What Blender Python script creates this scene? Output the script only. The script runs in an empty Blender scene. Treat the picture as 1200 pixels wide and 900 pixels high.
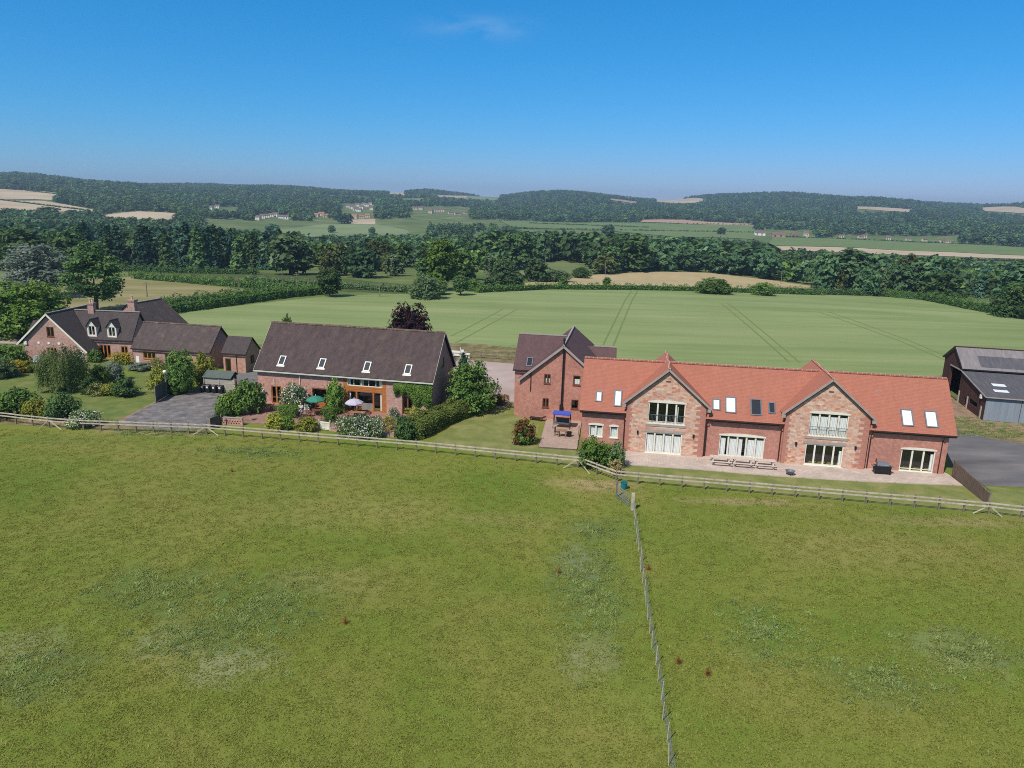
# ------------------------------------------------------------------ settings
SKY_AIR, SKY_DUST, SKY_OZ, SKY_STR, SUN_STR, EXPO, HAZE = 1.0, .2, 4.0, .08, 3.4, .5, 1.7e-4
SKY_GRADE = ((.6, 2.1), (.65, .84), (1.04, .78))
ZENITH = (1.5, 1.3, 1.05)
HAZE_COL = (.6, .78, 1.0)
import bpy, math, random
import numpy as np
from mathutils import Vector, Matrix
R = math.radians
SC = bpy.context.scene
COL = SC.collection
rng = np.random.default_rng(7)
random.seed(7)

# ------------------------------------------------------------------ camera
F, CH, PITCH, ROLL = 870.0, 25.0, math.atan(212 / 870), 0.027
cp, sp, cr, sr = math.cos(PITCH), math.sin(PITCH), math.cos(ROLL), math.sin(ROLL)
cam = bpy.data.cameras.new('camera')
co = bpy.data.objects.new('camera', cam)
COL.objects.link(co)
cam.sensor_fit = 'HORIZONTAL'; cam.sensor_width = 36; cam.lens = 36 * F / 1200
cam.clip_start = 0.5; cam.clip_end = 20000
co.matrix_world = Matrix.Translation((0, 0, CH)) @ Matrix.Rotation(math.pi / 2 - PITCH, 4, 'X') @ Matrix.Rotation(ROLL, 4, 'Z')
SC.camera = co

def ray(px, py):
    u = (px - 600) / F; v = (450 - py) / F
    x = u * cr - v * sr; y = u * sr + v * cr
    return (x, cp + y * sp, -sp + y * cp)

def P(px, py, z=0.0):                      # photo pixel -> point on the level z
    d = ray(px, py); t = (z - CH) / d[2]
    return Vector((d[0] * t, d[1] * t, z))

def at_depth(px, py, Y):
    d = ray(px, py); t = Y / d[1]
    return Vector((d[0] * t, Y, CH + d[2] * t))

# ------------------------------------------------------------------ terrain
_cols = np.array([-0.95, -0.69, -0.345, 0.0, 0.2, 0.345, 0.69, 0.95])
_rk = np.array([1, 200, 260, 330, 450, 600, 750, 1000, 1300, 1700, 2200, 2800, 3400, 4500, 7000])
_zk = np.array([
 [0, 0, -1, -3, -6, -9, -10, -8, 6, 22, 42, 55, 60, 55, 50],
 [0, 0, -1, -3, -6, -9, -10, -8, 6, 22, 42, 57, 63, 58, 50],
 [0, 0, -1, -4, -10, -15, -17, -17, -10, 5, 28, 45, 52, 48, 40],
 [0, 0, -2, -5, -5, -11, -16, -15, -12, -4, 14, 36, 58, 62, 50],
 [0, 0, -2, -5, -5, -12, -17, -16, -14, -5, 12, 36, 62, 74, 60],
 [0, 0, -2, -6, -11, -15, -17, -17, -17, -4, 14, 46, 80, 88, 60],
 [0, 0, -2, -6, -12, -16, -17, -17, -17, -8, 9, 33, 60, 66, 50],
 [0, 0, -2, -6, -12, -16, -17, -17, -17, -8, 9, 33, 60, 66, 50]], float)
_lr = np.linspace(math.log(20), math.log(7000), 420)
_tt = np.linspace(-0.95, 0.95, 96)
_tab = np.array([np.interp(np.exp(_lr), _rk, row) for row in _zk])
_tab = np.array([np.interp(_tt, _cols, _tab[:, k]) for k in range(_tab.shape[1])]).T
def _smooth(a, n, axis):
    k = np.hanning(n + 2)[1:-1]; k /= k.sum()
    pad = [(0, 0), (0, 0)]; pad[axis] = (n // 2, n // 2)
    return np.apply_along_axis(lambda v: np.convolve(v, k, 'valid'), axis, np.pad(a, pad, mode='edge'))
_tab = _smooth(_smooth(_tab, 15, 1), 17, 0)
_rr, _ta = np.meshgrid(np.exp(_lr), _tt)
_amp = np.clip((_rr - 700) / 2500, 0, 1)
_tab += _amp * 5 * (np.sin(_ta * 17 + _rr * 0.0023) + 0.6 * np.sin(_ta * 41 - _rr * 0.004 + 1))
for _px, _w, _h in ((20, 90, 6), (150, 60, -6), (320, 60, 1), (440, 40, 0), (497, 22, 10), (565, 40, -15), (668, 50, 14), (760, 40, -14), (850, 40, 5), (905, 60, 8), (1010, 50, 4), (1110, 50, -8)):
    _tab += _h * np.exp(-(((_ta * F + 600) - _px) / _w) ** 2) * np.clip((_rr - 1900) / 1300, 0, 1)
_tab *= np.clip((_rr - 185) / 40, 0, 1)

def Tn(x, y):                              # terrain height, arrays
    x = np.asarray(x, float); y = np.asarray(y, float)
    r = np.hypot(x, y)
    t = np.where(y > 1e-3, x / np.maximum(y, 1e-3), np.sign(x) * 9)
    fi = np.clip((t + 0.95) / 1.9 * 95, 0, 94.999)
    fj = np.clip((np.log(np.maximum(r, 1)) - _lr[0]) / (_lr[1] - _lr[0]), 0, 418.999)
    i = fi.astype(int); j = fj.astype(int); a = fi - i; b = fj - j
    z = (_tab[i, j] * (1 - a) + _tab[i + 1, j] * a) * (1 - b) + (_tab[i, j + 1] * (1 - a) + _tab[i + 1, j + 1] * a) * b
    return z
def T(x, y): return float(Tn(x, y))
_steps = np.exp(np.linspace(math.log(22), math.log(6500), 1500))
def G(px, py, rmin=0):                     # photo pixel -> first point of the terrain along that ray
    d = ray(px, py); h = math.hypot(d[0], d[1])
    t = _steps / h
    dz = CH + d[2] * t - Tn(d[0] * t, d[1] * t)
    k = np.nonzero((dz < 0) & (_steps > rmin))[0]
    k = k[0] if len(k) else len(t) - 1
    tt = t[k]
    if k > 0 and dz[k - 1] > 0 > dz[k]:
        tt = t[k - 1] + (t[k] - t[k - 1]) * dz[k - 1] / (dz[k - 1] - dz[k])
    x, y = d[0] * tt, d[1] * tt
    return Vector((x, y, T(x, y)))

# ------------------------------------------------------------------ node materials
class NT:
    def __init__(s, name):
        s.m = bpy.data.materials.new(name); s.m.use_nodes = True
        s.t = s.m.node_tree; s.t.nodes.clear()
        s.out = s.t.nodes.new('ShaderNodeOutputMaterial')
    def n(s, ty, props=None, **inp):
        k = s.t.nodes.new(ty)
        for a, v in (props or {}).items(): setattr(k, a, v)
        for a, v in inp.items():
            a = a.replace('_', ' ')
            so = k.inputs[a] if a in k.inputs else k.inputs[int(a[1:])]
            s.put(so, v)
        return k
    def put(s, so, v):
        if isinstance(v, bpy.types.NodeSocket): s.t.links.new(v, so)
        elif isinstance(v, (tuple, list)) and len(v) == 3 and so.type == 'RGBA': so.default_value = (*v, 1)
        else: so.default_value = v
    def coord(s, kind='Object', scale=(1, 1, 1)):
        c = s.n('ShaderNodeTexCoord')
        return s.n('ShaderNodeMapping', Vector=c.outputs[kind], Scale=scale).outputs[0]
    def pos(s, scale=(1, 1, 1)):
        return s.n('ShaderNodeMapping', Vector=s.n('ShaderNodeNewGeometry').outputs['Position'], Scale=scale).outputs[0]
    def noise(s, v, scale, detail=4, rough=.55, dist=0):
        return s.n('ShaderNodeTexNoise', Vector=v, Scale=scale, Detail=detail, Roughness=rough, Distortion=dist).outputs['Fac']
    def ramp(s, f, stops):
        k = s.n('ShaderNodeValToRGB', Fac=f)
        e = k.color_ramp.elements
        while len(e) < len(stops): e.new(.5)
        for el, (p, c) in zip(e, stops):
            el.position = p; el.color = (*c, 1) if len(c) == 3 else c
        return k.outputs[0]
    def mix(s, f, a, b, mode='MIX'):
        k = s.n('ShaderNodeMix', {'data_type': 'RGBA', 'blend_type': mode})
        s.put(k.inputs[0], f); s.put(k.inputs[6], a); s.put(k.inputs[7], b)
        return k.outputs[2]
    def math(s, op, a, b=0.0, clamp=False):
        k = s.n('ShaderNodeMath', {'operation': op, 'use_clamp': clamp})
        s.put(k.inputs[0], a); s.put(k.inputs[1], b)
        return k.outputs[0]
    def mul(s, c, f, lo, hi):              # multiply colour by a grey running lo..hi
        k = s.n('ShaderNodeMapRange', Value=f, **{'i3': lo, 'i4': hi})
        return s.mix(1.0, c, s.n('ShaderNodeCombineColor', Red=k.outputs[0], Green=k.outputs[0], Blue=k.outputs[0]).outputs[0], 'MULTIPLY')
    def done(s, col, rough=.8, spec=.25, bump=None, bstr=.3, bdist=.05, metal=0.0):
        b = s.n('ShaderNodeBsdfPrincipled', Base_Color=col, Roughness=rough, Metallic=metal)
        b.inputs['Specular IOR Level'].default_value = spec
        if bump is not None:
            s.t.links.new(s.n('ShaderNodeBump', Height=bump, Strength=bstr, Distance=bdist).outputs[0], b.inputs['Normal'])
        s.t.links.new(b.outputs[0], s.out.inputs[0])
        return s.m

def plain(name, c, var=.25, scale=3, rough=.7, spec=.3, metal=0.0):
    k = NT(name); f = k.noise(k.coord(), scale, 5)
    return k.done(k.mul(c, f, 1 - var * 1.6, 1 + var * 1.6), rough, spec, metal=metal)

def ramped(name, stops, scale, rough=.85, detail=6, coord='pos', cs=(1, 1, 1), fine=None, bump=0, spec=.15):
    k = NT(name); v = k.pos(cs) if coord == 'pos' else k.coord(coord, cs)
    f = k.noise(v, scale, detail)
    c = k.ramp(f, stops)
    if fine: c = k.mul(c, k.noise(v, fine[0], 3, .7), 1 - fine[1], 1 + fine[1])
    return k.done(c, rough, spec, f if bump else None, bump)

def brick(name, c1, c2, mortar, bw=.225, bh=.075, var=.3, big=.25, ms=.012, squash=0):
    k = NT(name); c = k.n('ShaderNodeTexCoord').outputs['UV']
    b = k.n('ShaderNodeTexBrick', {'offset': .5}, Vector=c, Color1=c1, Color2=c2, Mortar=mortar, Scale=1.0)
    b.inputs['Brick Width'].default_value = bw; b.inputs['Row Height'].default_value = bh
    b.inputs['Mortar Size'].default_value = ms; b.inputs['Bias'].default_value = -.1
    col = k.mul(b.outputs[0], k.noise(c, 2.6, 5, .65), 1 - var * 1.7, 1 + var * 1.7)
    col = k.mul(col, k.noise(c, .35, 3), 1 - big * 1.5, 1 + big * 1.5)
    return k.done(col, .9, .15, b.outputs[1], -.4, .02)

def stone(name, cols, mortar, sx=2.2, sy=4.5):
    k = NT(name); c = k.n('ShaderNodeTexCoord').outputs['UV']
    b = k.n('ShaderNodeTexBrick', {'offset': .43, 'offset_frequency': 2, 'squash': .6, 'squash_frequency': 3}, Vector=c, Color1=(0, 0, 0), Color2=(1, 1, 1), Mortar=(.5, .5, .5), Scale=1.0)
    b.inputs['Brick Width'].default_value = 1 / sx; b.inputs['Row Height'].default_value = 1 / sy
    b.inputs['Mortar Size'].default_value = .018
    w = k.n('ShaderNodeMapping', Vector=c, Scale=(sx, sy, 1)).outputs[0]
    vo = k.n('ShaderNodeTexVoronoi', {'distance': 'CHEBYCHEV'}, Vector=w, Scale=1.0, Randomness=.75)
    f = k.n('ShaderNodeSeparateColor', Color=vo.outputs['Color']).outputs[0]
    st = [(i / (len(cols) - 1) * .9 + .05, q) for i, q in enumerate(cols)]
    col = k.ramp(f, st)
    edge = k.math('GREATER_THAN', vo.outputs['Distance'], .47)
    col = k.mix(k.math('MULTIPLY', edge, .5), col, mortar)
    col = k.mul(col, k.noise(c, 5, 4), .62, 1.38)
    return k.done(col, .9, .15, vo.outputs['Distance'], -.4, .03)

def tiles(name, c1, c2, dark, bw=.2, bh=.16, moss=None, var=.25):
    k = NT(name); c = k.n('ShaderNodeTexCoord').outputs['UV']
    b = k.n('ShaderNodeTexBrick', {'offset': .5}, Vector=c, Color1=c1, Color2=c2, Mortar=dark, Scale=1.0)
    b.inputs['Brick Width'].default_value = bw; b.inputs['Row Height'].default_value = bh
    b.inputs['Mortar Size'].default_value = .01
    sv = k.n('ShaderNodeMapping', Vector=c, Scale=(1, .25, 1)).outputs[0]
    col = k.mul(b.outputs[0], k.noise(sv, 1.6, 6, .7), 1 - var * 1.5, 1 + var * 1.5)
    col = k.mul(col, k.noise(c, 14, 2), .87, 1.13)
    if moss:
        f = k.ramp(k.noise(c, .55, 6, .7), [(moss[1], (0, 0, 0)), (moss[1] + .2, (1, 1, 1))])
        col = k.mix(k.math('MULTIPLY', f, .65), col, moss[0])
    return k.done(col, .85, .2, b.outputs[1], -.5, .03)

def leafm(name, lo, mid, hi, trans=.3, var=.3, patch=None):
    k = NT(name)
    a = k.n('ShaderNodeAttribute', {'attribute_name': 'tone'}).outputs['Fac']
    col = k.ramp(a, [(0.0, lo), (.5, mid), (1.0, hi)])
    col = k.mul(col, k.n('ShaderNodeObjectInfo').outputs['Random'], 1 - var, 1 + var)
    if patch:                              # stands of lighter and darker species
        pf = k.noise(k.pos((1, 1, .3)), .007, 4, .6)
        col = k.mix(k.ramp(pf, [(.42, (0, 0, 0)), (.62, (.8, .8, .8))]), col, patch)
        col = k.mul(col, k.noise(k.pos(), .03, 2), .6, 1.4)
    d = k.n('ShaderNodeBsdfDiffuse', Color=col); t = k.n('ShaderNodeBsdfTranslucent', Color=col)
    g = k.n('ShaderNodeMixShader', i0=trans, i1=d.outputs[0], i2=t.outputs[0])
    k.t.links.new(g.outputs[0], k.out.inputs[0])
    return k.m

def glassm(name):
    k = NT(name)
    t = k.n('ShaderNodeBsdfTransparent', Color=(.94, .96, .96)); g = k.n('ShaderNodeBsdfGlossy', Color=(1, 1, 1), Roughness=.02)
    fr = k.n('ShaderNodeLayerWeight', Blend=.5)
    f = k.math('MINIMUM', k.math('ADD', k.math('MULTIPLY', k.math('POWER', fr.outputs['Facing'], 4.0), .7), .075), 1.0)
    mx = k.n('ShaderNodeMixShader', i0=f, i1=t.outputs[0], i2=g.outputs[0])
    k.t.links.new(mx.outputs[0], k.out.inputs[0])
    return k.m

M = {}
M['brick_new'] = brick('new red brick', (.47, .15, .095), (.34, .11, .078), (.42, .3, .25))
M['brick_mid'] = brick('mixed red brick', (.5, .2, .145), (.34, .145, .12), (.46, .36, .3), var=.38)
M['brick_old'] = brick('old pink brick', (.43, .205, .16), (.3, .15, .125), (.44, .35, .3), var=.38, big=.3)
M['stone'] = stone('coursed sandstone', [(.45, .2, .135), (.58, .36, .24), (.5, .27, .19), (.64, .46, .34), (.42, .31, .27), (.55, .26, .18)], (.55, .41, .32))
M['stone_old'] = stone('pink rubble stone', [(.34, .18, .15), (.47, .28, .22), (.4, .23, .18), (.5, .34, .27)], (.33, .26, .22), 3, 6)
M['tile_red'] = tiles('new clay tile', (.39, .152, .102), (.352, .132, .088), (.25, .088, .06), var=.12)
M['tile_purple'] = tiles('brindled clay tile', (.13, .075, .075), (.105, .06, .062), (.05, .03, .03), var=.2)
M['tile_dark'] = tiles('dark old tile', (.095, .066, .063), (.074, .052, .052), (.02, .017, .017), moss=((.13, .09, .065), .54), var=.42)
M['tile_slate'] = tiles('grey brown tile', (.084, .068, .066), (.066, .054, .054), (.025, .02, .02), moss=((.1, .085, .06), .62), var=.3)
M['tile_lichen'] = tiles('lichened tile', (.1, .074, .07), (.078, .059, .057), (.03, .022, .022), moss=((.16, .13, .1), .52), var=.35)
M['ridge_red'] = brick('red ridge tile', (.4, .15, .1), (.34, .12, .085), (.55, .42, .34), bw=.45, bh=2, ms=.05, var=.15)
M['ridge_old'] = ramped('weathered ridge tile', [(.35, (.1, .07, .06)), (.55, (.2, .14, .1)), (.7, (.3, .24, .17))], 2.2, coord='Object')
M['cream'] = plain('cream painted timber', (.68, .64, .54), .12, 2)
M['white'] = plain('white paint', (.72, .71, .67), .08, 3, .5)
M['fascia'] = plain('pale green grey gutter board', (.5, .52, .43), .15, 1)
M['barge'] = plain('weathered pale bargeboard', (.33, .28, .25), .2, 2)
M['brown'] = plain('dark brown gutter', (.035, .022, .02), .2, 3, .5)
M['black'] = plain('black plastic', (.015, .015, .017), .2, 4, .4)
M['grey_metal'] = plain('lead grey metal', (.14, .15, .17), .15, 3, .45)
M['oak'] = ramped('orange stained timber', [(.3, (.3, .1, .025)), (.6, (.42, .16, .045)), (.75, (.5, .22, .07))], 3, coord='Object', cs=(.4, 1, 3), rough=.55, spec=.3)
M['door_brown'] = plain('brown stained door', (.16, .06, .03), .3, 3, .5)
M['fence'] = ramped('weathered fence timber', [(.3, (.32, .27, .2)), (.55, (.46, .4, .32)), (.75, (.58, .52, .43))], 2.5, coord='Object', fine=(14, .2))
M['post'] = ramped('grey fence post timber', [(.3, (.13, .105, .075)), (.55, (.21, .175, .13)), (.75, (.3, .26, .2))], 2.5, coord='Object', fine=(14, .2))
M['panel_dark'] = ramped('dark stained boards', [(.3, (.06, .075, .07)), (.7, (.11, .125, .115))], 2, coord='Object', cs=(4, 4, .5))
M['panel_brown'] = ramped('brown fence boards', [(.3, (.1, .07, .055)), (.7, (.19, .14, .11))], 2, coord='Object', cs=(5, 5, .5))
M['shed_wood'] = ramped('silvered shed boards', [(.3, (.26, .24, .2)), (.7, (.42, .39, .33))], 2, coord='Object', cs=(.5, 4, 6))
M['felt'] = plain('grey green roof felt', (.085, .11, .095), .2, 3)
M['flat_roof'] = plain('grey flat roof', (.16, .145, .14), .25, 1.2)
M['rust'] = ramped('rust red sheet', [(.3, (.055, .025, .022)), (.6, (.085, .036, .03)), (.8, (.11, .055, .045))], .8, coord='Object', cs=(3, 3, .3))
M['grey_door'] = ramped('blue grey sheet door', [(.3, (.19, .225, .265)), (.7, (.25, .285, .325))], .7, coord='Object', cs=(6, 6, .3))
M['sheet_pale'] = ramped('pale grey fibre cement roof', [(.3, (.16, .145, .15)), (.6, (.22, .2, .2)), (.8, (.27, .25, .25))], .9, coord='Object', cs=(4, .5, 1), fine=(6, .25))
M['sheet_dark'] = ramped('dark grey fibre cement roof', [(.3, (.075, .072, .082)), (.6, (.105, .1, .112)), (.8, (.15, .14, .15))], .9, coord='Object', cs=(4, .5, 1), fine=(6, .3))
M['rooflight'] = plain('white rooflight sheet', (.7, .72, .72), .1, 3, .3)
M['blind'] = plain('white blind', (.8, .8, .78), .04, 2, .8)
M['glass'] = glassm('window glass')
M['room_shade'] = plain('dim room wall', (.045, .035, .03), .2, 1)  # near-black colour carries the shade inside the rooms
M['curtain'] = ramped('white curtain', [(.35, (.66, .66, .63)), (.6, (.84, .84, .81))], 5, coord='Object', cs=(3, 3, .2))
M['terracotta'] = plain('buff chimney pot', (.55, .42, .26), .15, 5)
M['lead'] = plain('dark lead flashing', (.1, .1, .12), .2, 3, .5)
M['blue'] = plain('blue canopy cloth', (.05, .085, .42), .15, 4)
M['teal'] = plain('teal plastic', (.01, .17, .19), .15, 4, .4)
M['pale_blue'] = plain('pale blue painted timber', (.38, .5, .55), .12, 5)
M['steel'] = plain('galvanised steel', (.4, .42, .45), .15, 5, .4, .5, .6)
M['green_cloth'] = plain('green parasol cloth', (.035, .2, .13), .15, 3)
M['mauve_cloth'] = plain('pale lilac parasol cloth', (.46, .42, .5), .12, 3)
M['cream_cloth'] = plain('cream parasol cloth', (.72, .69, .58), .1, 3)
M['teak'] = ramped('garden furniture timber', [(.3, (.2, .1, .055)), (.7, (.36, .19, .11))], 5, coord='Object')
M['grey_teak'] = ramped('silvered picnic timber', [(.3, (.46, .38, .33)), (.7, (.62, .53, .46))], 5, coord='Object')
M['skin'] = plain('skin', (.5, .3, .22), .08, 5)
M['bark'] = ramped('tree bark', [(.3, (.05, .04, .03)), (.7, (.12, .095, .07))], 3, coord='Object', cs=(3, 3, .6))
# ground materials
def pasture():
    k = NT('pasture grass'); v = k.pos()
    f1 = k.noise(v, .09, 5, .55, .6)
    c = k.ramp(f1, [(.28, (.105, .162, .022)), (.45, (.138, .18, .028)), (.56, (.164, .186, .034)), (.72, (.205, .192, .052))])
    f2 = k.noise(v, .9, 6, .7)
    c = k.mix(k.ramp(f2, [(.5, (0, 0, 0)), (.75, (.2, .2, .2))]), c, (.1, .15, .03))
    c = k.mix(k.ramp(k.noise(v, .045, 4, .6), [(.48, (0, 0, 0)), (.7, (.6, .6, .6))]), c, (.245, .2, .065))
    f3 = k.noise(v, 3.2, 5, .7)
    c = k.mix(k.ramp(f3, [(.5, (0, 0, 0)), (.75, (.15, .15, .15))]), c, (.3, .26, .11))
    # grey green thistle and weed patches with ragged edges, bare earth along the fence
    for (x, y, rx, ry, col, am) in WEEDS:
        d = k.n('ShaderNodeVectorMath', {'operation': 'LENGTH'}, i0=k.n('ShaderNodeMapping', Vector=v, Location=(-x / rx, -y / ry, 0), Scale=(1 / rx, 1 / ry, 0)).outputs[0]).outputs['Value']
        e = k.math('ADD', d, k.math('MULTIPLY', k.math('SUBTRACT', k.noise(v, .45, 8, .75), .5), 2.6))
        m = k.ramp(e, [(.25, (am,) * 3), (1.0, (0, 0, 0))])
        c = k.mix(m, c, col)
    c = k.mul(c, k.noise(k.pos((.7, 1.3, 1)), 11, 5, .8), .62, 1.38)
    c = k.mul(c, k.noise(v, .025, 3), .8, 1.2)
    return k.done(c, .95, .08, k.noise(v, 7, 5, .7), .25, .06)
def wpt(px, py): p = P(px, py); return p.x, p.y
WEEDS = []
for (px, py, rx, ry, col, am) in [
    (265, 775, 3.6, 2.6, (.27, .27, .16), .7), (205, 750, 3.0, 2.6, (.24, .25, .15), .6), (185, 690, 6.5, 4.5, (.085, .14, .04), .75), (40, 790, 4, 4, (.1, .14, .055), .7), (20, 760, 3, 2.5, (.24, .24, .15), .5), (320, 705, 5, 5, (.08, .145, .04), .7), (270, 735, 5, 4, (.085, .14, .04), .7),
    (690, 690, 3.4, 8.5, (.095, .15, .055), .75), (680, 660, 2.2, 4, (.2, .215, .14), .5), (690, 770, 2.2, 3, (.26, .25, .16), .5), (700, 620, 3, 3, (.1, .14, .06), .6),
    (1120, 765, 4, 3, (.25, .265, .14), .6), (900, 740, 3.5, 5, (.07, .15, .03), .7), (1040, 800, 4.5, 3, (.085, .13, .045), .7), (1150, 760, 3, 2.5, (.09, .13, .05), .6),
    (700, 568, 5.5, 1.8, (.375, .265, .156), .7), (880, 588, 9, 1.1, (.34, .25, .15), .6), (1120, 612, 9, 1.6, (.31, .24, .125), .55), (180, 508, 10, 1.2, (.31, .24, .14), .5),
    (300, 530, 9, 2.5, (.1, .16, .035), .6), (60, 515, 8, 2.0, (.1, .16, .035), .5), (420, 600, 14, 5, (.25, .225, .07), .45), (1000, 640, 12, 4, (.26, .225, .085), .4), (600, 610, 5, 2, (.25, .22, .08), .45), (380, 680, 5, 3, (.28, .235, .1), .45), (740, 830, 3, 3, (.2, .24, .05), .4)]:
    x, y = wpt(px, py); WEEDS.append((x, y, rx, ry, col, am))
# ------------------------------------------------------------------ mesh building
class MB:
    def __init__(s): s.v = []; s.f = []; s.m = []; s.uv = []
    def face(s, pts, uv=None, mi=0):
        i = len(s.v); s.v += [tuple(p) for p in pts]; s.f.append(tuple(range(i, i + len(pts)))); s.m.append(mi)
        s.uv.append(uv if uv else [(0, 0)] * len(pts))
    def hexa(s, a, mi=0, w=None):          # 8 corners: bottom ring 0-3, top ring 4-7
        a = [Vector(p) for p in a]
        for q in ((3, 2, 1, 0), (4, 5, 6, 7), (0, 1, 5, 4), (1, 2, 6, 5), (2, 3, 7, 6), (3, 0, 4, 7)):
            p = [a[k] for k in q]; du = (p[1] - p[0]).length; dv = (p[2] - p[1]).length
            s.face(p, [(0, 0), (du, 0), (du, dv), (0, dv)], mi)
    def box(s, x0, x1, y0, y1, z0, z1, mi=0, M4=None):
        a = [Vector(p) for p in ((x0, y0, z0), (x1, y0, z0), (x1, y1, z0), (x0, y1, z0), (x0, y0, z1), (x1, y0, z1), (x1, y1, z1), (x0, y1, z1))]
        s.hexa([M4 @ p for p in a] if M4 else a, mi)
    def beam(s, a, b, w, h, mi=0, up=(0, 0, 1)):   # box beam from a to b
        a = Vector(a); b = Vector(b); d = (b - a).normalized()
        sx = d.cross(Vector(up))
        sx = (sx.normalized() if sx.length > 1e-4 else Vector((1, 0, 0))); sz = sx.cross(d).normalized()
        q = [sx * (-w / 2) - sz * (h / 2), sx * (w / 2) - sz * (h / 2), sx * (w / 2) + sz * (h / 2), sx * (-w / 2) + sz * (h / 2)]
        s.hexa([a + k for k in q] + [b + k for k in q], mi)
    def tube(s, pts, rad, n=8, mi=0, cap=True):
        pts = [Vector(p) for p in pts]; rad = rad if isinstance(rad, (list, tuple)) else [rad] * len(pts)
        rings = []
        for i, p in enumerate(pts):
            d = (pts[min(i + 1, len(pts) - 1)] - pts[max(i - 1, 0)]).normalized()
            x = d.cross(Vector((0, 0, 1)) if abs(d.z) < .95 else Vector((1, 0, 0))).normalized(); y = x.cross(d)
            rings.append([p + (x * math.cos(k * 2 * math.pi / n) + y * math.sin(k * 2 * math.pi / n)) * rad[i] for k in range(n)])
        for a, b in zip(rings, rings[1:]):
            for k in range(n): s.face([a[k], a[(k + 1) % n], b[(k + 1) % n], b[k]], None, mi)
        if cap: s.face(rings[0][::-1], None, mi); s.face(rings[-1], None, mi)
    def lathe(s, prof, n=14, c=(0, 0, 0), mi=0):
        c = Vector(c); rg = [[c + Vector((r * math.cos(k * 2 * math.pi / n), r * math.sin(k * 2 * math.pi / n), z)) for k in range(n)] for r, z in prof]
        for a, b in zip(rg, rg[1:]):
            for k in range(n): s.face([a[k], a[(k + 1) % n], b[(k + 1) % n], b[k]], None, mi)
        s.face(rg[0][::-1], None, mi); s.face(rg[-1], None, mi)
    def slab(s, a, b, c, d, th, mi=0):     # sloping slab; a,b lower edge, c,d upper edge (c above b)
        a, b, c, d = (Vector(p) for p in (a, b, c, d)); n = (b - a).cross(d - a).normalized()
        lo = [p - n * th for p in (a, b, c, d)]
        u = (b - a).normalized(); o = a
        def uv(p):
            q = p - o; x = q.dot(u); return (x, (q - u * x).length)
        s.face([a, b, c, d], [uv(p) for p in (a, b, c, d)], mi)
        s.face(lo[::-1], None, mi)
        t = (a, b, c, d)
        for i in range(4):
            j = (i + 1) % 4; s.face([lo[i], lo[j], t[j], t[i]], None, mi)
    def build(s, name, mats, parent=None, smooth=False, loc=None):
        me = bpy.data.meshes.new(name)
        me.from_pydata(s.v, [], s.f)
        for m in (mats if isinstance(mats, (list, tuple)) else [mats]): me.materials.append(M[m] if isinstance(m, str) else m)
        me.polygons.foreach_set('material_index', s.m)
        ul = me.uv_layers.new(name='UVMap')
        ul.data.foreach_set('uv', [c for f in s.uv for p in f for c in p])
        if smooth: me.polygons.foreach_set('use_smooth', [True] * len(s.f))
        me.update()
        return link(name, me, parent, loc)

def link(name, me, parent=None, loc=None):
    o = bpy.data.objects.new(name, me); COL.objects.link(o)
    if parent: o.parent = parent
    if loc is not None: o.location = loc
    return o
def tag(o, label=None, cat=None, group=None, kind=None):
    for k, v in (('label', label), ('category', cat), ('group', group), ('kind', kind)):
        if v: o[k] = v
    return o
def thing(name, label, cat, loc=(0, 0, 0), rot=0.0, group=None):
    o = bpy.data.objects.new(name, None); COL.objects.link(o)
    o.empty_display_size = .2; o.location = loc; o.rotation_euler = (0, 0, rot)
    return tag(o, label, cat, group)
def dup(root, loc, rot=None, label=None, scale=None, group=None):
    def cp_(o, par):
        c = o.copy(); COL.objects.link(c); c.parent = par
        for ch in o.children: cp_(ch, c)
        return c
    r = cp_(root, None); r.location = loc
    if rot is not None: r.rotation_euler = (0, 0, rot)
    if scale is not None: r.scale = scale if isinstance(scale, (tuple, list)) else (scale,) * 3
    return tag(r, label, None, group)

# ------------------------------------------------------------------ ground, fields, lanes
def grid_mesh(name, V, ni, nj, mat, kind='structure', close=False):
    V = np.asarray(V, float).reshape(-1, 3)
    i, j = np.meshgrid(np.arange(ni - 1), np.arange(nj - 1), indexing='ij')
    a = (i * nj + j).ravel(); f = np.stack([a, a + nj, a + nj + 1, a + 1], 1)
    me = bpy.data.meshes.new(name); me.from_pydata(V.tolist(), [], f.tolist())
    me.materials.append(M[mat]); me.polygons.foreach_set('use_smooth', [True] * len(f)); me.update()
    o = link(name, me); o['kind'] = kind
    return o

def wild():
    k = NT('countryside grass'); v = k.pos()
    near = pasture_col = k.ramp(k.noise(v, .02, 6, .6), [(.35, (.07, .105, .03)), (.55, (.115, .145, .048)), (.7, (.18, .175, .08))])
    c = k.mul(near, k.noise(v, .5, 4, .7), .8, 1.5)
    return k.done(c, .95, .1)
M['pasture'] = pasture()
M['wild'] = wild()
def terrain():
    th = np.concatenate([np.linspace(-50, 50, 201), np.linspace(52, 308, 129)])
    th = np.radians(90 - th)
    r = np.concatenate([[0.0], np.exp(np.linspace(math.log(4), math.log(5600), 300))])
    A, Rr = np.meshgrid(np.append(th, th[0]), r, indexing='ij')
    X = Rr * np.cos(A); Y = Rr * np.sin(A); Z = Tn(X, Y)
    o = grid_mesh('ground', np.stack([X, Y, Z], -1), *X.shape, 'pasture')
    me = o.data; me.materials.append(M['wild'])
    rc = np.array([math.hypot(p.center.x, p.center.y) for p in me.polygons])
    me.polygons.foreach_set('material_index', (rc > 118).astype(np.int32)); me.flip_normals()
    return o
terrain()

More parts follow.
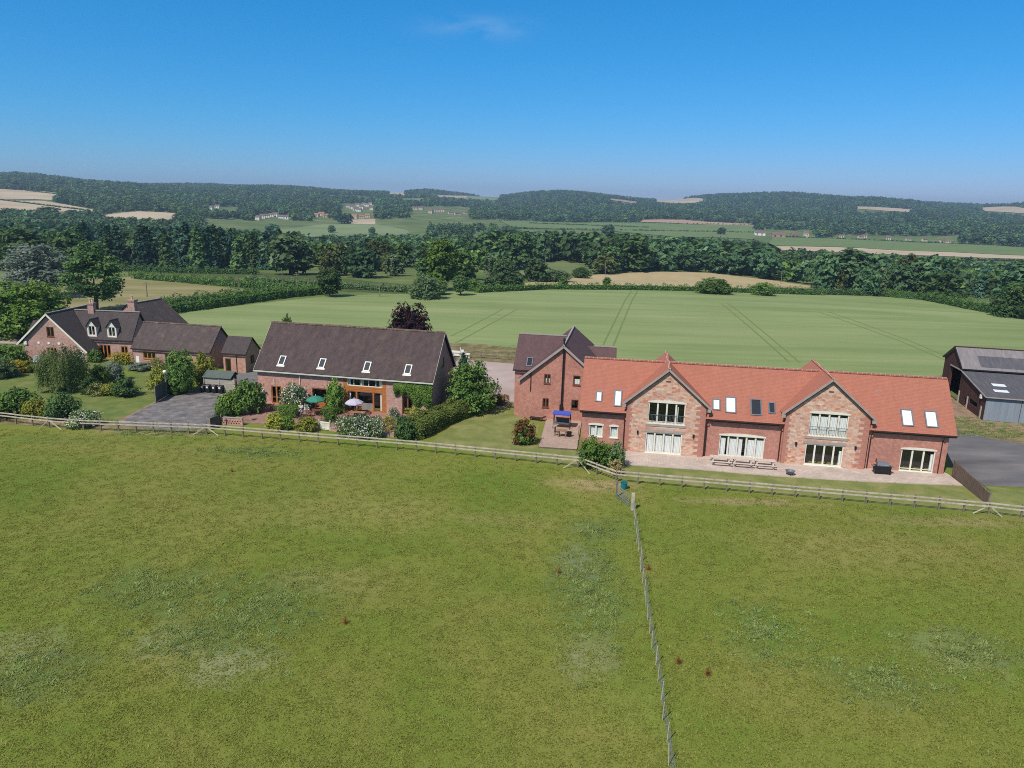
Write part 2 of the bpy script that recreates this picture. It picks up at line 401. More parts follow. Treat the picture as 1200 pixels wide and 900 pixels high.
FIELDS = []                                # plan polygons kept clear of woodland
def lerp_poly(pts, t):
    q = t * (len(pts) - 1); i = min(int(q), len(pts) - 2); a = q - i
    return pts[i] * (1 - a) + pts[i + 1] * a
def field(name, top, bot, mat, off=None, nx=40, ny=24, world=False, keep=True):
    tp = [Vector(p) if world else G(*p) for p in top]; bp = [Vector(p) if world else G(*p) for p in bot]
    for p in tp + bp: p.z = 0
    tp = [lerp_poly(tp, i / (nx - 1)) for i in range(nx)]; bp = [lerp_poly(bp, i / (nx - 1)) for i in range(nx)]
    V = []
    for a, b in zip(bp, tp):
        for j in range(ny):
            p = a.lerp(b, j / (ny - 1)); r = p.length
            z = T(p.x, p.y) + (off if off is not None else .03 + max(0, r - 190) * 6e-4)
            V.append((p.x, p.y, z))
    o = grid_mesh(name, V, nx, ny, mat)
    o.data.flip_normals()
    if o.data.polygons[0].normal.z < 0: o.data.flip_normals()
    if keep:                               # trees also stay back from a far field's near edge, so that it shows
        FIELDS.append([(p.x * (.9 if p.length > 700 else .985), p.y * (.9 if p.length > 700 else .985)) for p in bp] + [(p.x, p.y) for p in tp[::-1]])
    return o
def clearing(x0, y0, x1, y1, pull=.9):      # ground kept free of trees
    q = [G(x0, y1) * pull, G(x1, y1) * pull, G(x1, y0), G(x0, y0)]; FIELDS.append([(p.x, p.y) for p in q])
def sheet(name, px, z, mat, kind='structure'):
    pts = [P(*p) for p in px]
    mb = MB(); mb.face([(p.x, p.y, z) for p in pts], [(p.x, p.y) for p in pts])
    o = mb.build(name, mat); o['kind'] = kind
    if o.data.polygons[0].normal.z < 0: o.data.flip_normals()
    return o
def crop():
    k = NT('green cereal crop'); v = k.pos()
    f = k.noise(k.pos((.012, .09, 1)), 1.0, 7, .65)
    c = k.ramp(f, [(.34, (.172, .222, .082)), (.52, (.216, .264, .106)), (.68, (.255, .29, .13))])
    c = k.mul(c, k.noise(k.pos((.05, .35, 1)), 1.0, 5, .7), .84, 1.16)
    c = k.mul(c, k.noise(v, 2.2, 3, .7), .8, 1.2)
    c = k.mul(c, k.noise(v, .012, 2), .85, 1.15)
    return k.done(c, .95, .08, k.noise(v, 3, 3), .6, .1)
M['crop'] = crop()
def rows(name, c1, c2, scale, ang, soft=.4):
    k = NT(name)
    m = k.n('ShaderNodeMapping', Vector=k.n('ShaderNodeNewGeometry').outputs['Position'], Rotation=(0, 0, R(ang))).outputs[0]
    w = k.n('ShaderNodeTexWave', {'wave_type': 'BANDS', 'bands_direction': 'Y'}, Vector=m, Scale=scale, Distortion=1.0, Detail=2)
    c = k.mix(w.outputs['Fac'], c1, c2)
    c = k.mul(c, k.noise(m, .03, 5, .6), .75, 1.25)
    c = k.mul(c, k.noise(m, .6, 3, .7), .8, 1.2)
    return k.done(c, .95, .08)
M['stubble'] = rows('golden stubble', (.36, .28, .15), (.42, .335, .19), .05, 6)
M['tan'] = ramped('dry tan field', [(.35, (.4, .31, .2)), (.6, (.5, .4, .27))], .01, fine=(.2, .12))
M['tan_dark'] = ramped('reddish tan field', [(.35, (.34, .22, .14)), (.6, (.42, .29, .19))], .01, fine=(.2, .12))
M['meadow'] = ramped('pale meadow', [(.35, (.12, .16, .06)), (.6, (.17, .2, .085))], .012, fine=(.3, .2))
M['meadow_far'] = ramped('far green meadow', [(.35, (.15, .2, .08)), (.6, (.2, .24, .105))], .008, fine=(.2, .12))
M['hay'] = ramped('yellowed hay meadow', [(.35, (.17, .165, .06)), (.5, (.24, .21, .09)), (.65, (.3, .25, .12))], .06, cs=(.3, 1.4, 1), fine=(.4, .25))
M['vine'] = rows('green vine rows', (.05, .075, .025), (.1, .125, .042), .12, -8)
M['vine_far'] = rows('far green crop rows', (.12, .17, .055), (.16, .21, .075), .03, -4)
M['soil'] = plain('reddish soil', (.33, .2, .14), .15, .05, .95, .05)
M['lawn'] = ramped('garden lawn', [(.3, (.095, .135, .03)), (.5, (.13, .165, .042)), (.7, (.19, .19, .068))], .55, fine=(7, .4), bump=.3)
M['lawn_dry'] = ramped('mown dry lawn', [(.3, (.13, .16, .04)), (.5, (.18, .195, .06)), (.7, (.26, .24, .1))], .5, fine=(7, .4), bump=.3)
M['rough'] = ramped('rough dry grass', [(.32, (.09, .1, .035)), (.5, (.19, .15, .07)), (.68, (.3, .22, .125))], .5, detail=8, fine=(4, .45), bump=.5)
M['earth'] = ramped('bare reddish earth', [(.32, (.2, .13, .085)), (.5, (.3, .2, .135)), (.68, (.16, .14, .065))], .5, detail=8, fine=(5, .35))
M['gravel'] = ramped('grey gravel', [(.3, (.1, .092, .094)), (.5, (.165, .15, .148)), (.7, (.25, .23, .22))], .9, fine=(6, .6), bump=.2)
M['tarmac'] = ramped('worn tarmac', [(.3, (.095, .09, .092)), (.5, (.145, .135, .135)), (.7, (.21, .19, .182))], .3, cs=(.4, 1.2, 1), fine=(9, .25))
M['lane'] = ramped('pinkish gravel lane', [(.3, (.33, .25, .22)), (.5, (.39, .305, .275)), (.7, (.44, .36, .33))], .2, fine=(5, .2))
M['paving'] = brick('pale paving slabs', (.5, .41, .35), (.43, .345, .3), (.33, .27, .235), .6, .45, .16, .2)
M['patio'] = brick('brick patio', (.3, .17, .135), (.23, .13, .11), (.22, .16, .13), .4, .3, .3, .3)
M['deck'] = brick('pale deck boards', (.42, .31, .25), (.36, .27, .22), (.17, .12, .1), 4, .16, .25, .2)
M['track'] = plain('bare wheel track', (.155, .2, .072), .3, 2, .95, .05)

# crop field behind the houses
ctop = [(150, 369), (215, 366), (300, 356), (385, 347), (480, 344), (560, 341), (640, 338), (760, 339), (900, 343), (1000, 346), (1080, 350), (1190, 373), (1330, 400)]
cbot = [(150, 402), (240, 404), (330, 404), (440, 404), (540, 406), (620, 409), (700, 420), (800, 430), (900, 440), (1000, 446), (1110, 440), (1200, 442), (1330, 455)]
field('crop_field', ctop, cbot, 'crop', .03, 90, 60)
def tramline(px, w=.36):
    pts = [G(*p) for p in px]; V = []
    n = 40
    for i in range(n):
        p = lerp_poly(pts, i / (n - 1)); q = lerp_poly(pts, min(1, i / (n - 1) + .01)); q0 = lerp_poly(pts, max(0, i / (n - 1) - .01))
        d = (q - q0); d.z = 0; d.normalize(); s = Vector((d.y, -d.x, 0)) * w / 2
        for t in (-1, 1):
            c = p + s * t; V.append((c.x, c.y, T(c.x, c.y) + .045 + max(0, p.length - 190) * 2e-4))
    o = grid_mesh('tramline', V, n, 2, 'track')
    if o.data.polygons[0].normal.z < 0: o.data.flip_normals()
for tl in ([(740, 341), (707, 404)], [(747, 341), (718, 407)], [(845, 356), (893, 396), (924, 424)], [(853, 356), (903, 396), (937, 425)], [(590, 362), (545, 386), (528, 394)], [(607, 362), (560, 388), (534, 402)],
           [(960, 366), (1050, 398), (1098, 418), (1135, 434)], [(972, 366), (1062, 398), (1108, 417), (1148, 434)]):
    tramline(tl)
# other fields
field('stubble_field', [(596, 334), (640, 329), (700, 322), (760, 319), (830, 320), (900, 328), (955, 336)], [(592, 338.5), (640, 337), (700, 337.5), (760, 338), (830, 339.5), (900, 341), (955, 342)], 'stubble')
field('meadow', [(612, 307), (655, 308), (700, 315)], [(600, 322), (650, 323), (695, 321)], 'meadow')
field('hay_field', [(60, 332), (150, 325), (300, 341)], [(40, 362), (170, 360), (300, 349)], 'hay')
field('vineyard', [(150, 317), (300, 319), (470, 333)], [(150, 323), (300, 337), (480, 345)], 'vine')
field('meadow', [(-60, 317), (0, 317), (34, 320)], [(-80, 358), (0, 356), (40, 352)], 'meadow')
field('farm_track', [(70, 302.6), (128, 308.5), (205, 318.2)], [(70, 304), (128, 310), (205, 319.2)], 'tan')
field('bare_field', [(-40, 300), (16, 300)], [(-40, 311), (16, 311)], 'soil')
field('meadow', [(318, 270), (380, 263), (440, 263), (478, 270)], [(316, 279), (380, 284), (450, 280), (482, 277)], 'meadow_far')
field('tan_field', [(430, 278), (480, 278), (560, 288)], [(470, 283), (520, 287), (565, 293)], 'tan_dark')
field('meadow', [(368, 290), (432, 292)], [(368, 298), (432, 298)], 'meadow_far')
field('vineyard', [(585, 259), (700, 261), (800, 263), (885, 265)], [(600, 266), (700, 270), (800, 278), (885, 281)], 'vine_far')
field('tan_field', [(750, 258), (800, 258), (885, 263)], [(750, 260.5), (800, 262.5), (885, 265)], 'tan_dark')
field('tan_field', [(405, 258), (440, 257)], [(412, 263), (440, 263)], 'tan')
field('green_field', [(906, 278), (1010, 280), (1210, 291)], [(900, 288), (1010, 291), (1210, 300)], 'vine_far')
field('tan_field', [(885, 288.3), (1010, 291.3), (1210, 300.3)], [(890, 293), (1010, 297), (1210, 304)], 'tan')
field('tan_field', [(-10, 221), (40, 224), (72, 227)], [(-10, 234), (40, 234), (62, 235)], 'tan')
field('tan_field', [(-10, 235), (50, 236), (112, 246)], [(-10, 249), (50, 248), (108, 249)], 'tan')
field('tan_field', [(118, 252), (160, 248), (215, 251)], [(124, 257), (160, 259), (200, 259)], 'tan')
field('tan_field', [(715, 233), (748, 237)], [(715, 235), (745, 239)], 'tan_dark')
field('tan_field', [(768, 234), (826, 234)], [(768, 237), (820, 238)], 'tan')
field('tan_field', [(1003, 242.5), (1070, 246)], [(1003, 245), (1065, 249)], 'tan')
field('tan_field', [(1148, 243.5), (1210, 246)], [(1152, 248), (1210, 251)], 'tan')
field('tan_field', [(455, 225.5), (475, 225.5)], [(455, 229), (475, 229.5)], 'tan')
field('tan_field', [(510, 229), (548, 230)], [(512, 232), (545, 233.5)], 'tan')
field('meadow', [(545, 230), (590, 231)], [(540, 234), (585, 235)], 'meadow_far')
field('meadow', [(470, 233), (500, 233)], [(470, 236), (495, 236)], 'meadow_far')
field('meadow', [(1096, 349), (1174, 351)], [(1120, 357), (1176, 361)], 'meadow')
clearing(398, 239, 440, 258); clearing(298, 252, 340, 260); clearing(366, 252, 386, 256); clearing(480, 243, 552, 253); clearing(975, 276, 1125, 286, .96); clearing(880, 270, 955, 279, .96); clearing(242, 242, 282, 248); clearing(754, 296, 768, 306, .93)
# near sheets, each 4 mm above the last
sheet('garden_lawn', [(-60, 440), (0, 436), (70, 438), (110, 455), (205, 420), (212, 466), (150, 492), (140, 497), (0, 490), (-60, 484)], .006, 'lawn')
sheet('side_lawn', [(560, 478), (583, 478), (605, 486), (632, 497), (628, 522), (683, 527), (681, 548), (640, 542), (500, 522)], .006, 'lawn_dry')
sheet('verge_lawn', [(682, 512), (730, 518), (732, 540), (1128, 566), (1240, 580), (1240, 609), (1160, 602), (724, 562), (680, 547)], .006, 'lawn_dry')
sheet('gravel_drive', [(138, 498), (150, 489), (204, 460), (236, 457), (262, 458), (262, 470), (256, 503), (200, 504)], .014, 'gravel')
sheet('lane', [(515, 424), (540, 421), (610, 426), (604, 440), (606, 480), (582, 478), (577, 462), (545, 440), (518, 438)], .010, 'lane')
sheet('rough_verge', [(522, 402), (560, 403), (612, 409), (610, 427), (540, 421), (522, 424)], .035, 'rough')
sheet('lane', [(-60, 392), (28, 394), (24, 403), (-60, 401)], .010, 'lane')
sheet('brick_terrace', [(278, 471), (310, 467), (470, 484), (495, 489), (486, 512), (440, 506), (284, 495)], .018, 'patio')
sheet('rough_verge', [(1060, 470), (1122, 480), (1240, 496), (1240, 526), (1160, 514), (1118, 504), (1060, 496)], .010, 'rough')
sheet('earth_yard', [(1060, 455), (1110, 462), (1155, 490), (1240, 498), (1240, 508), (1160, 504), (1120, 490), (1060, 480)], .014, 'earth')
sheet('tarmac_yard', [(1100, 500), (1122, 504), (1160, 514), (1240, 526), (1240, 574), (1140, 568), (1116, 553)], .018, 'tarmac')
sheet('bare_verge', [(140, 492), (206, 458), (206, 468), (158, 492), (138, 500)], .010, 'earth')
sheet('rough_verge', [(-60, 484), (0, 488), (243, 503), (243, 511), (140, 505), (0, 497), (-60, 494)], .010, 'rough')
# ------------------------------------------------------------------ vegetation
def leaf_mesh(name, C, N, S, tone, mats, aspect=.7, mi=None):
    n = len(C)
    N = N / np.maximum(np.linalg.norm(N, axis=1, keepdims=True), 1e-6)
    a = np.cross(N, rng.normal(size=(n, 3))); a /= np.maximum(np.linalg.norm(a, axis=1, keepdims=True), 1e-6)
    b = np.cross(N, a); S = S[:, None]
    k = rng.uniform(.15, .45, (n, 1))
    V = np.stack([C - a * S * .5 - b * S * aspect * k, C + b * S * aspect * .5 * 0 - b * S * aspect * .5, C + a * S * .5 + b * S * aspect * .1, C + b * S * aspect * .5 - a * S * .1], 1).reshape(-1, 3)
    me = bpy.data.meshes.new(name)
    me.vertices.add(n * 4); me.vertices.foreach_set('co', V.astype(np.float32).ravel())
    me.loops.add(n * 4); me.loops.foreach_set('vertex_index', np.arange(n * 4, dtype=np.int32))
    me.polygons.add(n); me.polygons.foreach_set('loop_start', np.arange(0, n * 4, 4, dtype=np.int32))
    for m in mats: me.materials.append(M[m])
    if mi is not None: me.polygons.foreach_set('material_index', mi.astype(np.int32))
    at = me.attributes.new('tone', 'FLOAT', 'FACE'); at.data.foreach_set('value', np.clip(tone, 0, 1).astype(np.float32))
    me.update(calc_edges=True); me.validate()
    return me

def clumps(lobes, ncl, per, cr, ls, shell=.72, flower=0, droop=0, mats=('leaf_mid',), name='crown', flat=.75):
    L = np.array(lobes, float); w = (L[:, 3] * L[:, 4] * L[:, 5]) ** .6; w /= w.sum()
    li = rng.choice(len(L), ncl, p=w)
    d = rng.normal(size=(ncl, 3)); d /= np.linalg.norm(d, axis=1, keepdims=True)
    rad = shell + (1 - shell) * rng.random((ncl, 1)) ** .7
    rad = np.where(rng.random((ncl, 1)) < .16, rad * .6, rad)
    cc = L[li, :3] + d * L[li, 3:6] * rad
    ct = .5 + .22 * rng.normal(size=ncl) + .1 * rng.normal(size=len(L))[li]
    C = np.repeat(cc, per, 0); D = np.repeat(d, per, 0); t = np.repeat(ct, per)
    g = rng.normal(size=C.shape) * cr * np.repeat(rng.uniform(.6, 1.35, (ncl, 1)), per, 0); g[:, 2] *= flat
    C = C + g
    if droop: C[:, 2] -= droop * rng.random(len(C)) ** 1.5 * np.linalg.norm(C[:, :2], axis=1)
    N = D * .85 + rng.normal(size=C.shape) * .42 + np.array([0, 0, .55])
    S = ls * rng.uniform(.6, 1.45, len(C)); t = t + .13 * rng.normal(size=len(C))
    ok = C[:, 2] > .01
    C, N, S, t, D = C[ok], N[ok], S[ok], t[ok], D[ok]
    mi = None
    if flower:
        mi = (rng.random(len(C)) < flower).astype(int); S = np.where(mi == 1, S * .85, S)
    return leaf_mesh(name, C, N, S, t, mats, mi=mi)

def trunk_mesh(h, r, limbs, name='trunk', n=7):
    mb = MB(); z = [0, h * .15, h * .5, h]
    wob = [(0, 0), (.1 * r, .2 * r), (.5 * r, -.4 * r), (0, 0)]
    mb.tube([(a, b, q) for (a, b), q in zip(wob, z)], [r * 1.35, r, r * .85, r * .6], n)
    for l in limbs:
        e = Vector(l[:3]); s = Vector((0, 0, h * random.uniform(.6, .98))); m = s.lerp(e, .5) + Vector((0, 0, -.04 * (e - s).length))
        mb.tube([s, m, e], [r * .5, r * .32, r * .1], 5)
    me_o = mb.build(name, 'bark', None, True); me = me_o.data
    bpy.data.objects.remove(me_o); return me

def round_lobes(n, rx, z0, z1, rs=.4, top=1.0):
    out = []
    for i in range(n):
        t = (i + .5) / n; z = z0 + (z1 - z0) * t
        prof = math.sin(math.pi * (.18 + .74 * t)) ** .8
        a = i * 2.399 + random.uniform(-.4, .4); q = rx * prof * random.uniform(.35, .75)
        s = rs * random.uniform(.75, 1.2) * (1 - .35 * t)
        out.append((q * math.cos(a), q * math.sin(a), z, s * rx * 1.25, s * rx * 1.25, s * rx * 1.0))
    return out

G_ = (.02, .042, .013)
M['leaf_mid'] = leafm('mid green leaves', (0.0629, 0.121, 0.0294), (0.118, 0.206, 0.0503), (0.198, 0.294, 0.0755))
M['leaf_dark'] = leafm('dark green leaves', (0.0493, 0.0997, 0.0376), (0.093, 0.164, 0.0562), (0.164, 0.248, 0.0797))
M['leaf_wood'] = leafm('woodland leaves', (0.0537, 0.116, 0.0604), (0.0986, 0.19, 0.0857), (0.169, 0.28, 0.126), var=.45, patch=(.075, .11, .04))
M['leaf_pale'] = leafm('pale green leaves', (000.0807, 000.133, 000.0565), (000.142, 000.212, 000.0907), (000.212, 000.282, 000.138))
M['leaf_yellow'] = leafm('yellow green leaves', (000.155, 000.187, 000.0354), (000.275, 000.298, 000.053), (000.442, 000.419, 000.0773))
M['leaf_hedge'] = leafm('clipped hedge leaves', (00.1, 00.142, 00.0333), (00.191, 00.242, 00.0567), (00.3, 00.334, 00.0918))
M['leaf_willow'] = leafm('willow leaves', (.085, .125, .035), (.15, .205, .065), (.24, .3, .115), .5, .05)
M['leaf_olive'] = leafm('olive green leaves', (0.069, 0.0862, 0.0287), (0.115, 0.138, 0.046), (0.172, 0.196, 0.0747))
M['leaf_gold'] = leafm('golden leaves', (0.26, 0.195, 0.026), (0.442, 0.351, 0.039), (0.585, 0.481, 0.078), var=.15)
M['leaf_silver'] = leafm('silver grey leaves', (000.147, 000.19, 000.147), (000.254, 000.307, 000.244), (000.38, 000.423, 000.35), .5, .05)
M['leaf_purple'] = leafm('purple leaves', (00.0209, 00.012, 00.0164), (00.0448, 00.0239, 00.0299), (00.0747, 00.0389, 00.0419))
M['leaf_conifer'] = leafm('conifer needles', (0.0272, 0.0701, 0.0472), (0.0528, 0.113, 0.0685), (0.0935, 0.165, 0.0963), .15, .4)
M['leaf_fresh'] = leafm('fresh green leaves', (000.0805, 000.161, 000.0301), (000.151, 000.251, 000.0503), (000.241, 000.343, 000.0805))
M['leaf_red'] = leafm('reddish leaves', (0.072, 0.06, 0.018), (0.168, 0.096, 0.03), (0.24, 0.12, 0.048))
M['flower_white'] = leafm('white petals', (.6, .55, .5), (.72, .68, .6), (.8, .78, .72), .2, .08)
M['flower_pink'] = leafm('pink petals', (.5, .2, .24), (.6, .36, .36), (.7, .5, .45), .2, .1)
M['flower_mixed'] = leafm('mixed border petals', (.5, .3, .08), (.6, .45, .2), (.62, .3, .35), .2, .3)
M['straw'] = leafm('dry stems', (.2, .16, .06), (.32, .26, .11), (.42, .36, .18), .2, .2)
M['dock'] = leafm('rust red seed heads', (.14, .035, .015), (.22, .06, .025), (.28, .09, .04), .2, .15)

TT = {}
def tmpl(key, crown, trunk=None): TT[key] = (crown, trunk)
def limb_of(lobes, k): return [(a[0] * .7, a[1] * .7, a[2] * .95) for a in lobes[:k]]
for i in range(5):                          # woodland trees, height 1
    lb = round_lobes(13 + i, .36 + .03 * (i % 3), .2, .84, .48)
    tmpl(f'wood{i}', clumps(lb, 260, 7, .035, .092, mats=('leaf_wood',)), trunk_mesh(.45, .022, limb_of(lb, 4), n=5))
for i in range(2):                          # conifers
    lb = [(0, 0, .12 + .8 * t, .2 * (1 - t) ** .8 + .03, .2 * (1 - t) ** .8 + .03, .075) for t in np.linspace(0, 1, 13)]
    tmpl(f'conifer{i}', clumps(lb, 280, 6, .024, .072, droop=.3, mats=('leaf_conifer',), flat=.5), trunk_mesh(.6, .016, [], n=5))
lb = round_lobes(16, .33, .26, .88, .42)
tmpl('oval', clumps(lb, 700, 9, .026, .05, mats=('leaf_mid',)), trunk_mesh(.4, .026, limb_of(lb, 6)))
lb = round_lobes(18, .46, .3, .86, .38)
tmpl('near', clumps(lb, 900, 11, .026, .034, mats=('leaf_mid',)), trunk_mesh(.42, .024, limb_of(lb, 7)))
lb = round_lobes(26, .44, .27, .86, .23); lb += [(.02, .0, .93, .1, .1, .08), (-.06, .03, .97, .05, .05, .05)]
tmpl('open', clumps(lb, 620, 10, .026, .034, .5, mats=('leaf_mid',)), trunk_mesh(.42, .024, limb_of(lb, 12)))
lb = round_lobes(20, .44, .2, .88, .3)
tmpl('feathery', clumps(lb, 760, 10, .03, .036, .5, mats=('leaf_silver',)), trunk_mesh(.4, .02, limb_of(lb, 10)))
lb = round_lobes(20, .5, .14, .8, .46)
tmpl('bushy', clumps(lb, 1050, 11, .027, .041, mats=('leaf_mid',)), trunk_mesh(.3, .03, limb_of(lb, 6)))
# weeping dome, height 1, hanging curtain of leaves
def weeping():
    n = 12000; a = rng.random(n) * 6.283; strand = np.round(a * 22) / 22 + rng.normal(size=n) * .025
    u = rng.random(n) ** .8; hang = rng.random(n)
    r0 = .2 + .42 * np.sqrt(rng.random(n)); r0 = np.where(rng.random(n) < .75, .5 + .05 * rng.normal(size=n), r0) * (1 + .12 * np.sin(strand * 5))
    top = .97 - .95 * np.clip(r0, 0, .62) ** 2 + .05 * np.sin(strand * 9)
    low = .1 + .06 * np.sin(strand * 7 + 1)
    z = low + (top - low) * hang
    C = np.stack([r0 * np.cos(strand), r0 * np.sin(strand), z], 1) + rng.normal(size=(n, 3)) * .014
    N = np.stack([np.cos(strand), np.sin(strand), .75 * np.ones(n)], 1) + rng.normal(size=(n, 3)) * .4
    t = .5 + .28 * np.sin(strand * 23) + .15 * rng.normal(size=n)
    return leaf_mesh('crown', C, N, .04 * rng.uniform(.7, 1.5, n), t, ('leaf_pale',), aspect=.5)
tmpl('weeping', weeping(), trunk_mesh(.6, .035, [(.25, .1, .8), (-.25, .1, .82), (.05, -.25, .8), (0, .25, .85)]))
# shrubs: height 1, radius about .55
lb = round_lobes(12, .5, .14, .72, .5)
tmpl('shrub', clumps(lb, 460, 9, .045, .066, mats=('leaf_mid',), name='foliage'))
lb = round_lobes(16, .55, .1, .78, .34)
tmpl('loose', clumps(lb, 380, 8, .055, .07, .45, mats=('leaf_mid',), name='foliage'))
lb = round_lobes(13, .5, .12, .74, .46)
tmpl('rose', clumps(lb, 460, 9, .045, .055, flower=.32, mats=('leaf_dark', 'flower_white'), name='foliage'))
lb = round_lobes(14, .55, .1, .6, .34)
tmpl('flowers', clumps(lb, 330, 8, .055, .05, .4, flower=.3, mats=('leaf_mid', 'flower_mixed'), name='foliage'))
lb = [(0, 0, .5, .5, .5, .49)]
tmpl('ball', clumps(lb, 520, 8, .03, .045, .93, mats=('leaf_yellow',), name='foliage'))
def spiky():
    n = 900; a = rng.random(n) * 6.283; e = rng.random(n); L = rng.random(n)
    r = .55 * e * L; z = (1 - .5 * e) * L
    C = np.stack([r * np.cos(a), r * np.sin(a), z], 1); N = np.stack([np.cos(a), np.sin(a), .3 + 0 * a], 1) + .5 * rng.normal(size=(n, 3))
    return leaf_mesh('foliage', C, N, .07 * rng.uniform(.6, 1.4, n), .5 + .25 * rng.normal(size=n), ('leaf_mid',), .4)
tmpl('spiky', spiky())

_ext = {}
def extent(key):                            # true width and height of a plant of unit size
    if key not in _ext:
        me = TT[key][0]; c = np.empty(len(me.vertices) * 3, np.float32); me.vertices.foreach_get('co', c); c = c.reshape(-1, 3)
        _ext[key] = (float(np.percentile(np.abs(c[:, 0]), 98.5) + np.percentile(np.abs(c[:, 1]), 98.5)), float(np.percentile(c[:, 2], 99.7)))
    return _ext[key]
def plant(kind, key, label, cat, loc, h, w=None, leaf=None, group=None, rot=None, leaf2=None):
    """an Empty at the foot, carrying crown and trunk (trees) or foliage (shrubs)"""
    crown, trunk = TT[key]
    bw_, bh_ = extent(key); h = h / bh_
    sx = (w / bw_) if w else h
    rz = random.uniform(0, 6.28) if rot is None else rot
    if trunk is None:
        o = link(kind, crown); o.location = loc; o.rotation_euler = (0, 0, rz); tag(o, label, cat, group); kids = [o]
    else:
        o = thing(kind, label, cat, loc, rz, group); kids = [link('crown', crown, o), link('trunk', trunk, o)]
    o.scale = (sx, sx * random.uniform(.92, 1.08), h)
    if leaf:
        s = kids[0].material_slots[0]; s.link = 'OBJECT'; s.material = M[leaf]
    if leaf2:
        s = kids[0].material_slots[1]; s.link = 'OBJECT'; s.material = M[leaf2]
    return o

def sized(px, yb, yt, wpx, Y=None):
    """foot on the ground at the photo's foot point; height and width from its extent there"""
    p = G(px, yb) if Y is None else None
    if Y is not None:
        p = at_depth(px, 300, Y); p.z = T(p.x, Y)
    d = math.hypot(p.x, p.y); q = at_depth(px, yt, p.y)
    rng_ = math.hypot(d, CH - p.z)
    return p, q.z - p.z, wpx * rng_ / math.hypot(F, px - 600) * 1.0

def at(kind, key, label, cat, px, yb, yt, wpx, leaf=None, group=None, Y=None, leaf2=None):
    p, h, w = sized(px, yb, yt, wpx, Y)
    return plant(kind, key, label, cat, p, h, w, leaf, group, leaf2=leaf2)

def hedge(name, label, cat, pts, wid, hgt, n, ls, leaf='leaf_mid', group=None, zf=None, jag=.12, core=True, kind=None):
    """clipped hedge along a ground line: leaves over a solid inner core, rounded shoulders"""
    pts = [Vector((p[0], p[1], 0)) for p in pts]
    seg = [(b - a).length for a, b in zip(pts, pts[1:])]; tot = sum(seg); cum = np.concatenate([[0], np.cumsum(seg)])
    s = rng.random(n) * (tot + wid) - wid / 2
    k = np.clip(np.searchsorted(cum, s) - 1, 0, len(seg) - 1)
    A = np.array([p.to_tuple() for p in pts]); dv = (A[1:] - A[:-1]) / np.array(seg)[:, None]
    base = A[k] + dv[k] * (s - cum[k])[:, None]; side = np.stack([dv[k][:, 1], -dv[k][:, 0], 0 * s], 1)
    ang = rng.random(n) * math.pi; e = 4.0
    cx = np.sign(np.cos(ang)) * np.abs(np.cos(ang)) ** (2 / e); cz = np.abs(np.sin(ang)) ** (2 / e)
    low = rng.random(n) < .5; cz = np.where(low & (np.abs(cx) > .6), rng.random(n) * .85, cz)
    wob = 1 + jag * (np.sin(s * 1.7 / max(hgt, .5)) + np.sin(s * 4.1 / max(hgt, .5) + 2)) * .5
    endf = np.clip(np.minimum(s + wid / 2, tot + wid / 2 - s) / (wid * .35), 0.0, 1); shr = .55 + .45 * np.sqrt(endf)
    C = base + side * (cx * wid / 2 * wob * shr)[:, None]; C[:, 2] = hgt * cz * wob * (.6 + .4 * shr)
    C += rng.normal(size=C.shape) * ls * .55
    N = side * cx[:, None] + np.stack([0 * s, 0 * s, cz], 1) + .5 * rng.normal(size=C.shape) + dv[k] * np.sign(s - tot / 2)[:, None] * (endf < .7)[:, None]
    tone = .5 + .18 * np.sin(s * 2.3) * np.sin(s * .9 + cz * 3) + .2 * rng.normal(size=n)
    z = Tn(C[:, 0], C[:, 1]) if zf is None else 0
    C[:, 2] = np.maximum(C[:, 2], .03) + z
    me = leaf_mesh(name, C, N, ls * rng.uniform(.6, 1.5, n), tone, (leaf,))
    o0 = C.mean(0); o0[2] = C[:, 2].min()
    me.transform(Matrix.Translation(Vector(-o0)))
    if not core:
        o = link(name, me); o.location = o0; tag(o, label, cat, group, kind); return o
    o = thing(name, label, cat, o0, 0, group); link('foliage', me, o)
    mb = MB()
    for a, b in zip(pts, pts[1:]):
        m = max(1, int((b - a).length / 8))
        for i in range(m):
            p, q = a.lerp(b, i / m), a.lerp(b, (i + 1) / m); hz = hgt * .82
            p = Vector((p.x, p.y, (T(p.x, p.y) if zf is None else 0) + hz / 2)); q = Vector((q.x, q.y, (T(q.x, q.y) if zf is None else 0) + hz / 2))
            mb.beam(p - Vector(o0), q - Vector(o0), wid * .74, hz)
    mb.build('branches', M['leaf_dark'], o)
    return o

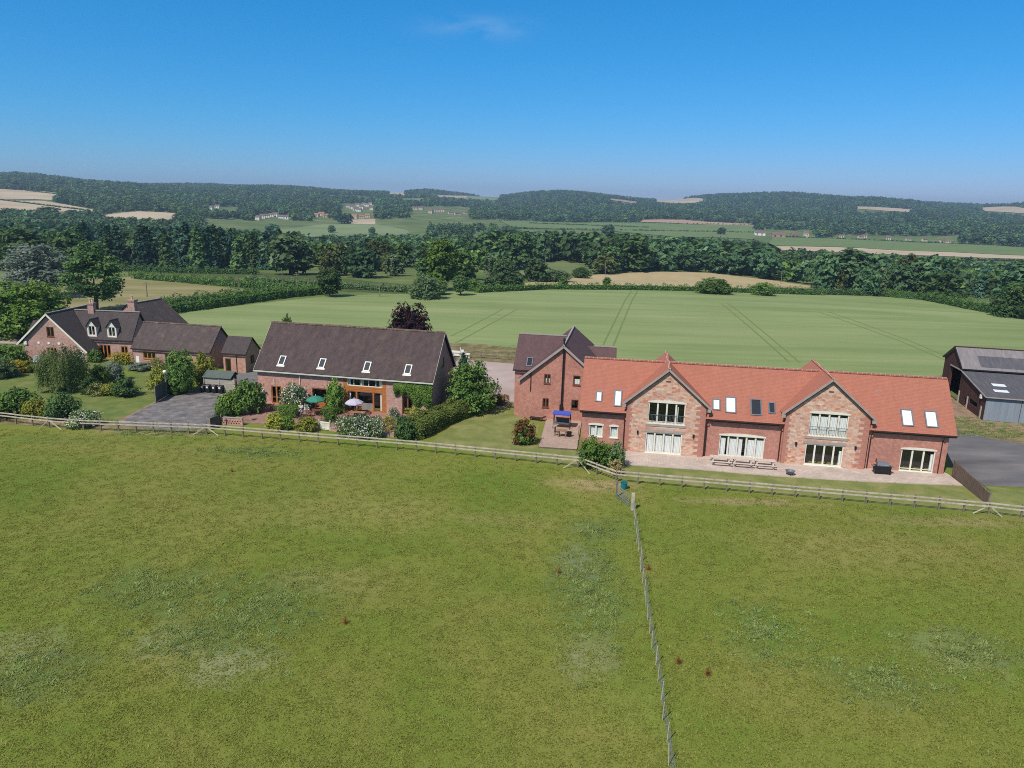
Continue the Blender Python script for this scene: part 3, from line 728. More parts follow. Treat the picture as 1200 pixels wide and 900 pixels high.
def instancer(name, pts, scales, rots, protos, kind, fields=None):
    """ONE stuff object: points carrying copies of a few plants"""
    per = [[] for _ in protos]; pick = rng.integers(0, len(protos), len(pts))
    me = bpy.data.meshes.new(name); me.from_pydata([tuple(p) for p in pts], [], [])
    for nm, ty, val in (('sc', 'FLOAT', scales), ('rz', 'FLOAT', rots), ('pick', 'INT', pick)):
        a = me.attributes.new(nm, ty, 'POINT'); a.data.foreach_set('value', np.asarray(val).astype(np.int32 if ty == 'INT' else np.float32))
    o = link(name, me); o['kind'] = kind
    ng = bpy.data.node_groups.new(name, 'GeometryNodeTree')
    ng.interface.new_socket('Geometry', in_out='INPUT', socket_type='NodeSocketGeometry')
    ng.interface.new_socket('Geometry', in_out='OUTPUT', socket_type='NodeSocketGeometry')
    N = ng.nodes; Lk = ng.links
    gi = N.new('NodeGroupInput'); go = N.new('NodeGroupOutput'); jo = N.new('GeometryNodeJoinGeometry')
    def attr(nm, ty):
        k = N.new('GeometryNodeInputNamedAttribute'); k.data_type = ty; k.inputs['Name'].default_value = nm
        return next(q for q in k.outputs if q.enabled and q.name == 'Attribute')
    sc, rz, pk = attr('sc', 'FLOAT'), attr('rz', 'FLOAT'), attr('pick', 'INT')
    cx = N.new('ShaderNodeCombineXYZ'); Lk.new(rz, cx.inputs['Z'])
    er = N.new('FunctionNodeEulerToRotation'); Lk.new(cx.outputs[0], er.inputs[0])
    for i, pr in enumerate(protos):
        oi = N.new('GeometryNodeObjectInfo'); oi.inputs['Object'].default_value = pr; oi.inputs['As Instance'].default_value = True
        cm = N.new('FunctionNodeCompare'); cm.data_type = 'INT'; cm.operation = 'EQUAL'
        ia = [q for q in cm.inputs if q.type == 'INT']; Lk.new(pk, ia[0]); ia[1].default_value = i
        ip = N.new('GeometryNodeInstanceOnPoints')
        Lk.new(gi.outputs[0], ip.inputs['Points']); Lk.new(oi.outputs['Geometry'], ip.inputs['Instance'])
        Lk.new(cm.outputs[0], ip.inputs['Selection']); Lk.new(er.outputs[0], ip.inputs['Rotation']); Lk.new(sc, ip.inputs['Scale'])
        Lk.new(ip.outputs[0], jo.inputs[0])
    Lk.new(jo.outputs[0], go.inputs[0])
    o.modifiers.new('scatter', 'NODES').node_group = ng
    return o
# ------------------------------------------------------------------ buildings
class Wall:
    """a wall plane in a building's own frame: s runs along it, z up, depth goes inwards"""
    def __init__(s, p, d, n): s.p = Vector((*p, 0)); s.d = Vector((*d, 0)); s.n = Vector((*n, 0))
    def pt(s, a, z, dep=0.0): q = s.p + s.d * a + s.n * dep; return Vector((q.x, q.y, z))
    def panel(s, mb, s0, s1, z0, prof, holes=(), reveal=.16, mi=0):
        def top(a):
            for (a0, b0), (a1, b1) in zip(prof, prof[1:]):
                if a0 - 1e-6 <= a <= a1 + 1e-6: return b0 + (b1 - b0) * ((a - a0) / max(a1 - a0, 1e-9))
            return prof[-1][1]
        xs = sorted({s0, s1, *[h[0] for h in holes], *[h[1] for h in holes], *[q[0] for q in prof if s0 < q[0] < s1]})
        for a, b in zip(xs, xs[1:]):
            m = (a + b) / 2; hh = [h for h in holes if h[0] < m < h[1]]
            zs = [z for z in sorted({z0, *[h[2] for h in hh], *[h[3] for h in hh]}) if z >= z0]
            for i, z in enumerate(zs):
                last = i == len(zs) - 1
                if not last:
                    zm = (z + zs[i + 1]) / 2
                    if any(h[0] < m < h[1] and h[2] < zm < h[3] for h in holes): continue
                    za = zb = zs[i + 1]
                else: za, zb = top(a), top(b)
                q = [(a, z), (b, z), (b, zb), (a, za)]
                s._f(mb, q, 0, mi)
        for h in holes:
            a, b, z, w = h[:4]
            for (p, q) in (((a, z), (a, w)), ((a, w), (b, w)), ((b, w), (b, z)), ((b, z), (a, z))):
                mb.face([s.pt(*p), s.pt(*q), s.pt(*q, reveal), s.pt(*p, reveal)], [(p[0], p[1]), (q[0], q[1]), (q[0] + reveal, q[1] + reveal), (p[0] + reveal, p[1] + reveal)], mi)
    def _f(s, mb, q, dep, mi):
        mb.face([s.pt(a, z, dep) for a, z in q], [(a, z) for a, z in q], mi)
    def box(s, mb, a, b, z0, z1, d0, d1, mi=0):
        mb.hexa([s.pt(a, z0, d0), s.pt(b, z0, d0), s.pt(b, z0, d1), s.pt(a, z0, d1), s.pt(a, z1, d0), s.pt(b, z1, d0), s.pt(b, z1, d1), s.pt(a, z1, d1)], mi)

def window(wl, root, h, n=1, mat='cream', fw=.09, curtain=0, rail=None, name='window', rows=None, sill=True, ctop=.82, part=None, arch=0.0, label=None):
    """frame with mullions set in the opening, panes and curtains as its own pieces"""
    a, b, z0, z1 = h[:4]; mb = MB(); d0, d1 = .05, .13
    for (x0, x1, y0, y1) in [(a, a + fw, z0, z1), (b - fw, b, z0, z1), (a + fw, b - fw, z0, z0 + fw), (a + fw, b - fw, z1 - fw, z1)]: wl.box(mb, x0, x1, y0, y1, d0, d1)
    st = (b - a) / n
    for i in range(1, n): wl.box(mb, a + st * i - fw * .8, a + st * i + fw * .8, z0 + fw, z1 - fw, d0 + .003, d1 - .003)
    for rz in (rows or []): wl.box(mb, a + fw, b - fw, z0 + (z1 - z0) * rz - .03, z0 + (z1 - z0) * rz + .03, d0 + .006, d1 - .006)
    if sill: wl.box(mb, a - .06, b + .06, z0 - .09, z0 + .004, -.07, .1)
    if arch:                                 # shallow curved stone-coloured head
        k = 10
        for i in range(k):
            t0, t1 = i / k, (i + 1) / k
            f = lambda t: z1 + arch * (1 - (2 * t - 1) ** 2) + .02
            x0, x1 = a - .1 + (b - a + .2) * t0, a - .1 + (b - a + .2) * t1
            mb.hexa([wl.pt(x0, z1 - .07, -.035), wl.pt(x1, z1 - .07, -.035), wl.pt(x1, z1 - .07, .05), wl.pt(x0, z1 - .07, .05),
                     wl.pt(x0, f(t0) + .05, -.035), wl.pt(x1, f(t1) + .05, -.035), wl.pt(x1, f(t1) + .05, .05), wl.pt(x0, f(t0) + .05, .05)])
    fr = mb.build(name, mat, root)
    if label: fr['label'] = label
    g = MB(); wl._f(g, [(a + .02, z0 + .02), (b - .02, z0 + .02), (b - .02, z1 - .02), (a + .02, z1 - .02)], .09, 0)
    g.build('pane', 'glass', fr)
    if rail:                                 # balcony bars across the lower part
        r = MB(); zt = z0 + rail
        wl.box(r, a, b, zt - .03, zt, -.06, -.02)
        for i in range(int((b - a) / .14)): wl.box(r, a + .05 + i * .14, a + .065 + i * .14, z0 + .02, zt - .03, -.05, -.035)
        r.build('balcony_rail', 'grey_metal', fr)
    if curtain:
        zt = z0 + (z1 - z0) * ctop
        for i in range(n):
            c = MB(); wd = curtain if isinstance(curtain, (int, float)) else curtain[i]
            if not wd: continue
            L0 = a + st * i + fw * .6; L1 = a + st * (i + 1) - fw * .6
            if wd < 0: L0 = L1 + (L1 - L0) * wd
            else: L1 = L0 + (L1 - L0) * wd
            k = max(3, int((L1 - L0) / .07)); zq = zt - (.04 * (i % 2))
            for q in range(k):
                x0, x1 = L0 + (L1 - L0) * q / k, L0 + (L1 - L0) * (q + 1) / k
                e0, e1 = .22 + .03 * (q % 2), .22 + .03 * ((q + 1) % 2)
                c.face([wl.pt(x0, z0 + .03, e0), wl.pt(x1, z0 + .03, e1), wl.pt(x1, zq, e1), wl.pt(x0, zq, e0)])
            c.build('curtain', 'curtain', fr)
    return fr

def skylight(root, a, b, y0, z0, y1, z1, white=True, frame='grey_metal', flash=False, u=0):
    """roof window lying on a slope that rises from (y0,z0) to (y1,z1)"""
    s = Vector((0, y1 - y0, z1 - z0)).normalized(); n = Vector((0, -s.z, s.y)); L = math.hypot(y1 - y0, z1 - z0)
    X = Matrix(((1, 0, 0, a), (0, s.y, n.y, y0), (0, s.z, n.z, z0), (0, 0, 0, 1)))
    w = b - a; mb = MB(); e = .11
    for q in ((0, w, 0, e), (0, w, L - e, L), (0, e, e, L - e), (w - e, w, e, L - e)): mb.box(q[0], q[1], q[2], q[3], -.04, .1, 0, X)
    if flash: mb.box(-.12, w + .12, -.22, -.002, -.02, .025, 1, X)
    f = mb.build('skylight', [frame, 'cream' if flash else 'lead'], root)
    g = MB(); g.face([X @ Vector(p) for p in ((e, e, .05), (w - e, e, .05), (w - e, L - e, .05), (e, L - e, .05))]); g.build('pane', 'glass', f)
    c = MB(); c.face([X @ Vector(p) for p in ((e, e, .03), (w - e, e, .03), (w - e, L - e, .03), (e, L - e, .03))])
    c.build('blind', 'blind' if white else 'black', f)
    return f

def barge(mb, pa, pb, h=.3, w=.05, mi=0): mb.beam(Vector(pa) - Vector((0, 0, h / 2)), Vector(pb) - Vector((0, 0, h / 2)), w, h, mi)
def pipe(root, pts, r=.05, mat='brown', name='downpipe'):
    mb = MB(); mb.tube(pts, r, 6); return mb.build(name, mat, root)
FRONT = lambda y=0.0, x=0.0: Wall((x, y), (1, 0), (0, 1))
RIGHT = lambda x, y=0.0: Wall((x, y), (0, 1), (-1, 0))     # seen from +x, s = y
LEFT = lambda x, y: Wall((x, y), (0, -1), (1, 0))          # seen from -x, s runs towards -y
BACK = lambda x, y: Wall((x, y), (-1, 0), (0, -1))

# ---- red tiled house with two stone gables --------------------------------
HO = (11.92, 73.93, 0); HA = R(-9)
house = thing('brick_house', 'long red tiled brick house with two stone fronted gables and white curtained windows', 'house', HO, HA)
EZ, RZ, RY = 4.2, 8.95, 4.3               # main eaves, ridge height, ridge depth
UL, UR, BK = -4.6, 31.25, 8.15
sl = (RZ - EZ) / RY
wm = FRONT(.45); wmb = MB()
lw = [(-3.78, -2.36, 1.32, 2.62), (-1.62, -.76, 1.32, 2.58)]
mw = [(9.58, 14.05, .2, 2.5)]; ew = [(27.1, 30.25, .1, 2.42)]
wm.panel(wmb, UL, .02, 0, [(UL, EZ + .3), (.02, EZ + .3)], lw)
wm.panel(wmb, 7.98, 15.72, 0, [(7.98, EZ + .3), (15.72, EZ + .3)], mw)
wm.panel(wmb, 23.68, UR, 0, [(23.68, EZ + .3), (UR, EZ + .3)], ew)
gp = lambda x0: [(x0, EZ + .3), (x0 + RY - .6, RZ - .25), (BK - .45, EZ + .3)]
RIGHT(UR, .45).panel(wmb, 0, BK - .45, 0, [(0, EZ + .3), (RY - .45, RZ - .2), (BK - .45, EZ + .2)])
LEFT(UL, BK).panel(wmb, 0, BK - .45, 0, [(0, EZ + .2), (BK - RY, RZ - .2), (BK - .45, EZ + .3)])
BACK(UR, BK).panel(wmb, 0, UR - UL, 0, [(0, EZ + .2), (UR - UL, EZ + .2)])
for g0 in (0.0, 15.72):                    # brick return walls of the stone gables
    LEFT(g0, 1.7).panel(wmb, 0, 1.7, 0, [(0, 5.55), (1.7, 5.55)]); RIGHT(g0 + 7.97, 0).panel(wmb, 0, 1.7, 0, [(0, 5.55), (1.7, 5.55)])
    for side in (0, 1):                    # toothed brick corners, proud of the stone
        for k in range(19):
            w_ = .55 if k % 2 else .36
            a0 = g0 - .012 if side == 0 else g0 + 7.982 - w_ - (.45 if k % 2 else .2)
            a1 = g0 + w_ if side == 0 else g0 + 7.982
            FRONT(0).box(wmb, a0, a1, k * .3, k * .3 + .296, -.012, .06)
wmb.build('wall', 'brick_new', house)
im = MB(); im.box(UL + .2, UR - .2, 2.2, 2.3, 0, 5.2); im.box(.2, 7.8, 2.0, 2.1, 0, 5.3); im.box(15.9, 23.5, 2.0, 2.1, 0, 5.3); im.box(2.0, 6.0, 2.0, 2.1, 5.3, 6.8); im.box(17.7, 21.7, 2.0, 2.1, 5.3, 6.8); im.box(.1, 7.9, .3, 2.0, 2.85, 2.95); im.box(15.8, 23.6, .3, 2.0, 2.85, 2.95); im.build('room_wall', 'room_shade', house)  # inner walls and floors added so the windows look dark inside
for gi, g0 in enumerate((0.0, 15.72)):
    gm = MB(); c = g0 + 3.985
    up = (g0 + 2.2, g0 + 5.9, 3.36, 5.62); dn = (g0 + 2.1, g0 + 5.78, .14, 2.36)
    if gi: up = (g0 + 2.3, g0 + 5.95, 3.24, 5.6); dn = (g0 + 2.22, g0 + 5.84, .12, 2.34)
    FRONT(0).panel(gm, g0, g0 + 7.97, 0, [(g0, 5.5), (c, 8.85), (g0 + 7.97, 5.5)], [up, dn])
    gm.build('gable_wall', 'stone', house)
    if gi == 0:
        window(FRONT(0), house, up, 4, 'cream', .1, (0, 0, 0, .25), rail=.95, rows=[.08], arch=.14, label='wide upper gable window with dark panes and balcony bars')
        window(FRONT(0), house, dn, 4, 'cream', .1, (.97, .97, .97, .97), rows=[.06], sill=True, ctop=.86)
    else:
        window(FRONT(0), house, up, 4, 'cream', .1, (.96, .95, .96, .95), rail=.95, rows=[.08], arch=.14, ctop=.84)
        window(FRONT(0), house, dn, 4, 'cream', .1, (0, 0, 0, -.35), rows=[.06], sill=True, ctop=.75)
    lt = MB(); FRONT(0).box(lt, g0 + 1.95, g0 + 6.0, dn[3] + .02, dn[3] + .3, -.03, .02); lt.build('stone_lintel', 'barge', house)
    lt = MB(); FRONT(0).box(lt, g0 + 2.0, g0 + 6.1, up[2] - .32, up[2] - .1, -.05, .02); lt.build('stone_sill', 'barge', house)
    lt = MB(); FRONT(0).box(lt, c - .22, c + .22, 7.75, 7.87, -.02, .03); lt.build('air_brick', 'brown', house)
    for x in (g0 + 1.25, g0 + 6.9): wl_ = MB(); FRONT(0).box(wl_, x - .07, x + .07, 2.1, 2.4, -.16, 0); FRONT(0).box(wl_, x - .1, x + .1, 2.4, 2.44, -.2, 0); wl_.build('wall_lamp', 'black', house)
    # cross roof with pale bargeboards
    rf = MB(); e = .42; ez = 5.72 - e * .84; ap = 9.18
    for sgn in (-1, 1):
        x = c + sgn * (3.985 + e)
        q = [(x, -.22, ez), (x, 9.0, ez), (c, 9.0, ap), (c, -.22, ap)]
        q = [q[1], q[0], q[3], q[2]] if sgn < 0 else q
        rf.slab(*q, .14)
    rf.build('gable_roof', 'tile_red', house)
    rd = MB(); rd.beam((c, -.23, ap + .03), (c, 9.02, ap + .03), .24, .13); rd.build('ridge', 'ridge_red', house)
    bb = MB()
    for sgn in (-1, 1):
        x = c + sgn * (3.985 + e + .02)
        barge(bb, (x, -.27, ez - .01), (c, -.27, ap - .01), .2, .06); barge(bb, (x, -.24, ez - .2), (c, -.24, ap - .2), .14, .05, 1)
        FRONT(0).box(bb, min(x, x - sgn * .35), max(x, x - sgn * .35), ez - .42, ez - .1, -.31, -.21)
    bb.build('bargeboard', ['barge', 'brown'], house)
rf = MB()
yb = BK + .45; ze = EZ - .0
yv = (5.55 - ze) / (RZ - ze) * (RY + .02) - .02     # the front slope stops at the valleys of the two gables
for poly in ([(UL - .25, 0), (-.02, 0), (-.02, 1), (3.985, 2), (UL - .25, 2)], [(8.0, 0), (15.7, 0), (15.7, 1), (19.705, 2), (3.985, 2), (8.0, 1)], [(23.71, 0), (UR + .5, 0), (UR + .5, 2), (19.705, 2), (23.71, 1)]):
    pp = [Vector((x, (-.02, yv, RY)[k], (ze, 5.55, RZ)[k])) for x, k in poly]; nn = Vector((0, -(RZ - ze), RY + .02)).normalized() * .14
    rf.face(pp, [(p.x, (p - Vector((p.x, -.02, ze))).length) for p in pp]); rf.face([p - nn for p in pp][::-1])
    for p, q in zip(pp, pp[1:] + pp[:1]): rf.face([p - nn, q - nn, q, p])
rf.slab((UR + .5, 2 * RY, ze), (UL - .25, 2 * RY, ze), (UL - .25, RY, RZ), (UR + .5, RY, RZ), .14)
rf.build('roof', 'tile_red', house)
rd = MB()
for k in range(81):
    x = UL - .25 + k * .45
    rd.beam((x + .02, RY, RZ + .03), (x + .43, RY, RZ + .03), .26, .14); rd.box(x + .43, x + .47, RY - .15, RY + .15, RZ - .02, RZ + .115, 1)
rd.build('ridge', ['ridge_red', 'barge'], house)
for (a, b) in ((UL - .25, -.45), (8.42, 15.28), (24.1, UR + .5)):
    gt = MB(); gt.box(a, b, -.1, .03, ze - .13, ze - .015); gt.box(a + .03, b - .03, .03, .43, ze - .26, ze - .17); gt.build('gutter', 'brown', house)
for x, y in ((-.16, .3), (8.2, .3), (15.5, .3), (24.05, .3), (30.7, .38)):
    pipe(house, [(x, -.03, ze - .1), (x, -.02, ze - .3), (x, y + .04, ze - .75), (x, y + .05, .05)], .05)
for hh in lw: window(wm, house, hh, 2 if hh[1] - hh[0] > 1 else 1, 'cream', .1, .97, ctop=.8, arch=.1)
window(wm, house, mw[0], 5, 'cream', .1, (.75, .97, .6, .97, .97), arch=.17, rows=[.06], ctop=.84)
window(wm, house, ew[0], 3, 'cream', .1, (0, 0, -.3), arch=.12, rows=[.12], ctop=.8)
ys = lambda z: (z - EZ) / sl - .02
for (a, b, z1, z0, wh) in ((-3.32, -2.62, 5.95, 5.02, 1), (-1.4, -.58, 6.15, 4.72, 1), (8.62, 9.42, 5.95, 4.98, 1), (9.9, 11.0, 6.2, 4.82, 1), (12.4, 13.5, 6.15, 4.76, 0), (14.15, 14.85, 5.95, 5.0, 0), (26.8, 27.9, 6.1, 4.72, 1), (29.0, 30.15, 6.1, 4.74, 1)):
    skylight(house, a, b, ys(z0), z0, ys(z1), z1, wh)
vb = MB(); vb.box(24.7, 25.1, ys(7.5), ys(7.5) + .12, 7.5, 7.62); vb.build('roof_vent', 'barge', house)

# ---- brick tower house behind its left end ---------------------------------
tow = thing('gabled_house', 'tall red brick house end with purple cross gabled roof and a black flue pipe', 'house', (0.93, 85.64, 0), HA)
tw = MB(); TH = [(2.88, 3.64, 4.42, 5.55), (6.3, 7.15, 4.45, 5.6), (2.78, 3.54, 1.5, 2.62), (6.2, 7.05, 1.55, 2.68)]
FRONT(0).panel(tw, 0, 10.1, 0, [(0, 4.55), (5.05, 8.8), (10.1, 4.55)], TH)
RIGHT(10.1, 0).panel(tw, 0, 13.9, 0, [(0, 4.6), (13.9, 4.6)]); LEFT(0, 13.9).panel(tw, 0, 13.9, 0, [(0, 4.6), (13.9, 4.6)])
BACK(10.1, 13.9).panel(tw, 0, 10.1, 0, [(0, 4.55), (5.05, 8.8), (10.1, 4.55)])
FRONT(1).panel(tw, -.78, 4, 0, [(-.78, 5.8), (4, 5.8)])
LEFT(-.78, 9).panel(tw, 0, 8, 0, [(0, 5.75), (4, 9.1), (8, 5.75)]); BACK(4, 9).panel(tw, 0, 4.78, 0, [(0, 5.8), (4.78, 5.8)])
RIGHT(10.7, 8).panel(tw, 0, 4, 0, [(0, 5.5), (2, 7.1), (4, 5.5)]); FRONT(8).panel(tw, 8, 10.7, 0, [(8, 5.55), (10.7, 5.55)]); BACK(10.7, 12).panel(tw, 0, 2.7, 0, [(0, 5.55), (2.7, 5.55)])
tw.build('wall', 'brick_new', tow)
tr = MB()
for sgn in (-1, 1):
    x = 5.05 + sgn * 5.3; q = [(x, -.3, 4.72), (x, 14.2, 4.72), (5.05, 14.2, 9.15), (5.05, -.3, 9.15)]
    tr.slab(*([q[1], q[0], q[3], q[2]] if sgn < 0 else q), .14)
tr.slab((-1.0, .75, 5.72), (4.6, .75, 5.72), (5.0, 5, 9.35), (-1.0, 5, 9.35), .14); tr.slab((4.6, 9.25, 5.72), (-1.0, 9.25, 5.72), (-1.0, 5, 9.35), (5.0, 5, 9.35), .14)
tr.slab((7.0, 7.75, 5.55), (10.95, 7.75, 5.55), (10.95, 10, 7.35), (6.0, 10, 7.35), .14); tr.slab((10.95, 12.25, 5.55), (7, 12.25, 5.55), (6, 10, 7.35), (10.95, 10, 7.35), .14)
tr.build('roof', 'tile_purple', tow)
rd = MB(); rd.beam((5.05, -.32, 9.18), (5.05, 14.2, 9.18), .22, .12); rd.beam((-1.0, 5, 9.38), (4.9, 5, 9.38), .22, .12); rd.beam((8, 10, 7.38), (10.95, 10, 7.38), .22, .12); rd.build('ridge', 'barge', tow)
bb = MB()
for sgn in (-1, 1): barge(bb, (5.05 + sgn * 5.32, -.33, 4.7), (5.05, -.33, 9.13), .26, .06)
bb.build('bargeboard', 'barge', tow)
for i, h in enumerate(TH): window(FRONT(0), tow, h, 2 if i % 2 == 0 else 1, 'door_brown', .1, .97 if i < 2 else 0, ctop=.55 if i == 0 else .6)
ytl = lambda z: .75 + (z - 5.72) / (9.35 - 5.72) * 4.25
skylight(tow, .5, 1.25, ytl(6.1), 6.1, ytl(6.95), 6.95, 0)
fl = MB(); fl.tube([(5.05, -.22, 1.5), (5.1, -.22, 9.7)], .1, 8); fl.tube([(5.1, -.22, 9.7), (5.1, -.22, 9.78), (5.1, -.22, 10.0)], [.16, .16, .1], 8)
fl.box(4.85, 5.2, -.3, 0, 1.3, 2.0); fl.build('flue_pipe', 'black', tow)
pipe(tow, [(1.3, -.06, 6.0), (1.3, -.06, 3.4)], .05, 'black')
gt = MB(); gt.box(-1.0, 1.0, .6, .74, 5.58, 5.7); gt.build('gutter', 'brown', tow)

# ---- barn house with timber glazed bay -------------------------------------
barn = thing('barn_house', 'long pink brick barn house with dark tiled roof, roof windows and orange timber bay', 'house', (-29.38, 88.71, 0), R(-11))
A0, A1, BD, BE, BR, BY = -2.1, 20.3, 9.3, 4.5, 9.42, 4.65
bw = MB(); fr = FRONT(0)
h_left = (-.35, 1.0, .1, 2.35); h_arch = (5.1, 7.2, .05, 2.35); h_bay = (9.2, 14.65, .05, 4.15); h_right = (16.6, 18.0, .08, 2.3)
fr.panel(bw, A0, 14.66, 0, [(A0, BE), (14.66, BE)], [h_left, h_arch, h_bay])
RIGHT(A1, 0).panel(bw, 0, BD, 0, [(0, BE), (BY, BR - .2), (BD, BE)], [(4.2, 5.2, 5.2, 6.3)]); LEFT(A0, BD).panel(bw, 0, BD, 0, [(0, BE), (BD - BY, BR - .2), (BD, BE)]); BACK(A1, BD).panel(bw, 0, A1 - A0, 0, [(0, BE), (A1 - A0, BE)])
bw.build('wall', 'brick_mid', barn)
sw = MB(); fr.panel(sw, 14.66, A1, 0, [(14.66, BE), (A1, BE)], [h_right]); sw.build('stone_wall', 'stone_old', barn)
im = MB(); im.box(A0 + .2, A1 - .2, 2.0, 2.1, 0, 5.2); im.box(A0 + .2, A1 - .2, .3, 2.0, 2.7, 2.8); im.build('room_wall', 'room_shade', barn)  # dark inner wall and floor added behind the barn windows
br = MB(); sg = (BR - BE) / BY
br.slab((A0 - .3, -.32, BE - .32 * sg + .15), (A1 + .3, -.32, BE - .32 * sg + .15), (A1 + .3, BY, BR + .05), (A0 - .3, BY, BR + .05), .15)
br.slab((A1 + .3, BD + .35, BE - .3), (A0 - .3, BD + .35, BE - .3), (A0 - .3, BY, BR + .05), (A1 + .3, BY, BR + .05), .15)
br.build('roof', 'tile_dark', barn)
rd = MB()
for k in range(52): rd.beam((A0 - .3 + k * .4417, BY, BR + .07 + .012 * math.sin(k * 1.9)), (A0 - .3 + k * .4417 + .42, BY, BR + .07 + .012 * math.sin(k * 2.3)), .3, .16)
rd.build('ridge', 'ridge_old', barn)
zf = BE - .32 * sg + .15
for x in (A0 - .31, A1 + .31): vg = MB(); barge(vg, (x, -.33, zf + .02), (x, BY, BR + .07), .16, .05); barge(vg, (x, BD + .36, BE - .28), (x, BY, BR + .07), .16, .05); vg.build('verge', 'barge', barn)
gt = MB(); gt.box(A0 - .32, A1 + .32, -.46, -.33, zf - .2, zf - .06); gt.box(A0 - .2, A1 + .2, -.3, .02, zf - .24, zf - .1); gt.build('gutter', 'fascia', barn)
for x, z in ((3.55, 1.9), (.15, 2.55), (7.3, 2.4)): pipe(barn, [(x, -.38 if x == 3.55 else -.06, 4.2 if x == 3.55 else 3.3), (x, -.07, 3.9 if x == 3.55 else 3.28), (x, -.07, z)], .055, 'cream')
for x in (.5, 5.78, 11.6, 16.75): skylight(barn, x, x + .82, -.32 + (4.95 - zf) / (BR + .05 - zf) * 4.97, 4.95, -.32 + (5.9 - zf) / (BR + .05 - zf) * 4.97, 5.9, x == 99, 'white', True)
# bay: timber frame, panes above and below a boarded band
by = MB(); a, b = h_bay[0], h_bay[1]
for x in (a, b - .5): fr.box(by, x, x + .5, .05, 4.15, .0, .15)
fr.box(by, a + .5, b - .5, 2.42, 3.12, .0, .14)
for k in range(3): fr.box(by, a + .5, b - .5, 2.5 + k * .2, 2.52 + k * .2, -.02, 0)
fr.box(by, a + .5, b - .5, 3.98, 4.15, .0, .14); fr.box(by, a + .5, b - .5, .05, .2, 0, .14)
for x in (a + 1.55, b - 1.75): fr.box(by, x, x + .2, .2, 2.42, .003, .14)
for x in (a + .5, b - .6): fr.box(by, x, x + .1, .2, 2.42, .003, .14)
bay = by.build('timber_bay', 'oak', barn)
wf = MB()
for x in (a + .5, a + 1.3, a + 2.2, a + 2.32, a + 3.2, a + 4.1, b - .57): fr.box(wf, x, x + .07, 3.12, 3.98, .03, .12)
fr.box(wf, a + .5, b - .5, 3.12, 3.2, .02, .12); fr.box(wf, a + .5, b - .5, 3.92, 3.98, .02, .12); wf.build('window_frame', 'cream', bay)
gp_ = MB(); fr._f(gp_, [(a + .5, .2), (b - .5, .2), (b - .5, 2.42), (a + .5, 2.42)], .08, 0); fr._f(gp_, [(a + .5, 3.12), (b - .5, 3.12), (b - .5, 3.98), (a + .5, 3.98)], .08, 0); gp_.build('pane', 'glass', bay)
for (x0, x1, z0, z1) in ((a + .52, a + .85, 3.15, 3.95), (b - .95, b - .6, 3.15, 3.95), (a + 2.15, a + 2.5, 3.15, 3.95), (a + .6, a + .85, .2, 2.4), (b - .85, b - .6, .2, 2.4), (a + 1.8, b - 1.8, .25, .95)): cu = MB(); fr._f(cu, [(x0, z0), (x1, z0), (x1, z1), (x0, z1)], .22, 0); cu.build('curtain', 'curtain', bay)
pm = MB(); fr._f(pm, [(a + 1.75, .2), (b - 1.75, .2), (b - 1.75, 1.05), (a + 1.75, 1.05)], .13, 0); pm.build('lower_panel', 'barge', bay)
d = window(fr, barn, h_left, 2, 'oak', .12, 0, name='door', sill=False, rows=[.35])
am = MB(); fr.box(am, 5.1, 7.2, 2.35, 2.5, -.04, .12); fr.box(am, 5.1, 5.22, .05, 2.35, .02, .14); fr.box(am, 7.08, 7.2, .05, 2.35, .02, .14); fr.box(am, 5.22, 7.08, .05, .9, .07, .12, 1)
am_o = am.build('arched_opening', ['door_brown', 'oak'], barn)
am = MB(); fr._f(am, [(5.22, .9), (7.08, .9), (7.08, 2.35), (5.22, 2.35)], .1, 0); am.build('pane', 'glass', am_o)
window(fr, barn, h_right, 2, 'door_brown', .12, 0, name='door', sill=False)
window(RIGHT(A1, 0), barn, (4.2, 5.2, 5.2, 6.3), 1, 'door_brown', .1, 0)
# ---- cottage ----------------------------------------------------------------
cot = thing('cottage', 'pink brick cottage with dark tiled roof, two white dormers and two chimneys', 'house', (-73.78, 109.93, 0), R(-4.2))
cw = MB(); ch = [(3.76, 4.92, 3.7, 5.15), (3.5, 5.0, .9, 2.0), (8.05, 9.2, .02, 1.75)]
fr = FRONT(0)
fr.panel(cw, 0, 9.7, 0, [(0, 3.1), (4.2, 6.9), (9.7, 1.75)], ch)
LEFT(0, 9.5).panel(cw, 0, 9.5, 0, [(0, 3.1), (9.5, 3.1)]); BACK(9.7, 9.5).panel(cw, 0, 9.7, 0, [(0, 1.75), (5.5, 6.9), (9.7, 3.1)])
fr3 = FRONT(3.1); ch3 = [(9.75, 11.55, .05, 2.15), (13.2, 14.3, .9, 2.0)]
fr3.panel(cw, 8.5, 15.0, 0, [(8.5, 3.05), (15.0, 3.05)], ch3)
RIGHT(15.0, 3.1).panel(cw, 0, 5.2, 0, [(0, 3.0), (2.6, 6.75), (5.2, 3.0)]); BACK(15, 8.3).panel(cw, 0, 7, 0, [(0, 3.05), (7, 3.05)])
RIGHT(9.7, 0).panel(cw, 0, 3.1, 0, [(0, 1.7), (3.1, 1.7)])
cw.build('wall', 'brick_old', cot)
cr_ = MB()
q = [(-.95, -.35, 2.45), (-.95, 9.8, 2.45), (4.2, 9.8, 7.2), (4.2, -.35, 7.2)]; cr_.slab(q[1], q[0], q[3], q[2], .16)
cr_.slab((10.0, -.35, 1.62), (10.0, 9.8, 1.62), (4.2, 9.8, 7.2), (4.2, -.35, 7.2), .16)
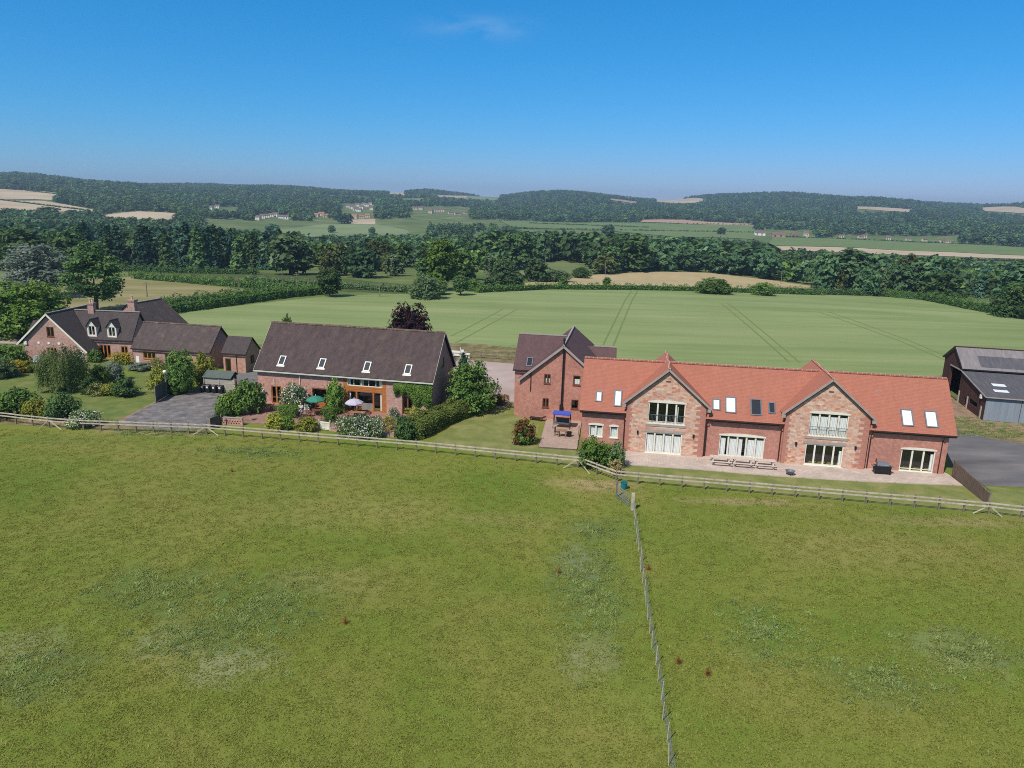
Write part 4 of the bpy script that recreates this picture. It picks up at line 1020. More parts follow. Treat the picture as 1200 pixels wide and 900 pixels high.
cr_.slab((6.5, 2.85, 2.95), (15.25, 2.85, 2.95), (15.25, 5.7, 7.0), (4.4, 5.7, 7.0), .16); cr_.slab((15.25, 8.55, 2.95), (6.5, 8.55, 2.95), (4.4, 5.7, 7.0), (15.25, 5.7, 7.0), .16)
cr_.build('roof', 'tile_slate', cot)
lf = MB(); lf.slab((-4.4, 6.2, 2.6), (-.3, 6.2, 2.6), (-.3, 8.2, 4.6), (-4.4, 8.2, 4.6), .14); lf.box(-4.2, -.2, 6.5, 10, 0, 2.6, 1); lf.slab((-.3, 10.3, 2.6), (-4.4, 10.3, 2.6), (-4.4, 8.2, 4.6), (-.3, 8.2, 4.6), .14)
lf.build('side_porch', ['tile_slate', 'brick_old'], cot)
bb = MB(); barge(bb, (-.97, -.4, 2.45), (4.2, -.4, 7.2), .24, .05); barge(bb, (10.02, -.4, 1.62), (4.2, -.4, 7.2), .24, .05)
bb.box(.02, .5, -.2, -.002, 2.35, 2.9); bb.build('bargeboard', 'cream', cot)
gt = MB(); gt.box(8.9, 15.2, 2.7, 2.84, 2.82, 2.93); gt.build('gutter', 'brown', cot)
rd = MB(); rd.beam((4.2, -.36, 7.23), (4.2, 9.8, 7.23), .24, .12); rd.beam((4.6, 5.7, 7.03), (15.25, 5.7, 7.03), .24, .12); rd.build('ridge', 'barge', cot)
window(fr, cot, ch[0], 2, 'door_brown', .1, 0); window(fr, cot, ch[1], 3, 'oak', .1, 0, sill=False)
dd = MB(); fr.box(dd, 8.07, 9.18, .02, 1.73, .04, .1); dd.build('door', 'white', cot)
window(fr3, cot, ch3[0], 3, 'oak', .12, (.0, 0, 0), name='door', sill=False); window(fr3, cot, ch3[1], 2, 'oak', .1, 0)
for x in (2.3, 3.9, 5.5):
    pl = MB(); c = [Vector((x + .19 * math.cos(t * .5236), -.06, 2.68 + .19 * math.sin(t * .5236))) for t in range(12)]; w = [p + Vector((0, .06, 0)) for p in c]
    pl.face(c); [pl.face([c[k], w[k], w[(k + 1) % 12], c[(k + 1) % 12]]) for k in range(12)]
    pl.build('wall_disc', 'white', cot)
def dormer(root, x0, x1, yf, z0, ze, za, yb, roofmat, fmat='cream'):
    mb = MB(); w = FRONT(yf); c = (x0 + x1) / 2; h = (x0 + .22, x1 - .22, z0 + .3, ze - .05)
    w.panel(mb, x0, x1, z0, [(x0, ze), (c, za), (x1, ze)], [h], .1); LEFT(x0, yb).panel(mb, 0, yb - yf, z0, [(0, ze), (yb - yf, ze)]); RIGHT(x1, yf).panel(mb, 0, yb - yf, z0, [(0, ze), (yb - yf, ze)])
    o = mb.build('dormer', fmat, root)
    r = MB(); y2 = yb + .9
    r.slab((x0 - .15, y2, ze - .1), (x0 - .15, yf - .2, ze - .1), (c, yf - .2, za + .1), (c, y2, za + .1), .08); r.slab((x1 + .15, yf - .2, ze - .1), (x1 + .15, y2, ze - .1), (c, y2, za + .1), (c, yf - .2, za + .1), .08)
    r.build('dormer_roof', roofmat, o); window(w, o, h, 2, 'white', .055, 0, sill=False)
    g = bpy.data.objects
    return o
dormer(cot, 8.05, 9.5, 3.12, 3.25, 5.0, 6.0, 4.9, 'tile_slate'); dormer(cot, 11.25, 12.72, 3.12, 3.2, 4.95, 5.95, 4.9, 'tile_slate')
def chimney(root, x, y, z0, z1, w, d, pots):
    mb = MB()
    for (a, b, e) in ((z0, z1 - .35, 0), (z1 - .348, z1 - .2, .06), (z1 - .198, z1, .1)): mb.box(x - w / 2 - e, x + w / 2 + e, y - d / 2 - e, y + d / 2 + e, a, b)
    o = mb.build('chimney', 'brick_old', root); p = MB()
    for i in range(pots): p.lathe([(.14, z1), (.13, z1 + .5), (.17, z1 + .52), (.17, z1 + .6), (.1, z1 + .6)], 10, (x + (i - (pots - 1) / 2) * .42, y, 0))
    p.build('chimney_pot', 'terracotta', o); return o
chimney(cot, 7.45, 5.7, 5.6, 8.2, .95, .7, 2); chimney(cot, 13.4, 6.9, 4.5, 8.75, 1.1, .9, 1)
ds = MB(); ds.lathe([(.02, -.06), (.28, -.02), (.36, .05), (.34, .06), (.02, -.02)], 16); dso = ds.build('satellite_dish', 'white', cot, True); dso.location = (15.2, 3.6, 3.1); dso.rotation_euler = (R(70), 0, R(40))
# ---- outbuildings ------------------------------------------------------------
out = thing('brick_outbuilding', 'low brick range with long lichened dark roof between the cottage and the shed', 'outbuilding', (-56.66, 108.07, 0), R(-10))
ow = MB(); oh = [(1.85, 3.88, 1.15, 2.25), (5.4, 6.4, .05, 2.1), (.55, 1.1, .05, 1.5)]
FRONT(0).panel(ow, .2, 12.6, 0, [(.2, 2.75), (12.6, 2.75)], oh); RIGHT(12.6, 0).panel(ow, 0, 6.4, 0, [(0, 2.75), (3.2, 5.9), (6.4, 2.75)]); BACK(12.6, 6.4).panel(ow, 0, 12.4, 0, [(0, 2.75), (12.4, 2.75)]); LEFT(.2, 6.4).panel(ow, 0, 6.4, 0, [(0, 2.75), (3.2, 5.9), (6.4, 2.75)])
ow.build('wall', 'brick_old', out)
orf = MB(); orf.slab((0, -.25, 2.62), (12.85, -.25, 2.62), (12.85, 3.2, 6.05), (0, 3.2, 6.05), .15); orf.slab((12.85, 6.65, 2.62), (0, 6.65, 2.62), (0, 3.2, 6.05), (12.85, 3.2, 6.05), .15); orf.build('roof', 'tile_lichen', out)
rd = MB(); rd.beam((0, 3.2, 6.08), (12.85, 3.2, 6.08), .26, .13); rd.build('ridge', 'ridge_old', out)
gt = MB(); gt.box(0, 12.8, -.38, -.26, 2.48, 2.6); gt.build('gutter', 'brown', out)
window(FRONT(0), out, oh[0], 3, 'oak', .1, 0); window(FRONT(0), out, oh[1], 1, 'door_brown', .1, 0, name='door', sill=False)
dd = MB(); FRONT(0).box(dd, .56, 1.09, .05, 1.48, .02, .08); dd.build('meter_door', 'white', out)
sm = thing('brick_store', 'small square brick store with plain dark pitched roof beside the gravel drive', 'outbuilding', tuple(Matrix.Translation((-56.66, 108.07, 0)) @ Matrix.Rotation(R(-10), 4, 'Z') @ Vector((14.8, 0, 0))), R(-10))
sw = MB(); FRONT(0).panel(sw, 0, 3.5, 0, [(0, 2.9), (3.5, 2.9)], [(.3, 1.2, .05, 2.0)]); RIGHT(3.5, 0).panel(sw, 0, 4, 0, [(0, 2.9), (2, 4.8), (4, 2.9)], [(1.4, 2.5, 1.2, 2.3)]); BACK(3.5, 4).panel(sw, 0, 3.5, 0, [(0, 2.9), (3.5, 2.9)]); LEFT(0, 4).panel(sw, 0, 4, 0, [(0, 2.9), (2, 4.8), (4, 2.9)]); sw.build('wall', 'brick_mid', sm)
sr_ = MB(); sr_.slab((-.2, -.25, 2.8), (3.7, -.25, 2.8), (3.7, 2, 4.97), (-.2, 2, 4.97), .13); sr_.slab((3.7, 4.25, 2.8), (-.2, 4.25, 2.8), (-.2, 2, 4.97), (3.7, 2, 4.97), .13); sr_.build('roof', 'tile_slate', sm)
window(FRONT(0), sm, (.3, 1.2, .05, 2.0), 1, 'door_brown', .12, 0, name='door', sill=False); window(RIGHT(3.5, 0), sm, (1.4, 2.5, 1.2, 2.3), 2, 'door_brown', .1, 0)
pipe(sm, [(2.1, -.3, 2.7), (2.1, -.06, 2.5), (2.1, -.06, .05)], .05)
gt = MB(); gt.box(-.2, 3.7, -.38, -.26, 2.67, 2.79); gt.build('gutter', 'brown', sm)
# rear building whose ridge runs away from us
A = at_depth(157, 361, 124); B = at_depth(190, 355, 131); A.z = B.z = 7.0
dv = (B - A); Lr = dv.length; ang = math.atan2(dv.y, dv.x)
rear = thing('rear_outbuilding', 'brick outbuilding with pale mottled roof standing behind the long brick range', 'outbuilding', (A.x, A.y, 0), ang)
rm = MB(); hw = 5.2; x0, x1 = -2.0, Lr
rm.slab((x0, -hw, 2.6), (x1, -hw, 2.6), (x1, 0, 7.0), (x0, 0, 7.0), .15); rm.slab((x1, hw, 2.6), (x0, hw, 2.6), (x0, 0, 7.0), (x1, 0, 7.0), .15); rm.build('roof', 'tile_lichen', rear)
rw = MB(); FRONT(-hw + .25).panel(rw, x0 + .2, x1 - .2, 0, [(x0 + .2, 2.6), (x1 - .2, 2.6)]); BACK(x1 - .2, hw - .25).panel(rw, 0, x1 - x0 - .4, 0, [(0, 2.6), (x1 - x0 - .4, 2.6)])
RIGHT(x1 - .2, -hw + .25).panel(rw, 0, 2 * hw - .5, 0, [(0, 2.6), (hw - .25, 6.85), (2 * hw - .5, 2.6)]); LEFT(x0 + .2, hw - .25).panel(rw, 0, 2 * hw - .5, 0, [(0, 2.6), (hw - .25, 6.85), (2 * hw - .5, 2.6)]); rw.build('wall', 'brick_old', rear)
rd = MB(); rd.beam((x0, 0, 7.03), (x1, 0, 7.03), .26, .12); rd.build('ridge', 'barge', rear)

# ---- farm barn on the right -----------------------------------------------------
fb = thing('farm_barn', 'rust red steel farm barn with stepped grey roofs and blue grey sliding doors', 'barn', (59.28, 90.03, 0), R(-13.5))
Lb = 24.0
w = MB(); Y1, Y2, Y3 = 9.6, 13.4, 17.5
RIGHT_ = LEFT(0, Y3)                       # west end, s = Y3 - y
RIGHT_.panel(w, 0, Y3 - Y1, 0, [(0, 4.75), (Y3 - Y2, 6.8), (Y3 - Y1, 4.75)], [(Y3 - 14.4, Y3 - Y1 - .25, .02, 4.15)], .3)
RIGHT_.panel(w, Y3 - Y1, Y3 - 5.8, 0, [(Y3 - Y1, 4.35), (Y3 - 5.8, 3.85)], [(Y3 - 7.4, Y3 - 6.5, .02, 1.2)])
RIGHT_.panel(w, Y3 - 5.8, Y3, 0, [(Y3 - 5.8, 3.85), (Y3, 3.05)], [(Y3 - 5.6, Y3 - 2.6, .9, 1.55)])
RIGHT(Lb, 0).panel(w, 0, Y1, 0, [(0, 3.05), (Y1, 4.35)]); RIGHT(Lb, Y1).panel(w, 0, Y3 - Y1, 0, [(0, 4.75), (Y2 - Y1, 6.8), (Y3 - Y1, 4.75)]); BACK(Lb, Y3).panel(w, 0, Lb, 0, [(0, 4.75), (Lb, 4.75)])
FRONT(Y1).panel(w, 0, Lb, 4.3, [(0, 4.75), (Lb, 4.75)])
w.build('wall', 'rust', fb)
inn = MB()
for k in range(40):
    pass
r = MB(); r.slab((-.25, Y1 - .35, 4.72), (Lb + .2, Y1 - .35, 4.72), (Lb + .2, Y2, 7.05), (-.25, Y2, 7.05), .1); r.slab((Lb + .2, Y3 + .3, 4.72), (-.25, Y3 + .3, 4.72), (-.25, Y2, 7.05), (Lb + .2, Y2, 7.05), .1)
hi = r.build('roof', 'sheet_pale', fb); hi['label'] = 'pale upper barn roof'
n_ = Vector((0, -(7.05 - 4.72), Y2 - Y1 + .35)).normalized()
r = MB(); q = lambda x, t: Vector((x, Y1 - .35 + (Y2 - Y1 + .35) * t, 4.72 + 2.33 * t)) + n_ * .02
r.face([q(2.2, .12), q(16, .12), q(16, .62), q(2.2, .62)], [(0, 0)] * 4); r.face([q(16.4, .02), q(Lb, .02), q(Lb, .96), q(16.4, .96)], [(0, 0)] * 4); r.build('roof_patch', 'sheet_dark', fb)
r = MB(); r.slab((-.2, -.3, 3.12), (Lb + .2, -.3, 3.12), (Lb + .2, Y1 - .02, 4.42), (-.2, Y1 - .02, 4.42), .09)
lo = r.build('roof', 'sheet_dark', fb); lo['label'] = 'dark lower lean-to roof'
r = MB(); m_ = lambda y: 3.12 + (y + .3) / (Y1 + .28) * 1.3 + .03
for x0, x1, y0, y1 in ((1.95, 3.5, 3.9, 4.9), (1.45, 3.1, 1.7, 2.6)): r.face([(x0, y0, m_(y0)), (x1, y0, m_(y0)), (x1, y1, m_(y1)), (x0, y1, m_(y1))])
r.build('rooflight', 'rooflight', fb)
r = MB(); r.beam((-.25, Y1 - .37, 4.62), (Lb, Y1 - .37, 4.62), .06, .14); r.beam((-.22, -.34, 3.06), (Lb, -.34, 3.06), .08, .12, 1); r.beam((-.24, -.3, 3.1), (-.24, Y1, 4.42), .08, .14, 1); r.beam((-.26, Y1 - .35, 4.75), (-.26, Y2, 7.05), .08, .12); r.beam((-.26, Y3 + .3, 4.75), (-.26, Y2, 7.05), .08, .12); r.beam((-.25, Y2, 7.08), (Lb, Y2, 7.08), .3, .08, 2)
r.beam((-.08, 14.5, 4.2), (-.08, Y1, 4.35), .1, .14, 1); r.build('trim', ['black', 'barge', 'rust'], fb)
for k in range(6):
    dmb = MB(); a = k * 4.0 + .0; FRONT(0).box(dmb, a + .03, a + 3.96, .03, 3.03, 0, .08)
    for i in range(20): FRONT(0).box(dmb, a + .06 + i * .197, a + .1 + i * .197, .06, 3.0, -.025, 0)
    dmb.build('sliding_door', 'grey_door', fb)
r = MB(); FRONT(0).box(r, 0, Lb, 3.03, 3.1, -.08, .1); r.build('door_track', 'black', fb)
r = MB(); r.box(-.3, -.02, 1.1, 1.45, 2.55, 3.05); r.build('meter_box', 'white', fb)
r = MB()
for y in (9.4, 6.0, 1.0): r.box(-.12, .1, y - .12, y + .12, 0, 1.6)
r.build('concrete_post', 'shed_wood', fb)
# ------------------------------------------------------------------ fences, gates, garden things
def rail_fence(label, px, braces=(), start=True, end=True, name='post_and_rail_fence', h=1.25, rails=(1.1, .78), sp=2.05, group=None, pts=None, mats=('fence', 'post')):
    pts = pts or [P(*p) for p in px]
    o = thing(name, label, 'fence', pts[0], 0, group); o0 = pts[0]
    post = MB(); post.box(-.065, .065, -.065, .065, -.1, h); post.box(-.05, .05, -.05, .05, h, h + .02)
    pm = None; place = []
    for a, b in zip(pts, pts[1:]):
        L = (b - a).length; n = max(1, round(L / sp)); d = (b - a).normalized(); nrm = Vector((d.y, -d.x, 0))
        for i in range(n + (1 if b is pts[-1] and end else 0)):
            if i == 0 and a is pts[0] and not start: continue
            place.append((a.lerp(b, i / n) - o0, math.atan2(d.y, d.x), random.uniform(-.025, .025)))
        for z in rails:
            mb = MB()
            for i in range(n):
                p, q = a.lerp(b, i / n) - o0, a.lerp(b, (i + 1) / n) - o0; w = Vector((0, 0, random.uniform(-.012, .012)))
                mb.beam(p + nrm * .09 + Vector((0, 0, z)) + d * .004 + w, q + nrm * .09 + Vector((0, 0, z)) - d * .004 + w, .045, .13)
            mb.build('rail', mats[0], o)
    for p, a, t in place:
        if pm is None: k = post.build('post', mats[1], o); pm = k.data
        else: k = link('post', pm, o)
        k.location = p; k.rotation_euler = (t, random.uniform(-.03, .03), a)
    for (bx, by), (ex, ey) in braces:
        a = P(bx, by) - o0; e = P(ex, ey) - o0; mb = MB(); mb.beam(a + Vector((0, 0, .85)), e + Vector((0, 0, .03)), .08, .08); mb.build('brace', mats[0], o)
    return o
FB = [(-75, 487), (0, 494.5), (58, 501), (98, 504), (242, 509), (488, 529)]
rail_fence('long weathered post and rail fence between the pasture and the left gardens', FB, [((58, 501), (46, 503)), ((58, 501), (72, 504)), ((242, 509), (226, 510)), ((242, 509), (256, 511))], end=False)
rail_fence('post and rail fence in front of the mown lawn by the tower house', [(488, 529), (677, 548)], [((677, 548), (660, 549))])
rail_fence('short slanting piece of post and rail fence beside the metal field gate', [(677, 548), (722, 565)], [((677, 548), (691, 556))], start=False)
rail_fence('post and rail fence below the stone gabled house', [(722, 565), (1158, 603), (1235, 612)], [((1158, 603), (1140, 602)), ((1158, 603), (1174, 606))], start=False)
rail_fence('thin dark rail fence along the rough verge behind the lane', [(548, 419), (612, 423)], h=1.15, rails=(1.0, .6), name='rail_fence', mats=('post', 'post'))
rail_fence('short rail fence beside the lane right of the round tree', [(574, 480), (580, 464), (583, 456)], h=1.1, rails=(.95, .55), name='rail_fence', mats=('post', 'post'))
# white painted rails by the lane
p0, p1 = P(528, 418), P(551, 420)
wr = thing('white_rail', 'low white painted rail with white sign block beside the lane', 'barrier', p0, math.atan2(p1.y - p0.y, p1.x - p0.x)); L = (p1 - p0).length
for a, b, z0, z1 in ((0, L * .47, .75, 1.1), (0, L * .47, .25, .6), (L * .52, L, .55, .85), (L * .72, L, .0, .25)):
    mb = MB(); mb.box(a, b, -.04, .04, z0, z1); mb.build('board', 'white', wr)
mb = MB(); mb.box(L * .485, L * .515, -.06, .06, 0, 1.7); mb.build('post', 'white', wr)
mb = MB(); mb.box(L * .55, L * .68, -.1, .1, .95, 1.35); mb.build('sign_block', 'white', wr)
for a in (.05, L * .97): mb = MB(); mb.box(a, a + .1, -.05, .05, 0, .8); mb.build('leg', 'post', wr)
# stock fence running down the field
w0, w1 = P(741, 598), P(786, 905); w2 = w1 + (w1 - w0) * .35
wf = thing('wire_fence', 'sagging wire stock fence on thin grey posts running down the pasture', 'fence', w0)
n = 27; pd = MB(); pd.tube([(0, 0, -.05), (0, 0, 1.12)], [.03, .025], 6); pmesh = None; D = w2 - w0
pos = [w0.lerp(w2, i / (n - 1)) + Vector((random.uniform(-.06, .06), 0, 0)) for i in range(n)]
for i, p in enumerate(pos):
    k = pd.build('post', 'fence', wf) if pmesh is None else link('post', pmesh, wf)
    pmesh = k.data; k.location = p - w0; k.rotation_euler = (random.uniform(-.07, .07), random.uniform(-.1, .1), random.uniform(0, 3))
for z in (.2, .45, .7, .92, 1.06):
    mb = MB(); mb.tube([p - w0 + Vector((.05, 0, z + random.uniform(-.01, .01))) for p in pos], .005, 4); mb.build('wire', 'steel', wf)
mb = MB()
for a, b in zip(pos, pos[1:]):
    for i in range(7):
        q = a.lerp(b, i / 7) - w0; mb.tube([q + Vector((.05, 0, .2)), q + Vector((.05, 0, .92))], .003, 3, cap=False)
mb.build('netting', 'steel', wf)
mb = MB(); mb.box(-.13, .13, -.13, .13, -.1, 1.5); k = mb.build('gate_post', 'fence', wf); k.location = (0, .1, 0)
# metal gate standing ajar
g0, g1 = P(722.8, 583), P(736, 594)
gt = thing('field_gate', 'small galvanised bar gate standing at the fence corner', 'gate', g0, math.atan2(g1.y - g0.y, g1.x - g0.x)); L = (g1 - g0).length
fm = MB()
for z in (.12, .38, .62, .88, 1.15): fm.tube([(0, 0, z), (L, 0, z)], .022, 6)
for x in (0, L * .5, L): fm.tube([(x, 0, .1), (x, 0, 1.17)], .026, 6)
fm.tube([(0, 0, .12), (L, 0, 1.1)], .018, 6); fm.build('frame', 'steel', gt)
ms = MB()
for i in range(12): ms.box(L * i / 12, L * i / 12 + .012, -.006, .006, .12, .62)
ms.build('mesh', 'steel', gt)
mb = MB(); mb.box(-.17, -.04, -.07, .07, 0, 1.55); mb.build('hinge_post', 'post', gt)
def bucket(label, loc, mat, r=.3, h=.55, name='bucket', cat='bucket'):
    o = thing(name, label, cat, loc); mb = MB(); mb.lathe([(r * .72, 0), (r, h), (r * 1.06, h), (r * 1.06, h + .03), (r * .95, h + .03), (r * .68, .06)], 16); mb.build('body', mat, o)
    t = MB(); t.tube([(r * math.cos(a), 0, h + r * .9 * math.sin(a)) for a in np.linspace(0, math.pi, 9)], .012, 5); t.build('handle', 'steel', o); return o
bucket('teal feed bucket behind the small metal gate', P(731, 573), 'teal', .32, .6)

# timber fence closing the right end of the terrace
def panel_fence(name, label, a, b, h, mat, posts=3, dh=0.0):
    o = thing(name, label, 'fence', a, math.atan2(b.y - a.y, b.x - a.x)); L = (b - a).length
    n = int(L / .16); mb = MB()
    for i in range(n):
        t = i / n; mb.box(L * t, L * (t + .93 / n), -.012 - .012 * (i % 2), .012, .04, h + dh * t)
    mb.build('boards', mat, o)
    for i in range(posts):
        p = MB(); x = L * i / (posts - 1); p.box(x - .06, x + .06, .02, .14, 0, h + .08 + dh * i / (posts - 1)); p.build('post', 'post', o)
    for z in (.3, h * .8): q = MB(); q.box(0, L, .012, .05, z, z + .08); q.build('rail', mat, o)
    return o
panel_fence('board_fence', 'brown close boarded fence between the terrace lawn and the tarmac yard', P(1115, 558), P(1157, 592), 1.65, 'panel_brown', 4, -.5)
panel_fence('board_fence', 'dark stained timber screen beside the gravel drive', P(207, 457), P(182, 472), 2.0, 'panel_dark', 3)
panel_fence('board_fence', 'short brown fence panel at the corner of the gravel drive', P(259, 499), P(246, 504), 1.3, 'panel_brown', 2)
# decking, terrace slabs
tp = [P(*p) for p in [(731, 529), (732.5, 545), (820, 551), (910, 558.5), (1015, 565), (1128, 569.5), (1110, 556), (1104, 554), (1011, 549.5), (915, 541), (822, 533)]]
mb = MB(); mb.face([(p.x, p.y, .1) for p in tp], [(p.x * .987 - p.y * .156, p.x * .156 + p.y * .987) for p in tp])
for a, b in zip(tp, tp[1:] + tp[:1]): mb.face([(a.x, a.y, 0), (b.x, b.y, 0), (b.x, b.y, .1), (a.x, a.y, .1)], [(0, 0), (1, 0), (1, .1), (0, .1)])
o = mb.build('paved_terrace', 'paving'); o['kind'] = 'structure'
dk = [P(*p) for p in [(631, 525), (676, 528), (682, 491), (641, 489)]]
ang = math.atan2(dk[1].y - dk[0].y, dk[1].x - dk[0].x); o = thing('deck', 'square pale timber deck in front of the tower house', 'deck', dk[0], ang)
iv = Matrix.Rotation(-ang, 4, 'Z'); lp = [iv @ (p - dk[0]) for p in dk]
mb = MB(); mb.face([(p.x, p.y, .16) for p in lp], [(p.x, p.y) for p in lp]); mb.build('boards', 'deck', o)
mb = MB()
for a, b in zip(lp, lp[1:] + lp[:1]): mb.beam((a.x, a.y, .075), (b.x, b.y, .075), .06, .16)
mb.build('edge', 'panel_brown', o)
for x, y in ((678, 512), (679, 527)):
    q = P(x, y); mb = MB(); mb.box(-.05, .05, -.05, .05, 0, 1.3); k = mb.build('post', 'post', o); k.location = iv @ (q - dk[0])

# ---- furniture builders -----------------------------------------------------
def picnic_table(label, loc, rot, group=None, mat='grey_teak', L=2.05):
    o = thing('picnic_table', label, 'picnic table', loc, rot, group)
    mb = MB()
    for i in range(5): mb.box(-L / 2, L / 2, -.38 + i * .155, -.24 + i * .155, .73, .77)
    mb.build('tabletop', mat, o)
    for s in (-1, 1):
        mb = MB()
        for i in range(2): mb.box(-L / 2, L / 2, min(s * .62, s * .9) + i * .145, min(s * .62, s * .9) + i * .145 + .135, .44, .48)
        mb.build('bench', mat, o)
    for x in (-L / 2 + .25, L / 2 - .25):
        mb = MB(); mb.beam((x, -.2, .73), (x, -.62, 0), .05, .09, up=(1, 0, 0)); mb.beam((x, .2, .73), (x, .62, 0), .05, .09, up=(1, 0, 0)); mb.box(x - .07, x - .026, -.9, .9, .36, .44); mb.box(x - .07, x - .026, -.38, .38, .64, .73); mb.build('leg', mat, o)
    return o
def chair(label, loc, rot, mat='teak', group=None, high=.95):
    o = thing('garden_chair', label, 'chair', loc, rot, group)
    mb = MB(); [mb.box(-.25, .25, -.24 + i * .1, -.15 + i * .1, .42, .45) for i in range(5)]; mb.build('seat', mat, o)
    mb = MB(); [mb.box(-.23 + i * .1, -.17 + i * .1, .22, .25, .45, high) for i in range(5)]; mb.box(-.26, .26, .21, .26, high - .06, high); mb.build('backrest', mat, o)
    for x in (-.24, .24):
        for y in (-.22, .23): mb = MB(); mb.box(x - .025, x + .025, y - .025, y + .025, 0, .64 if y < 0 else .5); mb.build('leg', mat, o)
        mb = MB(); mb.box(x - .03, x + .03, -.26, .25, .64, .67); mb.build('armrest', mat, o)
    return o
def table(label, loc, rot, mat='teak', r=.6, h=.72, round_=True, w=1.6, d=.9):
    o = thing('garden_table', label, 'table', loc, rot); mb = MB()
    if round_: mb.lathe([(r, h - .04), (r, h), (.02, h)], 18)
    else: [mb.box(-w / 2, w / 2, -d / 2 + i * d / 5, -d / 2 + (i + .92) * d / 5, h - .04, h) for i in range(5)]
    mb.build('tabletop', mat, o)
    for a in range(4):
        mb = MB(); x = (r * .62 * math.cos(a * 1.571 + .785)) if round_ else (w / 2 - .1) * (1 if a % 2 else -1); y = (r * .62 * math.sin(a * 1.571 + .785)) if round_ else (d / 2 - .1) * (1 if a > 1 else -1)
        mb.box(x - .035, x + .035, y - .035, y + .035, 0, h - .04); mb.build('leg', mat, o)
    return o
def parasol(label, loc, mat, r=1.15, h=2.3, closed=False):
    o = thing('parasol', label, 'parasol', loc); mb = MB(); mb.tube([(0, 0, .05), (0, 0, h + .08)], .025, 8); mb.lathe([(.025, h + .06), (.045, h + .1), (.01, h + .17)], 8); mb.build('pole', 'cream', o)
    mb = MB(); mb.lathe([(.26, 0), (.26, .06), (.05, .1), (.04, .3)], 14); mb.build('base', 'grey_metal', o)
    mb = MB()
    if closed:
        n = 16; rg = [[((q * (1 + .25 * (k % 2))) * math.cos(k * 6.283 / n), (q * (1 + .25 * (k % 2))) * math.sin(k * 6.283 / n), z) for k in range(n)] for q, z in ((.26, h - 1.35), (.24, h - 1.1), (.17, h - .5), (.04, h))]
        for a, b in zip(rg, rg[1:]):
            for k in range(n): mb.face([a[k], a[(k + 1) % n], b[(k + 1) % n], b[k]])
    else:
        n = 8; rg = [[(q * math.cos((k + .5) * 6.283 / n), q * math.sin((k + .5) * 6.283 / n), z) for k in range(n)] for q, z in ((r, h - .6), (r, h - .48), (r * .55, h - .17), (.02, h))]
        for a, b in zip(rg, rg[1:]):
            for k in range(n): mb.face([a[k], a[(k + 1) % n], b[(k + 1) % n], b[k]])
        rb = MB()
        for k in range(n): rb.tube([(.03, 0, h - .05), (rg[0][k][0] * .97, rg[0][k][1] * .97, h - .5)] if 0 else [(0, 0, h - .05), (rg[0][k][0] * .97, rg[0][k][1] * .97, h - .51)], .012, 4)
        rb.build('ribs', 'teak', o)
    mb.build('canopy', mat, o); return o
HM = Matrix.Translation(HO) @ Matrix.Rotation(HA, 4, 'Z')
hp = lambda u, y, z=.1: HM @ Vector((u, y, z))
picnic_table('first grey picnic table from the left gable in the row of three on the terrace', hp(9.6, -1.75), HA, 'picnic tables in a row on the terrace')
picnic_table('middle grey picnic table of the row of three on the terrace', hp(11.72, -1.75), HA, 'picnic tables in a row on the terrace')
picnic_table('last grey picnic table of the row, by the right gabled front', hp(13.84, -1.77), HA, 'picnic tables in a row on the terrace')
# barbecue
q = hp(25.1, -.9); o = thing('barbecue', 'large black barbecue with grey lid on the terrace against the brick wall', 'barbecue', q, HA)
mb = MB(); mb.box(-.75, .75, -.32, .32, .18, .82); mb.build('cabinet', 'black', o)
mb = MB(); [mb.box(-.72 + i * .37, -.72 + i * .37 + .34, -.335, -.32, .22, .78) for i in range(4)]; mb.build('door', 'black', o)
mb = MB(); mb.hexa([(-.55, -.3, .84), (.55, -.3, .84), (.55, .3, .84), (-.55, .3, .84), (-.52, -.16, 1.14), (.52, -.16, 1.14), (.52, .22, 1.2), (-.52, .22, 1.2)]); lid = mb.build('lid', 'grey_metal', o)
mb = MB(); mb.tube([(-.4, -.36, .98), (.4, -.36, .98)], .02, 6); mb.box(-.42, -.38, -.36, -.26, .96, 1.0); mb.box(.38, .42, -.36, -.26, .96, 1.0); mb.build('handle', 'steel', lid)
for x in (-1.0, .76): mb = MB(); mb.box(x, x + .24, -.28, .28, .8, .84); mb.build('side_shelf', 'grey_metal', o)
for x in (-.65, .65): mb = MB(); mb.tube([(x - .03, -.25, .09), (x + .03, -.25, .09)], .09, 10); mb.tube([(x - .03, .25, .09), (x + .03, .25, .09)], .09, 10); mb.build('wheel', 'black', o)
mb = MB(); mb.tube([(-.6, .2, 1.1), (-.6, .2, 1.45)], .05, 8); mb.build('chimney', 'black', o)
q = P(925.5, 556.5, .1); o = thing('fire_pit', 'round dark metal fire bowl on the pink terrace edge', 'fire pit', q)
mb = MB(); mb.lathe([(.12, .14), (.34, .24), (.44, .42), (.47, .42), (.47, .46), (.42, .46), (.3, .3), (.05, .22)], 18); mb.build('bowl', 'grey_metal', o)
for k in range(3): mb = MB(); a = k * 2.094 + .4; mb.tube([(.2 * math.cos(a), .2 * math.sin(a), .2), (.36 * math.cos(a), .36 * math.sin(a), 0)], .025, 6); mb.build('leg', 'black', o)
